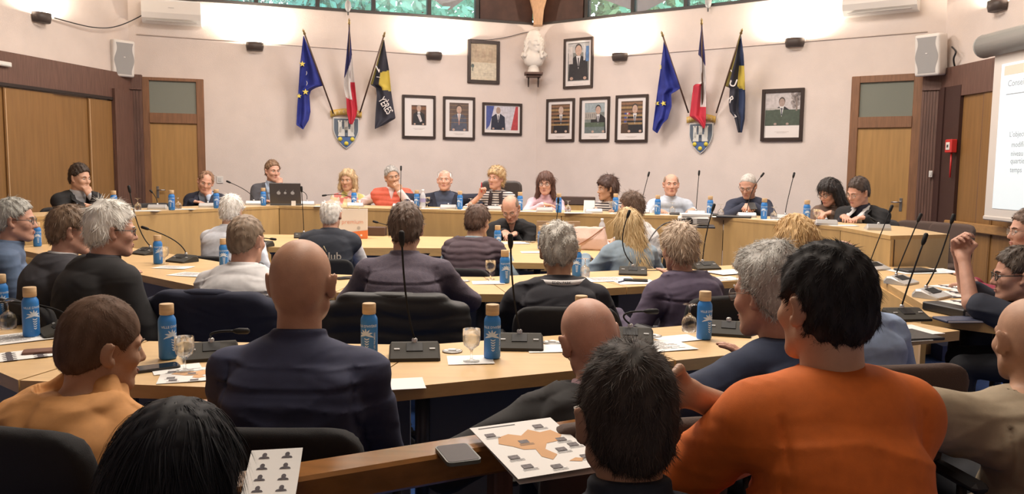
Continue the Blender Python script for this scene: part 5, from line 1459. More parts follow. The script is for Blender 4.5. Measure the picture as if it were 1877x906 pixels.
DP[3] = person('man in grey suit with hand over mouth, behind the open laptop', 500, 314, 10.15, -168, -138, PLAT, pitch=6, lean=.06, skinm=SK_PINK, hair=short((.16, .095, .055), t=.016), hs=1.04,
    tops=[shirt(LBL), jacket(GREYS)], arms={-1: chin_arm(h, -1, 28, (.0, 0)), 1: dict(w=(.10, .32, DT+.04), fd=(-.8, .4, 0))}, group=DG)
DP[4] = person('woman with wavy blonde bob and colourful patterned blouse at the dais', 637, 331, 10.05, 180, 172, PLAT, pitch=4, lean=.06, female=True, skinm=SK_TAN, hs=1.04,
    hair=longh((.36, .26, .15), -.085, -.08, sw=.098, ns=3000, L=.055, curl=.3, c=-.004, front=.5, amp=.007, fr=70), tops=[shirt(FLOR, collar='shirt')], arms=arms_desk(DT, .16, .30), group=DG)
h = hz_of(719, 325, 9.95, PLAT)
DP[5] = person('grey-haired man in bright orange-red padded vest leaning back, hand at mouth', 719, 325, 9.95, -176, -158, PLAT, pitch=4, roll=8, lean=-.04, skinm=SK_TAN, hair=short((.26, .25, .24)), hs=1.04, w=1.04,
    tops=[shirt(cl('cloth_white_pink', (.68, .56, .56))), dict(kind='vest', m=ORV, g=.030, sleeve=0, rib=.06, v=(.10, .03), collar='turtle', ch=.03)],
    arms={-1: chin_arm(h, -1, 18, (-.03, .03)), 1: dict(w=(.36, .10, h-.38), fd=(.4, .4, -.6), e=(.6, -.6, -.2))}, group=DG)
DP[6] = person('bald man with glasses pushed up on forehead, navy jacket, arms spread wide', 815, 331, 9.85, 180, 178, PLAT, pitch=-4, lean=-.03, w=1.10, skinm=SK_PINK, hs=1.05,
    hair=short(WHITEH, t=.003, ts=.004, amp=.001, ns=300, L=.012, bald=[BALDTOP, ((0, .06, .09), (.09, .06, .07))]),
    tops=[shirt(cl('cloth_slate_blue', (.05, .065, .11))), jacket(DKNAVY, v=(.40, .115))], arms={s: dict(w=(s*.43, .16, DT+.03), fd=(s*.5, .6, -.3), e=(s*.9, -.3, .1)) for s in (-1, 1)},
    glasses=dict(rimless, dz=.062, dy=-.012, up=.25), group=DG)
h = hz_of(909, 327, 9.7, PLAT)
DP[7] = person('blonde woman in striped top and dark scarf, red pen raised, before tall leather chair', 909, 327, 9.7, 172, 150, PLAT, pitch=2, roll=-4, lean=.02, female=True, skinm=SK_PINK, hs=1.04,
    hair=short((.36, .25, .13), t=.024, ts=.020, n=(0, -.55, .83), c=.000, L=.045, nape=-.085, amp=.005, locks=[((q*.075, -.02, .02), (q*.074, -.03, -.065), .022, .016) for q in (-1, 1)]),
    tops=[dict(kind='shirt', m=STR, g=.010, collar='crew', sleeve=.5, fold=.003)], arms={1: dict(w=(.17, .17, h-.20), fd=(-.2, .2, .9), pn=(-.6, .6, 0), curl=1.2, e=(.8, .2, -.7)), -1: dict(w=(-.16, .30, DT+.04), fd=(.5, .7, 0))},
    glasses=dict(gl, dz=.075, dy=-.02, up=.3), group=DG)
DP[8] = person('woman with straight brown hair and glasses, pink shirt, arms folded on dais', 1000, 337, 9.5, 176, 168, PLAT, pitch=6, lean=.10, female=True, skinm=SK_PINK, hs=1.05,
    hair=longh((.075, .035, .025), -.15, -.14, sw=.092, ns=3600, c=-.020), tops=[shirt(PINK)], arms={s: dict(w=(s*.02, .30+.04*s, DT+.04+.02*s), fd=(-s*.95, .1, 0), pn=(0, 0, -1), e=(s, -.1, -.5)) for s in (-1, 1)}, glasses=gl, group=DG)
DP[9] = person('woman with short dark wavy hair and striped top looking left at the dais', 1112, 347, 9.35, 165, 108, PLAT, pitch=4, lean=.05, female=True, skinm=SK_TAN, hs=1.04,
    hair=short((.045, .022, .016), t=.032, ts=.026, n=(0, -.62, .78), c=-.004, L=.05, nape=-.095, curl=.25, amp=.007, fr=60, locks=[((q*.078, -.03, .02), (q*.08, -.045, -.09), .030, .020) for q in (-1, 1)]+[((0, -.08, .0), (0, -.08, -.09), .055, .035)]),
    tops=[dict(kind='shirt', m=STR, g=.010, collar='crew', fold=.003)], arms=arms_desk(DT, .15, .28), group=DG)
DP[10] = person('bald man in pale blue button-down shirt sitting upright at the dais', 1230, 339, 9.2, 180, 176, PLAT, pitch=0, lean=.02, w=1.05, skinm=SK_PINK, hs=1.04,
    hair=short((.20, .14, .10), t=.006, ts=.006, amp=.001, ns=900, L=.018, bald=[BALDTOP, ((0, .075, .085), (.075, .06, .07))]), tops=[shirt(cl('cloth_pale_blue', (.56, .63, .74)), g=.014)], arms=arms_desk(DT, .20, .30), group=DG)
DP[11] = person('grey cropped man with glasses and navy sweater looking down at his phone', 1371, 341, 8.85, 158, 146, PLAT, pitch=26, lean=.10, skinm=SK_PINK, hs=1.06, jaw=1.05,
    hair=short((.34, .32, .30), t=.004, ts=.003, L=.010, amp=.001, c=.010), tops=[dict(kind='sweater', m=cl('cloth_navy_knit', (.022, .028, .055)), g=.016, collar='turtle', ch=.03)],
    arms={s: dict(w=(s*.05-.02, .30, DT+.10), fd=(-s*.55, .75, -.1), pn=(-s*.5, 0, -.8), curl=.7, e=(s, -.2, -.6)) for s in (-1, 1)}, glasses=tort, group=DG)
DP[12] = person('woman with long black hair and glasses, brown jacket, looking down at dais', 1519, 353, 8.15, 140, 118, PLAT, pitch=26, lean=.10, female=True, skinm=SK_PINK, hs=1.04,
    hair=longh(BLKH, -.20, -.22, sw=.10, ns=3600, col2=(.04, .03, .03)), tops=[dict(kind='jacket', m=TAUPE, g=.020, collar='crew')], arms={s: dict(w=(s*.05, .30, DT+.07), fd=(-s*.5, .8, -.1), curl=.6) for s in (-1, 1)}, glasses=gl, group=DG)
DP[13] = person('man in black suit with white scarf leaning in at right end of dais', 1573, 353, 7.80, 138, 112, PLAT, pitch=22, roll=-6, lean=.12, skinm=SK_PINK, hs=1.06, w=1.05,
    hair=short((.045, .03, .024), t=.022, ts=.006), tops=[shirt(cl('cloth_ink', (.03, .03, .05))), jacket(BLK, v=(.34, .07))], arms={s: dict(w=(s*.10, .32, DT+.05), fd=(-s*.5, .8, 0), curl=.6) for s in (-1, 1)}, glasses=rimless, group=DG)
# ---- man reading at the innermost table
DP[14] = person('bald bearded man with glasses in black shirt reading a paper at innermost table', 936, 383, 8.3, 178, 168, 0, pitch=34, roll=4, lean=.16, w=1.08, skinm=SK_PINK, hs=1.10,
    hair=short((.16, .11, .08), t=.002, ts=.003, amp=.0005, ns=400, L=.010, bald=[BALDTOP, ((0, .07, .085), (.08, .07, .07))]),
    hair2=dict(raw=True, name='beard', col=(.20, .13, .09), amp=.002, ns=900, L=.014, wd=.002, flow='down', ells=[((0, .070, -.098), (.030, .024, .022)), ((0, .092, -.047), (.020, .006, .005))], locks=[((q*.052, .02, -.062), (q*.02, .066, -.100), .014, .014) for q in (-1, 1)]),
    tops=[dict(kind='shirt', m=BLK, g=.016, collar='shirt', v=(.10, .03))], arms={1: dict(w=(.07, .36, .80), fd=(-.2, .9, -.1), curl=.3), -1: dict(w=(-.04, .40, .78), fd=(.5, .8, -.1), curl=.4)}, glasses=rimless, res=.007)
# ---- innermost ring, seen from behind
RG = 'people around the innermost table'
def away(label, px, py, d, by, hy, **k): k.setdefault('group', RG); return person(label, px, py, d, by, hy, 0, **k)
ta = lambda y=.34, x=.16: arms_desk(TZ, x, y)
DP[15] = away('white-haired person in pale shirt seen from behind at left of innermost table', 425, 388, 6.75, -12, -8, pitch=10, lean=.12, hair=short(WHITEH, t=.022, ts=.014, L=.04, curl=.2), tops=[shirt(PALE)], arms=ta(), eyes=False, res=.009)
DP[16] = away('white-haired man from behind in navy vest with club lettering', 607, 394, 6.6, 2, -6, lean=.06, skinm=SK_PINK, hair=short(WHITEH, t=.008, ts=.008, L=.025, bald=[((0, -.03, .13), (.06, .08, .045))]),
    tops=[shirt(WHT), dict(kind='vest', m=cl('cloth_navy_vest', (.028, .034, .05)), g=.026, sleeve=0, collar='turtle', ch=.055)], arms=ta(), eyes=False, res=.008)
DP[17] = away('dark-haired person from behind in plum quilted vest and light blue sleeves', 876, 408, 6.2, -14, -30, pitch=14, lean=.12, hair=short((.075, .042, .03), t=.016, ts=.014, L=.04), tops=[shirt(cl('cloth_sky', (.30, .40, .48))), dict(kind='vest', m=cl('cloth_plum_vest', (.085, .058, .075)), g=.030, sleeve=0, rib=.045, collar='turtle', ch=.03)], arms=ta(.34, .2), eyes=False, res=.008, w=.98)
DP[18] = away('blonde woman with long straight hair in denim jacket seen from behind', 1148, 412, 6.15, 14, 24, pitch=6, lean=.06, female=True, hair=longh(BLOND, -.32, -.40, sw=.06, ns=5200, L=.12, t=.012, ts=.008, c=-.012, ext=((-.2, -.3, -.55), (.2, .2, .2)), n=(0, -.9, .43), col2=(.66, .52, .30)), tops=[dict(kind='jacket', m=DENIM, g=.018, collar='shirt')], arms=ta(.30, .26), eyes=False, res=.008)
DP[19] = away('young man in white shirt with tousled brown hair looking left', 1157, 383, 7.5, 62, 72, pitch=12, lean=.08, hair=short((.085, .05, .032), t=.034, ts=.012, L=.045, curl=.35, tf=.02), tops=[shirt(WHT, g=.018)], arms=ta(), res=.008, seatoff=0)
# ---- middle ring
RG2 = 'people around the middle table'
def mid(*a, **k): k.setdefault('group', RG2); k.setdefault('res', .007); return away(*a, **k)
DP[20] = mid('grey-haired man with glasses in blue-grey sweater at the far left', 30, 405, 4.75, -62, -72, pitch=4, lean=.04, skinm=SK_PINK, hair=short((.30, .30, .28), t=.016, ts=.012, L=.035), tops=[shirt(BLUEG, g=.02)], arms=ta(.3), glasses=gl, w=1.05)
h = hz_of(130, 424, 4.3, 0)
DP[21] = mid('brown-haired man with glasses and dark vest with white piping, left side', 132, 424, 4.3, -48, -62, pitch=8, lean=.06, skinm=SK_PINK, hair=short((.13, .085, .055), t=.018, ts=.014, L=.04), tops=[shirt(WHT), dict(kind='vest', m=GUNM, g=.028, sleeve=.32, collar='turtle', ch=.035)], arms={-1: dict(w=(-.06, .24, h-.12), fd=(.1, .2, 1), pn=(.3, -1, 0), curl=.9, e=(-.6, .3, -.7)), 1: dict(w=(.16, .30, .78))}, glasses=rimless, w=1.04)
DP[22] = mid('white-haired man with thick hair and black sweater turned right, left side', 207, 424, 3.9, -38, -58, pitch=6, lean=.06, skinm=SK_PINK, hair=short((.66, .64, .60), t=.026, ts=.018, L=.05, curl=.2, amp=.005, fr=50, wd=.003, col2=(.85, .84, .80)), tops=[shirt(GUNM, g=.010), dict(kind='sweater', m=BLK, g=.024, collar='turtle', ch=.02, fold=.007)], arms={-1: dict(w=(-.10, .36, .70)), 1: dict(w=(.24, .34, .52), fd=(-.2, .8, -.5))}, glasses=gl, w=1.10, bulk=1.08)
DP[23] = mid('man with short greying brown hair in white shirt seen from behind', 453, 441, 4.2, -6, -20, pitch=6, lean=.08, skinm=SK_PINK, hair=short((.19, .14, .10), t=.012, ts=.008, L=.022), tops=[shirt(WHT, g=.018, fold=.014, yoke=.09)], arms=ta(.34), w=1.04)
DP[24] = mid('brown-haired man in dark plum check shirt seen from behind, centre', 744, 420, 4.2, 0, 0, pitch=6, lean=.10, hair=short((.085, .055, .04), t=.020, ts=.013, L=.03, nape=-.09), tops=[shirt(mat('cloth_plum_check', (.105, .085, .115), .85, bump=.2, bscale=200, weave=.5, col2=(.085, .07, .10), var=.2, vscale=60), g=.016, fold=.010, yoke=.10)], arms={s: dict(w=(s*.10, .38, .78), e=(s*1.0, -.1, -.45)) for s in (-1, 1)}, eyes=False, w=1.04, res=.006)
DP[25] = mid('grey curly-haired man in dark shirt with white lettered collar, from behind', 1023, 462, 4.1, 2, 4, pitch=14, lean=.12, skinm=SK_TAN, hs=1.05, hair=short((.34, .32, .29), t=.022, ts=.016, L=.04, curl=.6, amp=.007, fr=60, ns=4200, col2=(.70, .68, .63), curlmode=1), tops=[dict(kind='shirt', m=cl('cloth_ink_polo', (.016, .016, .024)), g=.018, collar='shirt', fold=.010, yoke=.10)], arms=ta(.34, .2), eyes=False, w=1.08, res=.006)
DP[26] = mid('older woman with short grey-blonde hair, glasses and purple blouse', 1244, 458, 4.4, 20, 22, pitch=8, lean=.08, female=True, skinm=SK_PINK, hair=short((.36, .28, .21), t=.026, ts=.020, L=.045, curl=.25, amp=.004), tops=[dict(kind='shirt', m=cl('cloth_purple', (.085, .065, .11)), g=.018, collar='crew', fold=.010, yoke=.09)], arms={-1: dict(w=(-.30, .26, .66), fd=(.2, .8, -.2)), 1: dict(w=(.12, .34, .78))}, glasses=rimless, w=1.05)
DP[27] = mid('woman with golden blonde hair and a dark clip, right of the middle ring', 1455, 437, 5.0, -4, 22, pitch=6, lean=.06, female=True, skinm=SK_PINK, hs=1.06, hair=longh((.46, .28, .11), -.10, -.12, sw=.09, ns=4600, L=.06, curl=.2, amp=.006, col2=(.72, .52, .28)), tops=[shirt(cl('cloth_cream', (.45, .38, .30)))], arms=ta(), glasses=tort)
# ---- near ring
RG3 = 'people around the near table'
def near(*a, **k): k.setdefault('group', RG3); k.setdefault('res', .0055); return away(*a, **k)
DP[28] = near('young man with cropped brown hair in apricot hooded sweatshirt', 189, 636, 2.18, -22, -46, pitch=10, roll=4, lean=.14, skinm=SK_TAN, hs=1.04, hair=short((.085, .048, .030), t=.014, ts=.006, L=.016, ns=16000, wd=.0011, amp=.001, lift=.25, rough=.7, spec=.2, tf=.004, nape=-.085, n=(0, -.64, .77), c=-.015), tops=[dict(kind='hoodie', m=HOODM, g=.028, collar='hood', fold=.012, yoke=.5)], arms={-1: dict(w=(-.20, .32, .72)), 1: dict(w=(.16, .36, .74), fd=(-.4, .8, 0))}, w=1.02)
DP[29] = near('bald man from behind in dark navy shirt, large in the foreground', 554, 520, 2.28, 0, -2, pitch=0, lean=.05, skinm=skin('warm', (.52, .29, .19)), hs=1.08, hair=short((.33, .20, .14), t=.0006, ts=.0012, amp=0, ns=1500, L=.003, wd=.0007, lift=.3, nape=-.075, bald=[BALDTOP], nobrow=True, col2=(.40, .26, .19), nobase=True), tops=[dict(kind='shirt', m=cl('cloth_navy_shirt', (.036, .042, .090)), g=.016, collar='turtle', ch=.052, nk=.060, fold=.012, p=2.8, yoke=.085)], legs=cl('cloth_jeans', (.09, .14, .24)), arms={s: dict(w=(s*.15, .36, .70), e=(s*.25, -.35, -.9)) for s in (-1, 1)}, w=1.04, bulk=1.06)
DP[30] = near('bald older man in black jacket leaning left, behind the map leaflet', 1080, 622, 2.42, 10, 16, pitch=16, roll=-10, lean=.14, skinm=SK_PINK, hs=1.05, hair=short((.50, .34, .27), t=.0004, ts=.0008, amp=.0, ns=3600, L=.006, wd=.0008, bald=[BALDTOP], col2=(.55, .46, .42), nobase=True), tops=[shirt(PINK, g=.008), dict(kind='jacket', m=cl('cloth_black_blazer', (.018, .017, .018)), g=.024, collar='shirt', ch=.03, fold=.012, yoke=.5)], arms={-1: dict(w=(-.30, .25, .60), fd=(.2, .8, -.3), e=(-1, -.4, -.3)), 1: dict(w=(.14, .36, .74))}, w=1.06)
DP[31] = near('man with thick wavy grey hair and glasses in navy sweater', 1408, 540, 2.50, 30, 40, pitch=8, lean=.12, skinm=SK_PINK, hs=1.10, hair=short((.36, .35, .33), t=.026, ts=.020, L=.045, curl=.5, amp=.006, fr=45, ns=7000, wd=.002, curlmode=1, col2=(.66, .65, .61), nape=-.10), tops=[dict(kind='sweater', m=cl('cloth_navy_sweat', (.020, .032, .075)), g=.022, collar='crew', fold=.012, yoke=.5)], arms={-1: dict(w=(-.36, .30, .77), fd=(.6, .7, 0), e=(-1, .1, -.15)), 1: dict(w=(.14, .34, .76))}, glasses=rimless, w=1.12)
DP[32] = near('man with bald crown in light blue shirt, mostly hidden behind the black-haired head', 1535, 500, 2.95, 10, 6, pitch=6, lean=.08, skinm=SK_PINK, hair=short((.3, .27, .24), t=.003, ts=.004, amp=.001, ns=500, L=.01, bald=[BALDTOP]), tops=[shirt(cl('cloth_sky_blue', (.33, .44, .66)), g=.02)], arms=ta(.28, .2), w=1.04, eyes=False, res=.008)
# ---- right-hand side
h = hz_of(1862, 506, 3.95, 0)
DP[33] = away('man with dark glasses and charcoal polo, forearm raised on the right', 1864, 506, 3.95, 66, 72, pitch=6, lean=.16, skinm=SK_PINK, hs=1.04, hair=short((.06, .045, .035), t=.020, ts=.012, L=.035), tops=[dict(kind='shirt', m=cl('cloth_charcoal_polo', (.035, .042, .065)), g=.020, collar='shirt', sleeve=.42)], arms={-1: dict(w=(.02, .44, 1.03), fd=(.5, .1, .85), pn=(.6, -.3, 0), curl=.9, e=(-.35, .9, -.6), hs=1.05), 1: dict(w=(.10, .46, 1.05), fd=(-.6, .1, .7), pn=(-.5, -.3, 0), curl=.8, e=(.7, .2, -.7))}, glasses=dict(gl, r=.0026), group='people at the right-hand table', res=.006)
DP[34] = away('man in burgundy top at the right edge of the photo, mostly cut off', 1884, 425, 4.75, 78, 82, pitch=4, lean=.08, skinm=SK_PINK, hair=short((.13, .09, .07), t=.018, L=.035), tops=[dict(kind='shirt', m=BURG, g=.018, collar='crew')], arms={-1: dict(w=(-.10, .42, .78), e=(-1, .2, -.5)), 1: dict(w=(.10, .36, .78))}, glasses=rimless, group='people at the right-hand table')
DP[35] = near('man with shaved head and beige T-shirt, tattooed arm stretched out, right edge', 1886, 625, 2.30, 8, 0, pitch=4, lean=.06, skinm=SK_TAN, hs=1.06, hair=short((.24, .15, .11), t=.0008, ts=.0012, amp=0, ns=2600, L=.003, wd=.0008, lift=.3, col2=(.30, .20, .15), nobase=True), tops=[dict(kind='shirt', m=BEIGE, g=.020, collar='crew', sleeve=.36, fold=.013, yoke=.5, ar=.03)], arms={-1: dict(w=(-.72, .12, .84), fd=(-.95, .2, -.15), pn=(0, 0, -1), curl=.5, e=(-.2, -.6, .3)), 1: dict(w=(.2, .3, .62))}, w=1.08, bulk=1.06)
DP[36] = near('man with black hair in bright orange T-shirt, large in right foreground', 1508, 563, 1.62, 6, 24, pitch=4, lean=.06, lat=.02, skinm=SK_TAN, hs=.95, hair=short((.008, .007, .007), t=.018, ts=.012, cut=[((q*.09, .004, -.006), (.034, .034, .044)) for q in (-1, 1)], L=.022, ns=16000, wd=.0011, curl=.16, lift=.10, rough=.7, spec=.2, nape=-.105, amp=.003, col2=(.035, .032, .034), n=(0, -.76, .65), c=-.02), tops=[dict(kind='shirt', m=ORT, g=.022, collar='crew', sleeve=.46, fold=.013, yoke=.5, ar=.022, p=2.6)], arms={-1: dict(w=(.0, .30, .80), fd=(.9, .2, 0), pn=(0, -1, -.2), curl=.4, e=(-1, .05, -.45)), 1: dict(w=(-.255, .13, 1.0), fd=(-.85, -.45, .20), pn=(.3, -1, -.1), curl=.7, e=(.0, .9, -.6))}, w=.88, bulk=1.02, group='people in the public seats', res=.005)
DP[37] = near('man with short dark hair and glasses, nearest head at bottom centre', 1147, 772, 1.46, 6, 8, pitch=4, lean=.06, skinm=SK_DARK, hs=1.05, hair=short((.016, .012, .010), t=.022, ts=.007, L=.026, ns=17000, wd=.0010, curl=.24, lift=.15, rough=.65, spec=.25, nape=-.092, amp=.002, col2=(.075, .055, .045)), tops=[dict(kind='shirt', m=cl('cloth_ink_blue', (.014, .020, .035)), g=.020, collar='turtle', ch=.075)], arms={s: dict(w=(s*.16, .30, .60)) for s in (-1, 1)}, glasses=dict(m=mat('clear_frame_glasses', (.62, .60, .56), .25), r=.0024), w=1.04, group='people in the public seats', res=.005, hip=.50)
DP[38] = near('woman with smooth black hair, nearest head at bottom left', 328, 882, 1.42, -4, -10, pitch=10, lean=.08, female=True, skinm=SK_DARK, hs=1.0, hair=longh((.006, .006, .008), -.22, -.26, sw=.095, ns=14000, L=.10, wd=.0018, t=.026, ts=.026, col2=(.014, .015, .020), rough=.6, spec=.14, c=-.02, n=(0, -.9, .43), amp=.0015, curl=.03, lift=.0, out=.7), tops=[dict(kind='shirt', m=BLK, g=.016, collar='crew')], arms={s: dict(w=(s*.16, .30, .58)) for s in (-1, 1)}, group='people in the public seats', res=.005, hip=.46, eyes=False)
# ------------------------------------------------------------------ chairs under and behind the people
CHAIR_FOR = {  # person -> kind, label, back offset
 1: ('dark', 'dark chair under the young man in black suit, left end of dais', .0), 2: ('dark', 'dark chair under the reddish-haired man at the dais', .0), 3: ('dark', 'dark chair under the man in grey suit', .0),
 4: ('dark', 'dark chair under the woman in the floral blouse', .0), 5: ('dark', 'dark chair under the man in orange-red vest', .0), 6: ('dark', 'dark chair under the man with glasses on forehead', .0),
 7: ('tall', 'tall dark leather chair behind the woman in striped top, centre of dais', .06), 8: ('dark', 'dark chair under the woman in pink shirt', .0), 9: ('dark', 'dark chair under the woman looking left', .0),
 10: ('dark', 'dark chair under the man in pale blue shirt at dais', .0), 11: ('dark', 'dark chair under the man with phone at dais', .0), 12: ('dark', 'dark chair under the woman with long black hair at dais', .0), 13: ('dark', 'dark chair under the man with white scarf', .0),
 14: ('black', 'black chair under the bearded man reading', .0), 15: ('low', 'black chair under the white-haired person in pale shirt', .02), 16: ('low', 'black chair behind the navy club vest', .05), 17: ('low', 'black chair behind the plum quilted vest', .05),
 18: ('low', 'black chair behind the blonde woman in denim', .05), 19: ('low', 'black chair of the young man in white shirt, right of the denim jacket', .04),
 20: ('black', 'black chair under the grey-haired man at far left', .02), 21: ('black', 'black chair behind the man in dark piped vest, left', .04), 22: ('black', 'black chair behind the white-haired man in black sweater', .04), 23: ('black', 'black chair under the navy jacket draped behind the white shirt', .04),
 24: ('black', 'black chair under the padded jacket behind the plum check shirt', .04), 25: ('black', 'black chair behind the man with lettered collar', .04), 26: ('black', 'black chair behind the woman in purple blouse', .04), 27: ('black', 'black chair under the woman with golden hair', .02),
 28: ('big', 'large black chair behind the apricot hooded sweatshirt, lower left', .06), 29: ('black', 'black chair behind the navy-shirted bald man in foreground', .05), 30: ('brown', 'brown chair behind the black-jacketed bald man', .02), 31: ('brown', 'brown chair under the man with wavy grey hair', .02), 32: ('brown', 'brown chair under the hidden man in light blue', .02),
 33: ('brown', 'brown chair under the man in charcoal polo', .02), 34: ('brown', 'brown chair under the man in burgundy', .02), 35: ('brown', 'brown chair under the man in beige T-shirt', .02), 36: ('brown', 'brown chair under the man in orange T-shirt', .02), 37: ('black', 'black chair under the nearest dark-haired man', .02), 38: ('black', 'black chair under the nearest black-haired woman', .02)}
SEATS = {}
for k, (kd, lb, bk) in CHAIR_FOR.items():
    if k in DP: SEATS[k] = seat_chair(DP[k], kd, lb, bk, dyaw=0.12 if k in (26,) else 0)
SEATS[28].location = (-1.06, 1.93, 0); SEATS[28].rotation_euler[2] = -.28
# empty chairs behind the right end of the dais
for px, py, d, yw, lb in ((1668, 404, 8.0, 2.3, 'first empty brown chair right of the man with white scarf'), (1714, 407, 7.75, 2.0, 'second empty brown chair, at the right end of the dais'), (297, 364, 9.4, -2.3, 'empty dark chair left of the reddish-haired man at dais'), (1108, 600, 99, 0, '')):
    if not lb: continue
    p = at(px, py, d); chair('brown' if px > 1000 else 'dark', p[0], p[1], yw, lb, PLAT)

# jackets left over chair backs
def draped(name, p, m, label, rib=0.0, top=.86, w=.27, low=.36, dx=0.0):
    ch = p; o = empty(name, ch.location, ch.rotation_euler[2], label, 'jacket')
    sgn = 1
    def sh(P):
        q = P.copy(); q[:, 1] = q[:, 1]+.235-.32*q[:, 0]**2+.14*(q[:, 2]-.63)
        x = np.abs(q[:, 0]); ww = w+.05*np.clip((top-.03-q[:, 2])*5, 0, 1)-.05*np.clip((q[:, 2]-top+.06)*12, 0, 1)
        th = .052+.005*np.sin(q[:, 0]*18+q[:, 2]*5)
        dx_ = x-ww; dz_ = np.maximum(q[:, 2]-top, low-q[:, 2]); dy_ = np.abs(q[:, 1])-th
        k = np.maximum(np.maximum(dx_, dz_), dy_)
        return smax(smax(dx_, dz_, .06), dy_, .05)
    pr = [U((A3((-.42, -.45, low-.05)), A3((.42, -.05, top+.05)), sh))]
    # sleeves hanging down at the sides
    for s in (-1, 1): pr.append(U(cone_f((s*(w+.01), -.21, top-.10), (s*(w+.045), -.25, low+.02), .055, .048), .03))
    if rib: pr.append(D(lambda P: .004-.007*np.abs(np.sin(PI*(P[:, 2]+.01*np.sin(P[:, 0]*14))/rib))))
    else: pr.append(D(lambda P: .004*noise3(P*np.array([1.6, 1, .5], np.float32), 16, 6)))
    # hollow where the chair back sits
    lo, hi, bf = box_f((0, 0, 0), (.25, .030, .25), .02)
    def inner(P):
        q = P.copy(); q[:, 2] -= top-.03-.25; q[:, 1] = q[:, 1]+.235-.32*P[:, 0]**2+.14*(P[:, 2]-.63); return bf(q)
    pr.append(S((A3((-.3, -.4, low-.1)), A3((.3, -.1, top)), inner)))
    sdf_obj('shell', pr, .009, m, o)
    c = sdf_obj('collar', [U(ell_f((0, -.265, top-.012), (.13, .040, .022))), S(ell_f((0, -.235, top+.02), (.07, .03, .03)), .01)], .009, m, o)
    return o
draped('jacket', SEATS[23], cl('cloth_navy_jacket', (.014, .018, .042)), 'dark navy jacket draped over the chair behind the white shirt', w=.29, low=.30)
draped('jacket', SEATS[24], cl('cloth_black_puffer', (.016, .016, .018), rough=.55), 'black padded jacket draped over the chair behind the plum check shirt', rib=.075, w=.29, low=.34)

# ------------------------------------------------------------------ bottles
bot_m = mat('bottle_blue', (.035, .20, .56), .42, spec=.4); cork = mat('bamboo_cap', (.62, .43, .24), .6, var=.2, vscale=8, stretch=(1, 1, 10)); wtxt = mat('bottle_print', (.62, .72, .85), .6)
def make_bottle():
    r = empty('water_bottle', (0, 0, 0))
    mb = MB(); mb.lathe([(.020, 0), (.029, .002), (.0315, .008), (.0315, .140), (.030, .150), (.0245, .160), (.0225, .165)], 28); mb.build('glass_body', bot_m, r)
    mb = MB(); mb.lathe([(.0235, .165), (.0252, .167), (.0252, .203), (.0235, .205)], 24); mb.build('cap', cork, r)
    def wrapv(vv, z0, a0=-PI/2, rr=.0319): return [(rr*math.cos(a0+x/.0319), rr*math.sin(a0+x/.0319), z0+y) for x, y, z in vv]
    vv, ff = text_geo("VILLE D'HYÈRES", .0125, 0.0, .02); t = MB(); t.add(wrapv(vv, .122), ff); t.build('lettering', wtxt, r)
    vv, ff = text_geo('LES PALMIERS', .0105, 0.0, .02); t = MB(); t.add(wrapv([(-y, x, z) for x, y, z in vv], .066, -PI/2+.98), ff); t.build('lettering', wtxt, r)
    t = MB()
    for k in range(7):
        a = PI*(.02+k*.96/6); pts = []
        for i in range(7):
            u = i/6; x = math.cos(a)*.030*u*(1.05)-.004; y = math.sin(a)*.028*u*1.1-.011*u*u*(1-.5*math.sin(a)); pts.append((x, y))
        wv = [.001, .0026, .0036, .0036, .0030, .0018, .0004]
        L_ = []; R_ = []
        for i in range(7):
            dx = pts[min(i+1, 6)][0]-pts[max(i-1, 0)][0]; dy = pts[min(i+1, 6)][1]-pts[max(i-1, 0)][1]; l = math.hypot(dx, dy); nx, ny = -dy/l, dx/l
            L_.append((pts[i][0]+nx*wv[i], pts[i][1]+ny*wv[i], 0)); R_.append((pts[i][0]-nx*wv[i], pts[i][1]-ny*wv[i], 0))
        t.add(wrapv(L_+R_, .088), [(i, 7+i, 8+i, i+1) for i in range(6)])
    for k in range(5):
        z = .078-.0095*k; s_ = (.0095-.0009*k)
        t.add(wrapv([(-s_, 0, 0), (0, -.004, 0), (s_, 0, 0), (s_, -.004, 0), (0, -.0085, 0), (-s_, -.004, 0)], z), [(0, 5, 4, 1), (1, 4, 3, 2)])
    t.build('palm_emblem', wtxt, r)
    t = MB(); vv, ff = text_geo("www.hyeres.fr", .0045); 
    t.add(wrapv([(x, y, z) for x, y, z in vv], .018), ff) if 0 else t.add(wrapv([(-.016, 0, 0), (.016, 0, 0), (.016, .0012, 0), (-.016, .0012, 0)], .026), [(0, 1, 2, 3)]); t.build('base_line', wtxt, r)
    return r
BOT = [None]
def on_top(px, py, z): return atz(px, py, z)
def bottle(px, py, z, label, spin=None):
    if BOT[0] is None: BOT[0] = make_bottle(); o = BOT[0]
    else: o = copy_tree(BOT[0])
    p = on_top(px, py, z); o.location = tuple(p+[0, 0, .001]); face = math.atan2(-p[0], p[1])
    o.rotation_euler = (0, 0, face+(random.uniform(-.5, .5) if spin is None else spin))
    tag(o, label, 'bottle', 'blue water bottles on the tables'); return o
bottle(3, 585, TZ, 'blue bottle cut off by the left edge of the photo, near table', .3); bottle(58, 617, TZ, 'blue bottle on near table beside the upturned glass at far left', .5); bottle(308, 658, TZ, 'blue bottle right of the hooded man on near table', .7); bottle(677, 655, TZ, 'blue bottle half hidden by the navy shirt shoulder on near table', -.3)
bottle(902, 657, TZ, 'blue bottle beside the water glass in centre of near table', .1); bottle(1064, 634, TZ, 'blue bottle behind the head of the black-jacketed bald man', 0); bottle(1290, 622, TZ, 'blue bottle beside the upturned glass left of the wavy grey head', .8); bottle(1595, 590, TZ, 'blue bottle by the light blue shoulder behind the orange T-shirt', .2)
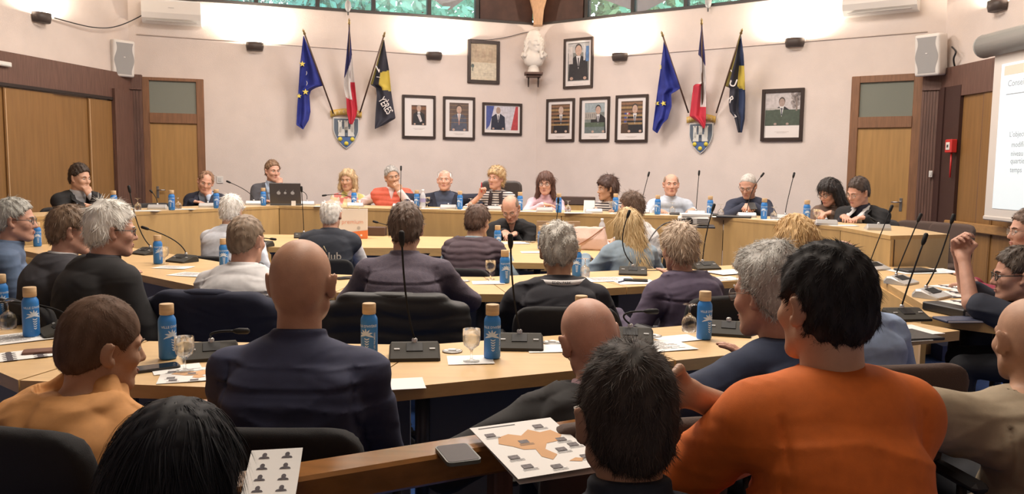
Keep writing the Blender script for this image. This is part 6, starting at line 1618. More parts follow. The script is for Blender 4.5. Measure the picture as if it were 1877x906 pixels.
bottle(290, 484, TZ, 'blue bottle on middle table beside the white-haired man in black', .5); bottle(69, 452, TZ, 'blue bottle between the grey-haired man and the piped vest, left', .2); bottle(411, 492, TZ, 'blue bottle behind the shoulder of the white-shirted man', 0); bottle(925, 519, TZ, 'blue bottle beside the small glass in centre of middle table', .4); bottle(1057, 507, TZ, 'blue bottle behind the curly grey head on middle table', 0)
bottle(912, 456, TZ, 'blue bottle by the elbow of the plum quilted vest', .4); bottle(992, 457, TZ, 'blue bottle beside the keys at the innermost table', .3); bottle(1005, 449, TZ, 'blue bottle right behind the one by the keys', .3)
for px, py, lb in ((209, 388, 'blue bottle on dais right of the young man in black suit'), (315, 385.5, 'blue bottle on dais in front of the empty dark chair'), (397, 382, 'blue bottle on dais at the elbow of the reddish-haired man'), (483, 377, 'blue bottle on dais left of the laptop'), (649, 379, 'blue bottle on dais in front of the floral blouse'),
                   (764, 381.5, 'blue bottle on dais left of the man with glasses on forehead'), (843, 384, 'blue bottle on dais right of the man with glasses on forehead'), (953, 386, 'blue bottle on dais by the tall leather chair'), (1024, 390, 'blue bottle on dais right of the woman in pink shirt'), (1128, 389, 'blue bottle on dais in front of the woman looking left'),
                   (1205, 393.5, 'blue bottle on dais left of the man in pale blue shirt'), (1301, 395.5, 'blue bottle on dais above the projector stand'), (1400, 402, 'blue bottle on dais right of the man with the phone'), (1478, 407, 'blue bottle on dais left of the woman with long black hair')): bottle(px, py, DZ, lb)

# ------------------------------------------------------------------ conference microphones
mic_dark = mat('mic_base_dark', (.045, .042, .036), .75, spec=.25); mic_sil = mat('mic_base_silver', (.52, .52, .52), .35, .3); mic_blk = mat('mic_black', (.012, .012, .013), .6, spec=.25)
MICB = {}
def mic_base(kind):
    r = empty('conference_microphone', (0, 0, 0))
    top = mic_dark if kind == 'dark' else mic_sil
    w, d0, h0, h1 = .095, .075, .012, .050
    mb = MB()
    prof = [(-d0, 0), (-d0, h0), (-d0*.5, .025), (d0*.35, h1), (d0*.75, h1*.95), (d0, .02), (d0, 0)]; n = len(prof)
    xs = [(-w, .0), (-w*.92, 1), (w*.92, 1), (w, .0)]
    v = []
    for x, k in xs: v += [(x, y*(.9 if not k else 1), z*(.75 if not k else 1)) for y, z in prof]
    f = [tuple(range(n)), tuple(range(4*n-1, 3*n-1, -1))]
    for a in range(3): f += [(a*n+i, (a+1)*n+i, (a+1)*n+(i+1) % n, a*n+(i+1) % n)[::-1] for i in range(n)]
    f = [q[::-1] for q in f]
    mb.add(v, f); mb.build('housing', top if kind != 'dark' else mic_dark, r)
    sl = (h1-.025)/(d0*.85); T = Matrix.Translation((0, -.005, .0385)) @ Matrix.Rotation(math.atan(sl), 4, 'X')
    mb = MB(); mb.box((0, 0, .0005), (.062 if kind == 'dark' else .11, .055, .004), T=T, bev=.001); mb.build('speaker_grille', mic_blk, r)
    for x in (-.066, .066) if kind == 'dark' else (-.072, .072):
        mb = MB(); mb.box((x, -.012, .0005), (.022, .010, .004), T=T, bev=.001); mb.build('button', mat('mic_button', (.30, .30, .30), .4), r)
    mb = MB(); mb.lathe([(.011, 0), (.011, .014), (.007, .018)], 12, c=(0, .035, .047)); mb.build('socket', mat('mic_socket', (.6, .6, .6), .3, .8), r)
    return r
def mic(px, py, z, tip, label, kind='dark', yaw=None, dtip=None, via=None, head=True, grp=None, sc=1.0):
    """px, py: base centre at table height; tip: photo position of the microphone head"""
    if kind not in MICB:
        MICB[kind] = mic_base(kind); r = MICB[kind]; KIDS[r.name] = [k.name for k in children(r)]
    else: r = copy_tree(MICB[kind])
    p = on_top(px, py, z); p[2] += .001
    y = math.atan2(-p[0], p[1]) if yaw is None else yaw
    r.location = tuple(p); r.rotation_euler = (0, 0, y); r.scale = (sc,)*3
    tag(r, label, 'microphone', grp or ('dark conference microphones' if kind == 'dark' else 'silver conference microphones'))
    if tip is not None:
        Ri = rotz(-y)
        s0 = np.array([0, .035, .062]); dt = p[1]+.03 if dtip is None else dtip
        e = Ri@(at(tip[0], tip[1], dt)-p)/sc
        m1 = s0+np.array([0, 0, .06]) if via is None else Ri@(at(via[0], via[1], dt if len(via) < 3 else via[2])-p)/sc
        pts = []
        for t in np.linspace(0, 1, 12): pts.append((1-t)**2*s0+2*t*(1-t)*m1+t*t*e)
        mb = MB(); mb.tube(pts, .0042, 6); st = mb.build('gooseneck', mic_blk, r)
        d = pts[-1]-pts[-2]; d /= np.linalg.norm(d)
        mb = MB(); mb.tube([e-d*.01, e, e+d*.012, e+d*.045, e+d*.052], [.005, .0095, .0115, .0115, .006], 10); mb.build('microphone_head', mic_blk, st)
    return r
mic(112, 612, TZ, (8, 552), 'dark microphone left of the hooded head, gooseneck bent far left', via=(110, 560), dtip=3.5, yaw=-.9)
mic(30, 590, TZ, None, 'dark microphone base at the left edge behind the upturned glass', yaw=-.9)
mic(388, 655, TZ, (432, 607), 'dark microphone by the water glass, short gooseneck lying flat', via=(375, 606), dtip=3.05)
mic(760, 655, TZ, (737, 448), 'dark microphone on near table with long stem over the padded jacket', via=(741, 560))
mic(952, 637, TZ, (936, 452), 'dark microphone in centre of near table behind the blue bottle', via=(938, 540))
mic(1155, 625, TZ, (1185, 571), 'dark microphone right of the black-jacketed bald man', via=(1120, 570))
mic(1335, 612, TZ, None, 'dark microphone base behind the shoulder of the wavy grey-haired man')
mic(1660, 585, TZ, (1692, 446), 'dark microphone right of the orange T-shirt, long stem leaning right', via=(1662, 530), yaw=.15)
mic(268, 466, TZ, (238, 352), 'dark microphone behind the white-haired man, stem rising left', via=(252, 430), yaw=-.6)
mic(334, 480, TZ, (271, 420), 'dark microphone left of the white shirt, gooseneck bent left', via=(330, 438), yaw=-.5)
mic(1160, 503, TZ, (1150, 398), 'dark microphone in front of the denim jacket on middle table', via=(1128, 455))
mic(1292, 493, TZ, (1306, 386), 'dark microphone right of the purple blouse', via=(1292, 430), yaw=.3)
mic(557, 436, TZ, (553, 351), 'dark microphone left of the club vest', via=(556, 400))
mic(740, 432, TZ, (692, 408), 'dark microphone behind the plum check shirt, head pointing left', via=(735, 420))
mic(478, 452, TZ, (496, 438), 'dark microphone at the left end of the innermost table', via=(470, 435), yaw=-.4)
mic(1010, 447, TZ, (1023, 372), 'dark microphone behind the curly grey head, stem in front of a bottle', via=(1021, 420))
mic(1603, 494, TZ, (1631, 388), 'silver microphone at the far end of the right-hand table', 'silver', via=(1606, 450), yaw=.6)
mic(1652, 520, TZ, (1683, 405), 'silver microphone second from the far end of right-hand table', 'silver', via=(1655, 470), yaw=.7)
mic(1708, 545, TZ, (1744, 408), 'silver microphone beside the thick black binder', 'silver', via=(1716, 500), yaw=.7)
for px, py, tip, lb, via in ((290, 383.5, (279, 353), 'silver microphone on dais by the empty dark chair', None), (382, 380, None, 'silver microphone base on dais before the reddish-haired man', None), (466, 375.5, (422, 335), 'silver microphone on dais left of the laptop, gooseneck bent left', (463, 352)), (563, 376, (546, 349), 'silver microphone on dais right of the laptop', (566, 352)),
    (652, 379, (598, 358), 'silver microphone on dais before the floral blouse', (640, 352)), (735, 381, (735, 312), 'silver microphone on dais before the orange-red vest, upright stem', None), (822, 383, None, 'silver microphone base before the man with glasses on forehead', None), (908, 385.5, None, 'silver microphone base before the woman with the red pen', None), (998, 388, None, 'silver microphone base before the woman in pink shirt', None),
    (1088, 390.5, None, 'silver microphone base before the woman looking left', None), (1174, 391, (1188, 323), 'silver microphone left of the man in pale blue shirt, upright stem', None), (1275, 394.5, (1281, 321), 'silver microphone right of the man in pale blue shirt, upright stem', None), (1368, 398, (1395, 324), 'silver microphone before the man with the phone', (1374, 350)),
    (1438, 402, (1454, 325), 'silver microphone with upright stem between phone man and black-haired woman', None), (1513, 412.5, None, 'silver microphone base before the black-haired woman at dais', None), (1608, 421.5, (1597, 400), 'silver microphone at the right end of the dais with looped neck', (1590, 395))):
    mic(px, py, DZ, tip, lb, 'silver', via=via, yaw=PI+math.atan2(-(px-938)/1500*9, 9)*.5, sc=.98)

# ------------------------------------------------------------------ glasses, grommets, papers, phones
tumb = mat('drinking_glass', (.96, .98, .98), .02, trans=1.0, ior=1.25, alpha=.55)
def make_glass():
    r = empty('wine_glass', (0, 0, 0))
    mb = MB(); mb.lathe([(.0005, .0035), (.030, .001), (.031, .003), (.012, .006), (.0045, .012), (.004, .040), (.010, .048), (.028, .062), (.034, .085), (.032, .122), (.031, .122), (.0325, .085), (.027, .065), (.008, .053), (.0003, .052)], 24); mb.build('bowl', tumb, r)
    return r
GL = [None]
def wglass(px, py, z, label, up=False, fill=True):
    if GL[0] is None: GL[0] = make_glass(); o = GL[0]
    else: o = copy_tree(GL[0])
    p = on_top(px, py, z); o.location = tuple(p+[0, 0, .002 if not up else .124]); o.rotation_euler = (PI if up else 0, 0, 0)
    return tag(o, label, 'glass', 'stemmed water glasses')
wglass(339, 682, TZ, 'stemmed glass right of the blue bottle beside the hooded man'); wglass(864, 664, TZ, 'stemmed glass on a white napkin in centre of near table'); wglass(15, 603, TZ, 'upturned stemmed glass at the far left of near table', True); wglass(1263, 608, TZ, 'upturned stemmed glass left of the blue bottle by the wavy grey head', True)
wglass(899, 513, TZ, 'stemmed glass on napkin in the centre of middle table'); wglass(301, 485, TZ, 'stemmed glass beside the bottle by the white-haired man'); wglass(1072, 508, TZ, 'stemmed glass right of the curly grey head', True)
for px, py, lb, up in ((253, 386, 'glass on dais left of the empty chair', True), (327, 383.5, 'small upturned glass by the bottle at the empty chair', True), (783, 381, 'glass on dais left of the man with glasses on forehead', False), (1041, 389, 'upturned glass on dais right of the pink shirt', True), (1121, 389.5, 'glass on dais before the woman looking left', False), (1232, 392.5, 'glass on dais before the pale blue shirt', True), (1321, 396.5, 'glass on dais right of the projector stand', True), (1418, 402.5, 'upturned glass on dais right of the navy sweater', True), (1496, 408, 'glass on dais before the black-haired woman', False), (863, 384, 'upturned glass on dais right of the forehead-glasses man', True)): wglass(px, py, DZ, lb, up)
grom = mat('grommet_steel', (.40, .39, .37), .35, .7)
for px, py, lb in ((829, 645, 'round metal cable cap left of the central water glass'), (1012, 629, 'round metal cable cap left of the black-jacketed bald head'), (1196, 617, 'round metal cable cap left of the upturned glass'), (633, 510, 'round metal cable cap left of the plum check shirt'), (850, 516, 'round metal cable cap left of the centre glass on middle table')):
    p = on_top(px, py, TZ); r = empty('cable_grommet', p, 0, lb, 'cable grommet', 'cable caps in the tables')
    MB().lathe([(.001, .0005), (.037, .0005), (.040, .004), (.034, .005), (.033, .003), (.001, .003)][::1], 24).build('ring', grom, r); MB().box((0, .01, .0045), (.03, .012, .003), bev=.001).build('flap', grom, r)

def sheet(px, py, z, w, h, rz, label, kind='blank', lift=0.0, tilt=None, name='paper_sheet', cat='paper', th=.0012, grp='papers on the tables'):
    p = on_top(px, py, z); p[2] += .0015+lift; r = empty(name, p, rz, label, cat, grp)
    if tilt is not None: r.rotation_euler = (tilt[0], tilt[1], rz)
    NX, NY = 8, 8; pg = MB(); v = []; f = []
    def zz(x, y): return .0008+.003*(2*y/h)**2*(x/w+.5)*(1 if kind != 'blank' else .7)
    for i in range(NX+1):
        for j in range(NY+1):
            x, y = (i/NX-.5)*w, (j/NY-.5)*h; v.append((x, y, zz(x, y)))
    for i in range(NX):
        for j in range(NY): f.append((i*(NY+1)+j, (i+1)*(NY+1)+j, (i+1)*(NY+1)+j+1, i*(NY+1)+j+1))
    pg.add(v, f); k_ = len(v); pg.add([(x, y, z-th) for x, y, z in v], [q[::-1] for q in f])
    mats_ = [paper, ink, mat('map_land', (.66, .38, .19), .8, var=.08), mat('map_portraits', (.22, .20, .21), .8, var=.5, vscale=200), mat('portrait_ink', (.10, .085, .10), .8, var=.5, vscale=300)]
    rs = np.random.RandomState(int(px))
    Z = lambda pts, e=.0008: [(x, y, zz(x, y)+e) for x, y in pts]
    if kind == 'text':
        for k in range(9):
            y = h*(.36-.08*k); L_ = w*rs.uniform(.5, .8); n = 6
            for q in range(n):
                x0 = -w*.4+L_*q/n; x1 = x0+L_/n*.9; pg.add(Z([(x0, y), (x1, y), (x1, y+h*.022), (x0, y+h*.022)]), [(0, 1, 2, 3)], 1)
    if kind == 'map':
        pts = [(-.36, .10), (-.30, .22), (-.16, .26), (-.04, .20), (.10, .30), (.20, .22), (.34, .24), (.40, .12), (.30, .02), (.14, .00), (.06, -.10), (.12, -.22), (.02, -.30), (-.06, -.22), (-.04, -.08), (-.16, -.06), (-.24, .02)]
        pg.add(Z([(x*w, y*h+.02*h) for x, y in pts]), [tuple(range(len(pts)))], 2)
        pg.add(Z([(x*w, y*h) for x, y in ((.16, -.34), (.28, -.38), (.34, -.33), (.26, -.30))]), [(0, 1, 2, 3)], 2)
        for x, y in ((.25, .36), (-.36, .30), (.34, .06), (-.08, .10), (.22, -.12), (.40, -.06), (-.34, -.15), (-.30, -.33), (.38, -.30), (-.02, -.40)):
            xx, yy = x*w, y*h; s_ = .055*w; pg.add(Z([(xx-s_, yy-s_*.8), (xx+s_, yy-s_*.8), (xx+s_, yy+s_*.8), (xx-s_, yy+s_*.8)], .0013), [(0, 1, 2, 3)], 3)
            for q in range(2): pg.add(Z([(xx-s_*1.4, yy-s_*(1.25+.5*q)), (xx+s_*1.6, yy-s_*(1.25+.5*q)), (xx+s_*1.6, yy-s_*(1.1+.5*q)), (xx-s_*1.4, yy-s_*(1.1+.5*q))], .0013), [(0, 1, 2, 3)], 1)
        pg.add(Z([(-w*.42, h*.445), (w*.02, h*.445), (w*.02, h*.458), (-w*.42, h*.458)]), [(0, 1, 2, 3)], 1)
    if kind == 'heads':
        for a in range(2):
            for b in range(5):
                xx = (-.22+.44*a)*w; yy = (.38-.2*b)*h; s_ = w*.085; n = 12
                pg.add(Z([(xx+s_*.55*math.cos(2*PI*i/n), yy+s_*.25+s_*.75*math.sin(2*PI*i/n)) for i in range(n)]), [tuple(range(n))], 4)
                pg.add(Z([(xx-s_*1.3, yy-s_*1.0), (xx+s_*1.3, yy-s_*1.0), (xx+s_*1.0, yy-s_*.5), (xx, yy-s_*.15), (xx-s_*1.0, yy-s_*.5)], .0010), [(0, 1, 2, 3, 4)], 4)
    pg.build('page', mats_, r)
    return r
sheet(24, 622, TZ, .30, .21, .7, 'white sheet at far left under the blue bottle', 'text'); sheet(45, 652, TZ, .22, .16, .6, 'printed sheet with small portraits left of the hooded man', 'heads'); sheet(362, 688, TZ, .24, .19, .30, 'map leaflet on near table beside the navy-shirted man', 'map'); sheet(325, 678, TZ, .16, .11, .5, 'small white napkin under the glass by the hooded man')
sheet(862, 661, TZ, .17, .14, .12, 'white napkin under the glass in centre of near table'); sheet(1205, 636, TZ, .27, .19, .3, 'white sheets left of the wavy grey-haired man', 'text'); sheet(1242, 622, TZ, .18, .12, .4, 'white napkin by the upturned glass near the wavy grey head'); sheet(1650, 607, TZ, .30, .21, .25, 'blank white sheet right of the orange T-shirt'); sheet(1635, 620, TZ, .26, .19, .25, 'printed sheet lying below the blank one by the orange T-shirt', 'text')
sheet(722, 706, TZ, .20, .14, .2, 'white sheet corner at right elbow of the navy-shirted man'); sheet(1012, 640, TZ, .2, .14, .1, 'white sheet at left of the black-jacketed bald head')
sheet(318, 491, TZ, .24, .15, -.2, 'white sheet near the microphone by the white-haired man', 'text'); sheet(352, 504, TZ, .26, .18, -.3, 'printed sheet left of the white-shirted man', 'text'); sheet(895, 519, TZ, .20, .14, .1, 'white napkin under the glass on middle table'); sheet(1120, 513, TZ, .32, .20, .2, 'open white notebook pages beside the curly grey head', 'text'); sheet(1165, 518, TZ, .26, .18, .2, 'white page with phone on it left of the purple blouse'); sheet(1325, 512, TZ, .24, .16, .4, 'printed sheet right of the purple blouse', 'text'); sheet(1335, 501, TZ, .28, .20, .5, 'open cream notebook near the right microphone on middle table', lift=.006)
sheet(940, 446, TZ, .30, .21, .2, 'white paper read by the bearded man', 'text'); sheet(985, 463, TZ, .28, .14, .1, 'white sheet behind the curly grey head'); sheet(600, 437, TZ, .3, .2, -.3, 'white sheet by the microphone left of the club vest')
sheet(1695, 498, TZ, .5, .25, .2, 'white papers under the black folder at the far end of right-hand table', 'text'); sheet(1760, 527, TZ, .30, .21, .3, 'white printed sheet behind the binder', 'heads'); sheet(1745, 540, TZ, .34, .22, .3, 'white printed sheet beside the third silver microphone', 'heads')
for i, (px, py, w_) in enumerate([(165, 390, .3), (260, 387, .35), (335, 384, .25), (425, 380, .3), (600, 379, .3), (795, 383, .28), (870, 385, .3), (960, 388, .3), (1060, 391, .3), (1140, 391.5, .26), (1250, 394, .5), (1335, 398, .35), (1425, 403.5, .3), (1500, 410, .3), (1545, 414, .25)]):
    sheet(px, py, DZ, w_, .14, 0, ['white papers before the young man in black suit', 'white papers by the upturned glass, left dais', 'white papers before the empty chair', 'white papers before the reddish-haired man', 'white papers right of the laptop', 'white papers before the forehead-glasses man', 'white papers left of the red-pen woman', 'white papers left of the pink shirt', 'white papers right of the pink shirt', 'white papers before the woman looking left', 'long white papers before the pale blue shirt', 'white papers before the man with phone', 'white papers right of the navy sweater', 'white papers before the long-black-haired woman', 'white papers before the white scarf'][i], grp='papers on the dais')

def phone(px, py, z, rz, label, m=None, w=.075, l=.155, lift=.0, tilt=0, case=None):
    p = on_top(px, py, z); r = empty('smartphone', p+[0, 0, .001+lift], rz, label, 'phone', 'phones on the tables')
    r.rotation_euler = (tilt, 0, rz)
    def rr(wd, ln, rad, n=4):
        P_ = []
        for cx, cy, a0 in ((wd/2-rad, ln/2-rad, 0), (-wd/2+rad, ln/2-rad, PI/2), (-wd/2+rad, -ln/2+rad, PI), (wd/2-rad, -ln/2+rad, 1.5*PI)):
            for i in range(n+1): P_.append((cx+rad*math.cos(a0+i*PI/2/n), cy+rad*math.sin(a0+i*PI/2/n)))
        return P_
    mb = MB(); mb.prism(rr(w, l, .012), 0, .009); mb.build('case', case or black, r)
    mb = MB(); mb.prism(rr(w-.007, l-.007, .009), .009, .0098); mb.build('screen', m or mat('phone_screen', (.012, .012, .015), .08, spec=.7), r); return r
phone(285, 677, TZ, -.95, 'black smartphone lying between hooded man and map leaflet'); phone(85, 646, TZ, -1.15, 'brown cased smartphone face down left of the hooded man', mat('brown_case', (.16, .07, .045), .5), case=mat('brown_case2', (.16, .07, .045), .5)); phone(832, 526, TZ, .2, 'black smartphone right of the plum check sleeve', l=.13); phone(637, 511, TZ, -.9, 'black smartphone left of the plum check sleeve')
phone(1165, 516, TZ, 1.4, 'black smartphone on the white page left of the purple blouse', lift=.003)
# phone on the rail and leaflets in front
ph = phone(839, 838, .80, .36, 'smartphone in clear case resting on the wooden rail', mat('rail_phone_screen', (.030, .018, .016), .45, spec=.25), w=.078, l=.115, case=mat('clear_case', (.12, .13, .11), .4))
lf = sheet(982, 829, .80, .215, .297, .40, 'map leaflet lying over the rail left of the nearest dark head', 'map', lift=.012, tilt=(.06, 0), grp='leaflets in the foreground', name='leaflet', cat='leaflet')
lf2 = sheet(499, 893, .80, .105, .165, .14, 'leaflet with rows of dark portraits at bottom beside the black-haired woman', 'heads', lift=.02, tilt=(.35, 0), grp='leaflets in the foreground', name='leaflet', cat='leaflet')
lf.rotation_euler[2] = .40
# folded second page of the map leaflet
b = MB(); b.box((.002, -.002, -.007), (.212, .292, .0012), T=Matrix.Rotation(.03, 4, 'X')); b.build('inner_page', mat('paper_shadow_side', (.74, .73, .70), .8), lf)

# folders and binder on the right
def slab(name, px, py, z, d, rz, label, cat, m, lift=0.0, extra=None):
    p = on_top(px, py, z); r = empty(name, p+[0, 0, .001+lift], rz, label, cat); mb = MB(); mb.box((0, 0, d[2]/2), d, bev=min(.006, d[2]*.3)); mb.build('cover', m, r)
    if extra: extra(r, d)
    return r
def pages(r, d): mb = MB(); mb.box((.004, 0, d[2]/2), (d[0]*.97, d[1]*1.002, d[2]*.55)); mb.build('pages', paper, r)
bind = slab('ring_binder', 1775, 574, TZ, (.34, .27, .045), .30, 'thick black binder on the right-hand table under the printed sheet', 'binder', black, extra=pages)
sheet(1790, 556, TZ+.046, .30, .20, .30, 'large white printed sheet lying on the black binder', 'heads')
slab('notebook', 1757, 589, TZ, (.20, .12, .014), .1, 'dark blue notebook in front of the black binder', 'notebook', mat('notebook_blue', (.05, .06, .11), .6), extra=pages)
slab('folder', 1677, 497, TZ+.004, (.24, .16, .014), .25, 'black folder on papers at the far end of right-hand table', 'folder', black); slab('folder', 1652, 618, TZ, (.28, .2, .012), .25, 'black folder edge under the sheets right of the orange T-shirt', 'folder', black)
slab('folder', 1272, 394.5, DZ, (.50, .16, .02), -.25, 'black folder before the man in pale blue shirt on dais', 'folder', black); slab('folder', 1345, 399, DZ, (.34, .18, .02), -.3, 'black folder before the man with the phone on dais', 'folder', black)
slab('pen', 1141, 517, TZ+.002, (.12, .008, .008), 1.0, 'dark blue pen on the open notebook on middle table', 'pen', mat('pen_blue', (.03, .04, .12), .3))
slab('eyeglass_case', 1583, 583, TZ, (.14, .06, .04), .5, 'dark blue case beside the right-leaning microphone', 'case', mat('case_blue', (.02, .03, .07), .5))
slab('storage_box', 690, 432, TZ, (.20, .10, .09), -.1, 'dark brown box behind the plum check head on innermost table', 'box', mat('box_brown', (.085, .045, .03), .6))

# laptop on the dais
p = on_top(523, 377, DZ); r = empty('laptop', p, .10, 'open dark laptop with light stickers before the man in grey suit', 'laptop')
mb = MB(); mb.box((0, .14, .010), (.36, .24, .018), bev=.004); mb.build('base', dgrey, r)
T = Matrix.Translation((0, .03, .018)) @ Matrix.Rotation(.16, 4, 'X'); mb = MB(); mb.box((0, 0, .125), (.36, .012, .25), T=T, bev=.004); lid = mb.build('lid', mat('laptop_lid', (.07, .06, .055), .4), r)
for x, k in ((-.075, 1), (.0, .7), (.085, 1)):
    m = MB(); n = 16; m.add([(x+.020*k*math.cos(2*PI*i/n)*(1+.12*math.cos(2*(2*PI*i/n))), -.0075, .135+.022*k*math.sin(2*PI*i/n)-.004*abs(math.cos(2*PI*i/n))) for i in range(n)], [tuple(range(n))], 0, False, T); m.add([(x+.002, -.0075, .160), (x+.010, -.0075, .172), (x+.012, -.0075, .163)], [(0, 1, 2)], 0, False, T); m.build('sticker', mat('sticker_grey', (.42, .42, .42), .4), lid)
m = MB(); m.box((.10, -.03, .03), (.05, .006, .055)); m.build('card', white_p, r)

# paper bag, box, handbag, water bottles, keys
p = on_top(648, 437, TZ); r = empty('paper_bag', p, .12, 'white paper bag with orange base and lettering behind the club vest', 'bag')
mb = MB(); w_, d_b, h_ = .27, .12, .29
v = [(-w_/2, -d_b/2, 0), (w_/2, -d_b/2, 0), (w_/2, d_b/2, 0), (-w_/2, d_b/2, 0)]; v += [(x*1.02, y*.8, h_) for x, y, z in v]; v += [(x*.99, y*.78, h_) for x, y, z in v[4:8]]+[(x*.97, y*.9, .01) for x, y, z in v[:4]]
mb.add(v, [(3, 2, 1, 0), (0, 1, 5, 4), (1, 2, 6, 5), (2, 3, 7, 6), (3, 0, 4, 7), (4, 5, 9, 8), (5, 6, 10, 9), (6, 7, 11, 10), (7, 4, 8, 11), (8, 9, 13, 12), (9, 10, 14, 13), (10, 11, 15, 14), (11, 8, 12, 15)]); bag = mb.build('bag_body', mat('bag_paper', (.70, .66, .62), .7), r)
mb = MB(); mb.add([(-w_/2-.001, -d_b/2-.0015, .001), (w_/2+.001, -d_b/2-.0015, .001), (w_/2+.001, -d_b/2-.0012, .085), (-w_/2-.001, -d_b/2-.0012, .055), (w_/2+.0015, d_b/2, .001), (w_/2+.0015, d_b/2, .085)], [(0, 1, 2, 3), (1, 4, 5, 2)]); mb.build('orange_band', mat('bag_orange', (.72, .20, .06), .6), bag)
vv, ff = text_geo('premium', .058, .0006, .0); mb = MB(); mb.add([(x-.005, -d_b/2*.92-.004-z, .165+y) for x, y, z in vv], ff); mb.build('lettering', mat('bag_letter', (.72, .36, .26), .6), bag)
vv, ff = text_geo('@', .035, .0006, .0); mb = MB(); mb.add([(x+.055, -d_b/2*.94-.004-z, .108+y) for x, y, z in vv], ff); mb.build('emblem', mat('bag_mark', (.30, .30, .30), .6), bag)
mb = MB(); mb.box((.08, -d_b/2-.0025, .035), (.018, .002, .018)); mb.build('white_mark', paper, bag)
for s in (-1, 1):
    mb = MB(); mb.tube([(-.06, s*.045, h_-.01), (-.05, s*.05, h_+.02), (0, s*.055, h_+.03), (.05, s*.05, h_+.02), (.06, s*.045, h_-.01)], .003, 6); mb.build('handle', mat('bag_rope', (.6, .55, .3), .8), bag)
p = on_top(1075, 457, TZ); r = empty('handbag', p, -.25, 'soft pale pink leather handbag on the innermost table', 'handbag')
pk = mat('handbag_pink', (.66, .47, .40), .5, bump=.2, bscale=90)
def _bagf(P):
    q = P-A3((0, 0, .10)); wv = .175-.25*np.maximum(q[:, 2]-.02, 0); th = .075-.55*np.maximum(q[:, 2], 0)-.1*np.minimum(q[:, 2], 0); th = np.maximum(th, .010)
    return smax(smax(np.abs(q[:, 0])-wv, np.abs(q[:, 1])-th, .03), np.abs(q[:, 2]+.0)-.100, .02)
sdf_obj('bag_body', [U((A3((-.2, -.12, -.02)), A3((.2, .12, .22)), _bagf)), D(lambda P: .004*noise3(P*np.array([1, 1, .6], np.float32), 36, 2))], .008, pk, r)
mb = MB(); mb.tube([(-.19, -.06, .05), (-.15, -.095, .03), (-.05, -.10, .05), (.06, -.085, .12), (.13, -.05, .18), (.16, 0, .20)], .006, 8); mb.build('strap', mat('strap_brown', (.30, .14, .08), .5), r)
mb = MB(); mb.tube([(-.10, -.09, .09), (-.115, -.10, .075), (-.10, -.105, .055), (-.085, -.10, .075), (-.10, -.09, .09)], .004, 6); mb.build('ring', mat('brass_ring', (.4, .25, .12), .4, .6), r)
def pet(px, py, z, label):
    p = on_top(px, py, z) if z is not None else at(px, py, 10.6); r = empty('plastic_bottle', p, 0, label, 'water bottle', 'clear plastic bottles')
    MB().lathe([(.02, .0), (.032, .003), (.034, .02), (.032, .06), (.034, .10), (.034, .13), (.026, .165), (.013, .185), (.013, .20)], 20).build('body', mat('pet_clear', (.72, .74, .78), .1, alpha=.55), r); MB().lathe([(.015, .198), (.015, .215), (.012, .217)], 16).build('cap', mat('cap_white', (.7, .7, .72), .4), r)
    MB().lathe([(.0345, .07), (.0345, .115)], 20).build('label_band', mat('label_blue', (.30, .28, .45), .6), r); return r
pet(1103, 440, TZ, 'clear plastic bottle right of the pink handbag'); pet(775, 382, DZ, 'clear plastic bottle on dais left of the forehead-glasses man')
p = on_top(972, 445, TZ); r = empty('key_ring', p, .3, 'bunch of keys on innermost table right of the paper', 'keys'); 
MB().tube([(.02*math.cos(a), .02*math.sin(a), .006) for a in np.linspace(0, 2*PI, 13)], .003, 6).build('ring', metal, r)
for a in (.2, .9, 1.8, 2.6, 3.9, 5.0):
    m = MB(); T = Matrix.Rotation(a, 4, 'Z'); m.box((.06, 0, .008), (.055, .010, .004), T=T, bev=.001); m.lathe([(.001, .004), (.014, .004), (.014, .010), (.001, .010)], 12, T=T, c=(.032, 0, 0)); m.build('key', mat('key_brass', (.35, .27, .18), .35, .7), r)
p = on_top(1003, 441, TZ); r = empty('sunglasses', p, .2, 'folded dark sunglasses right of the keys on innermost table', 'sunglasses'); m = MB()
for s in (-1, 1): m.ball((s*.034, 0, .022), (.028, .006, .020), 12); m.tube([(s*.06, .004, .03), (s*.062, .03, .02), (-s*.03, .05+.01*s, .012)], .0035, 6)
m.tube([(-.01, 0, .03), (.01, 0, .03)], .003, 6); m.build('frame', black, r)

# projector trolley between the inner ring and the dais
p = np.array([at(1275, 405, 7.45)[0], 7.45, 0]); r = empty('projector_stand', p, -.2, 'tripod stand with black tray in front of the dais, right of centre', 'stand')
zt_ = float(at(1275, 413, 7.45)[2])
MB().box((0, 0, zt_-.008), (.34, .30, .016), bev=.004).build('tray', black, r)
hub = zt_-.14; MB().tube([(0, 0, zt_-.016), (0, 0, hub-.25)], .014, 10).build('pole', black, r); m = MB(); m.tube([(-.14, 0, zt_-.09), (0, 0, zt_-.10), (.05, 0, zt_-.15)], .008, 8); m.build('brace', black, r)
for a, mm in ((.4, black), (2.5, black), (4.6, mat('bare_metal_leg', (.55, .36, .25), .35, .5))): MB().tube([(0.01*math.cos(a), .01*math.sin(a), hub), (.16*math.cos(a), .16*math.sin(a), .012)], .010, 8).build('leg', mm, r)
ppos = p+[0, 0, zt_+.001]
r = empty('projector', ppos, -.2, 'white projector with papers on the tripod stand', 'projector'); MB().box((-.02, 0, .042), (.28, .22, .075), bev=.012).build('casing', mat('projector_white', (.62, .60, .58), .5), r); m = MB(); m.lathe([(.03, 0), (.034, .012), (.022, .016), (.001, .01)], 16, T=Matrix.Translation((-.06, -.11, .045)) @ Matrix.Rotation(PI/2, 4, 'X')); m.build('lens', black, r); m = MB(); [m.box((.06, -.111, .025+.012*i), (.10, .003, .005)) for i in range(4)]; m.build('vent', dgrey, r)
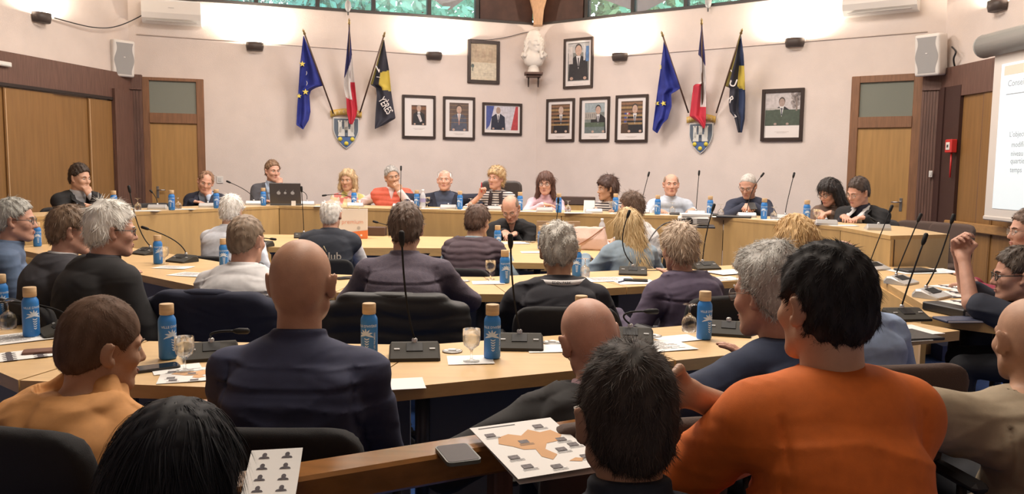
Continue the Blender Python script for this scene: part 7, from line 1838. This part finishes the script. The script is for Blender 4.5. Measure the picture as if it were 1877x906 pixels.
r = empty('paper_stack', ppos+[0, 0, .081], -.1, 'stack of white papers lying on top of the projector', 'paper'); MB().box((0, 0, .012), (.27, .20, .024), bev=.002).build('sheets', paper, r)
for pts, lb in (([(1255, 402, 7.35), (1215, 412, 7.2), (1190, 440, 7.0), (1178, 468, 6.9)], 'long black cable arching left from the projector'), ([(1258, 407, 7.4), (1242, 412, 7.3), (1236, 425, 7.25), (1240, 440, 7.3)], 'short black cable hanging at the left of the projector')):
    P_ = [at(*q) for q in pts]; o = P_[0]; Q = []
    for i in range(len(P_)-1):
        p0, p1, p2, p3 = P_[max(i-1, 0)], P_[i], P_[i+1], P_[min(i+2, len(P_)-1)]
        for t in np.linspace(0, 1, 7)[:-1]: Q.append(.5*((2*p1)+(-p0+p2)*t+(2*p0-5*p1+4*p2-p3)*t*t+(-p0+3*p1-3*p2+p3)*t**3)-o)
    Q.append(P_[-1]-o); ob = MB().tube(Q, .006, 6).build('cable', black); ob.location = o; tag(ob, lb, 'cable')
p = at(1023, 443, 7.85); p[2] = TZ; r = empty('desktop_panel', p+[0, 0, .001], 0, 'flat grey-brown panel standing on innermost table behind the pink handbag', 'panel')
MB().box((0, 0, .105), (.42, .018, .20), bev=.004).build('board', mat('panel_greybrown', (.30, .21, .13), .6), r); MB().box((0, .03, .008), (.24, .10, .014), bev=.003).build('foot', dgrey, r)
bottle(1803, 908, 0, 'blue bottle standing on the blue carpet at bottom right', .4)
# low wooden cabinet and dark cushion behind the dais between pink shirt and striped top; white name card
p = at(1054, 380, 10.55); r = empty('bench', [p[0], p[1], PLAT], -.25, 'low wooden bench with dark back seen behind the dais, right of the pink shirt', 'bench')
zb = float(at(1054, 361, 10.55)[2])-PLAT; MB().box((0, 0, (zb-.1)/2), (.50, .05, zb-.1)).build('back_panel', dais_m, r); MB().box((0, -.005, zb-.05), (.52, .06, .11), bev=.01).build('top_cushion', fabric_br, r)
for s in (-1, 1): MB().box((s*.22, .12, .21), (.05, .24, .42)).build('leg', dais_m, r)
MB().box((0, .12, .44), (.5, .26, .05), bev=.01).build('seat', fabric_br, r)
p = on_top(1080, 389, DZ); r = empty('name_card', p, -.25, 'white folded name card left of the woman looking left', 'card'); m = MB(); m.add([(-.06, -.03, 0), (.06, -.03, 0), (.06, 0, .13), (-.06, 0, .13), (-.06, .03, 0), (.06, .03, 0), (-.06, .001, .129), (.06, .001, .129)], [(0, 1, 2, 3), (4, 6, 7, 5)]); m.build('card', paper, r)

# red pen / small things held
q7 = DP[7]; E, Wr, fd, *_ = q7['ARM'][1]; wpos = q7['loc']+rotz(q7['yaw'])@(Wr+fd*.09+np.array([0, .03, 0])); r = empty('pen', wpos, 0, 'red pen held up by the woman in striped top', 'pen'); MB().tube([(0, 0, -.05), (0, 0, .06), (0, 0, .07)], [.006, .006, .002], 8).build('barrel', mat('pen_red', (.5, .03, .04), .4), r)
q11 = DP[11]; E, Wr, fd, *_ = q11['ARM'][1]; wpos = q11['loc']+rotz(q11['yaw'])@(Wr+fd*.11+np.array([-.03, 0, .015])); r = empty('smartphone', wpos, 0, 'phone held by the grey cropped man at the dais', 'phone'); MB().box((0, 0, 0), (.075, .14, .009), bev=.004, T=Matrix.Rotation(.5, 4, 'X')).build('case', black, r)
p = DP[7]; N = p['N']; fy7 = None
# white scarf on the man at the right end of the dais, lettering on clothes, watch, tattoo
def on_person(p, name, m, pts, wdt, parent=None, off=.0):
    mb = MB(); v = []; n = len(pts)
    for (x, y, z), (wx, wy, wz) in pts: v += [(x-wx, y-wy, z-wz), (x+wx, y+wy, z+wz)]
    v2 = [(a, b+.008, c) for a, b, c in v]; k = len(v)
    mb.add(v+v2, [(2*i, 2*i+1, 2*i+3, 2*i+2) for i in range(n-1)]+[(k+2*i, k+2*i+2, k+2*i+3, k+2*i+1) for i in range(n-1)]+[(2*i, 2*i+2, k+2*i+2, k+2*i) for i in range(n-1)]+[(2*i+1, k+2*i+1, k+2*i+3, 2*i+3) for i in range(n-1)], 0, True)
    return mb.build(name, m, p['root'])
def garment(p, kinds): return next(o for o in children(p['root']) if o.name.split('.')[0] in kinds)
def surf_y(p, kinds, front=True):
    o = [c for c in children(p['root']) if c.name.split('.')[0] in kinds][-1]; n = len(o.data.vertices); V = np.zeros(n*3, np.float32); o.data.vertices.foreach_get('co', V); V = V.reshape(-1, 3)
    def f(x, z):
        m = (np.abs(V[:, 0]-x) < .016) & (np.abs(V[:, 2]-z) < .016); 
        if not m.any(): return 0.0
        return V[m, 1].max() if front else V[m, 1].min()
    return f
p = DP[13]; N = p['N']; fy_ = surf_y(p, ('jacket',)); scm = stripe_mat('scarf_white', (.70, .69, .68), (.30, .30, .33), 30, 'X', .75)
for s in (-1, 1):
    pts = []
    for t in np.linspace(0, 1, 8):
        x = N[0]+s*(.055+.012*t); z = N[2]+.035-.36*t; y = max(fy_(x, min(z, N[2]-.03)), N[1]+.03)+.010 if t > .12 else N[1]+.02
        pts.append(((x, y, z), (.026, 0, 0)))
    on_person(p, 'scarf', scm, pts, .03)
p = DP[7]; N = p['N']; fy_ = surf_y(p, ('shirt',))
for s in (-1, 1):
    pts = []
    for t in np.linspace(0, 1, 8):
        x = N[0]+s*(.055+.03*t); z = N[2]+.02-.36*t; y = max(fy_(x, min(z, N[2]-.03)), N[1]+.03)+.010 if t > .12 else N[1]+.02
        pts.append(((x, y, z), (.022, 0, 0)))
    on_person(p, 'scarf', mat('scarf_black', (.025, .015, .018), .85), pts, .03)
def back_text(p, kinds, txt, z, size, m, x0=0.0, name='lettering'):
    fb_ = surf_y(p, kinds, False); vv, ff = text_geo(txt, size, .001, .006); mb = MB(); ca = {}
    V_ = []
    for x, y, zz in vv:
        kx = (round((x+x0)*80), round((z+y)*80))
        if kx not in ca: ca[kx] = fb_(x+x0, z+y)
        V_.append((x+x0, y, zz))
    xs = sorted(set(k[0] for k in ca)); base = {k: np.mean([v for kk, v in ca.items() if kk[0] == k]) for k in xs}
    mb.add([(x, np.interp(x*80, xs, [base[k] for k in xs])-.010-zz, z+y) for x, y, zz in V_], ff); return mb.build(name, m, p['root'])
p = DP[16]; back_text(p, ('vest',), 'club', p['N'][2]-.150, .085, mat('vest_letter', (.55, .50, .45), .7), .055)
fb_ = surf_y(p, ('vest',), False); mb = MB(); zz_ = p['N'][2]-.115; yy_ = fb_(-.03, zz_)-.010; mb.tube([(-.08, yy_, zz_), (-.05, yy_, zz_+.05), (-.03, yy_, zz_+.01), (-.01, yy_, zz_+.045), (.01, yy_, zz_)], .004, 5); mb.build('emblem', mat('vest_mark', (.45, .40, .25), .7), p['root'])
p = DP[25]; N = p['N']; band = MB(); n = 14; fbk = surf_y(p, ('shirt',), False); rr = max(.086, N[1]-fbk(N[0], N[2]+.030)+.004); v = []
for i in range(n+1):
    a = -PI/2-1.15+2.3*i/n; x, y = rr*math.cos(a), rr*math.sin(a)*.98; v += [(N[0]+x, N[1]+y-.006, N[2]+.020), (N[0]+x*.97, N[1]+y*.97-.002, N[2]+.042)]
band.add(v, [(2*i, 2*i+2, 2*i+3, 2*i+1) for i in range(n)], 0, True); bo_ = band.build('collar_band', mat('collar_white', (.68, .66, .66), .7), p['root']); md = bo_.modifiers.new('thick', 'SOLIDIFY'); md.thickness = .004
vv, ff = text_geo('EDEN PARK', .0175, .0004, .01); t = MB(); t.add([(N[0]+(rr+.003)*math.cos(-PI/2+x/rr), N[1]-.004+(rr+.003)*math.sin(-PI/2+x/rr)*.98, N[2]+.030+y) for x, y, z in vv], ff); t.build('lettering', mat('collar_ink', (.03, .03, .05), .7), bo_)
p = DP[5]; E, Wr, fd, *_ = p['ARM'][-1]; u_ = (Wr-E)/np.linalg.norm(Wr-E); MB().tube([Wr-u_*.035, Wr-u_*.005], .034, 12).build('wristwatch', black, p['root'])
p = DP[35]; E, Wr, fd, *_ = p['ARM'][-1]; S_ = p['SJ'][-1]; tm_ = mat('tattoo_ink', (.16, .11, .09), .6); u_ = (Wr-E)/np.linalg.norm(Wr-E)
mb = MB()
for k in range(5):
    pts = []
    for t in np.linspace(0, 1, 9):
        a = 1.9+.55*math.sin(t*5+k*1.7)-.25*k; c_ = E+u_*(.03+.012*k+.07*t); x_ = np.cross(u_, [0, 0, 1.0]); x_ /= np.linalg.norm(x_); y_ = np.cross(x_, u_)
        pts.append(c_+(.0415-.10*(.03+.07*t)*.35)*(math.cos(a)*x_+math.sin(a)*y_))
    mb.tube(pts, .0016, 4)
mb.build('tattoo', tm_, p['root'])
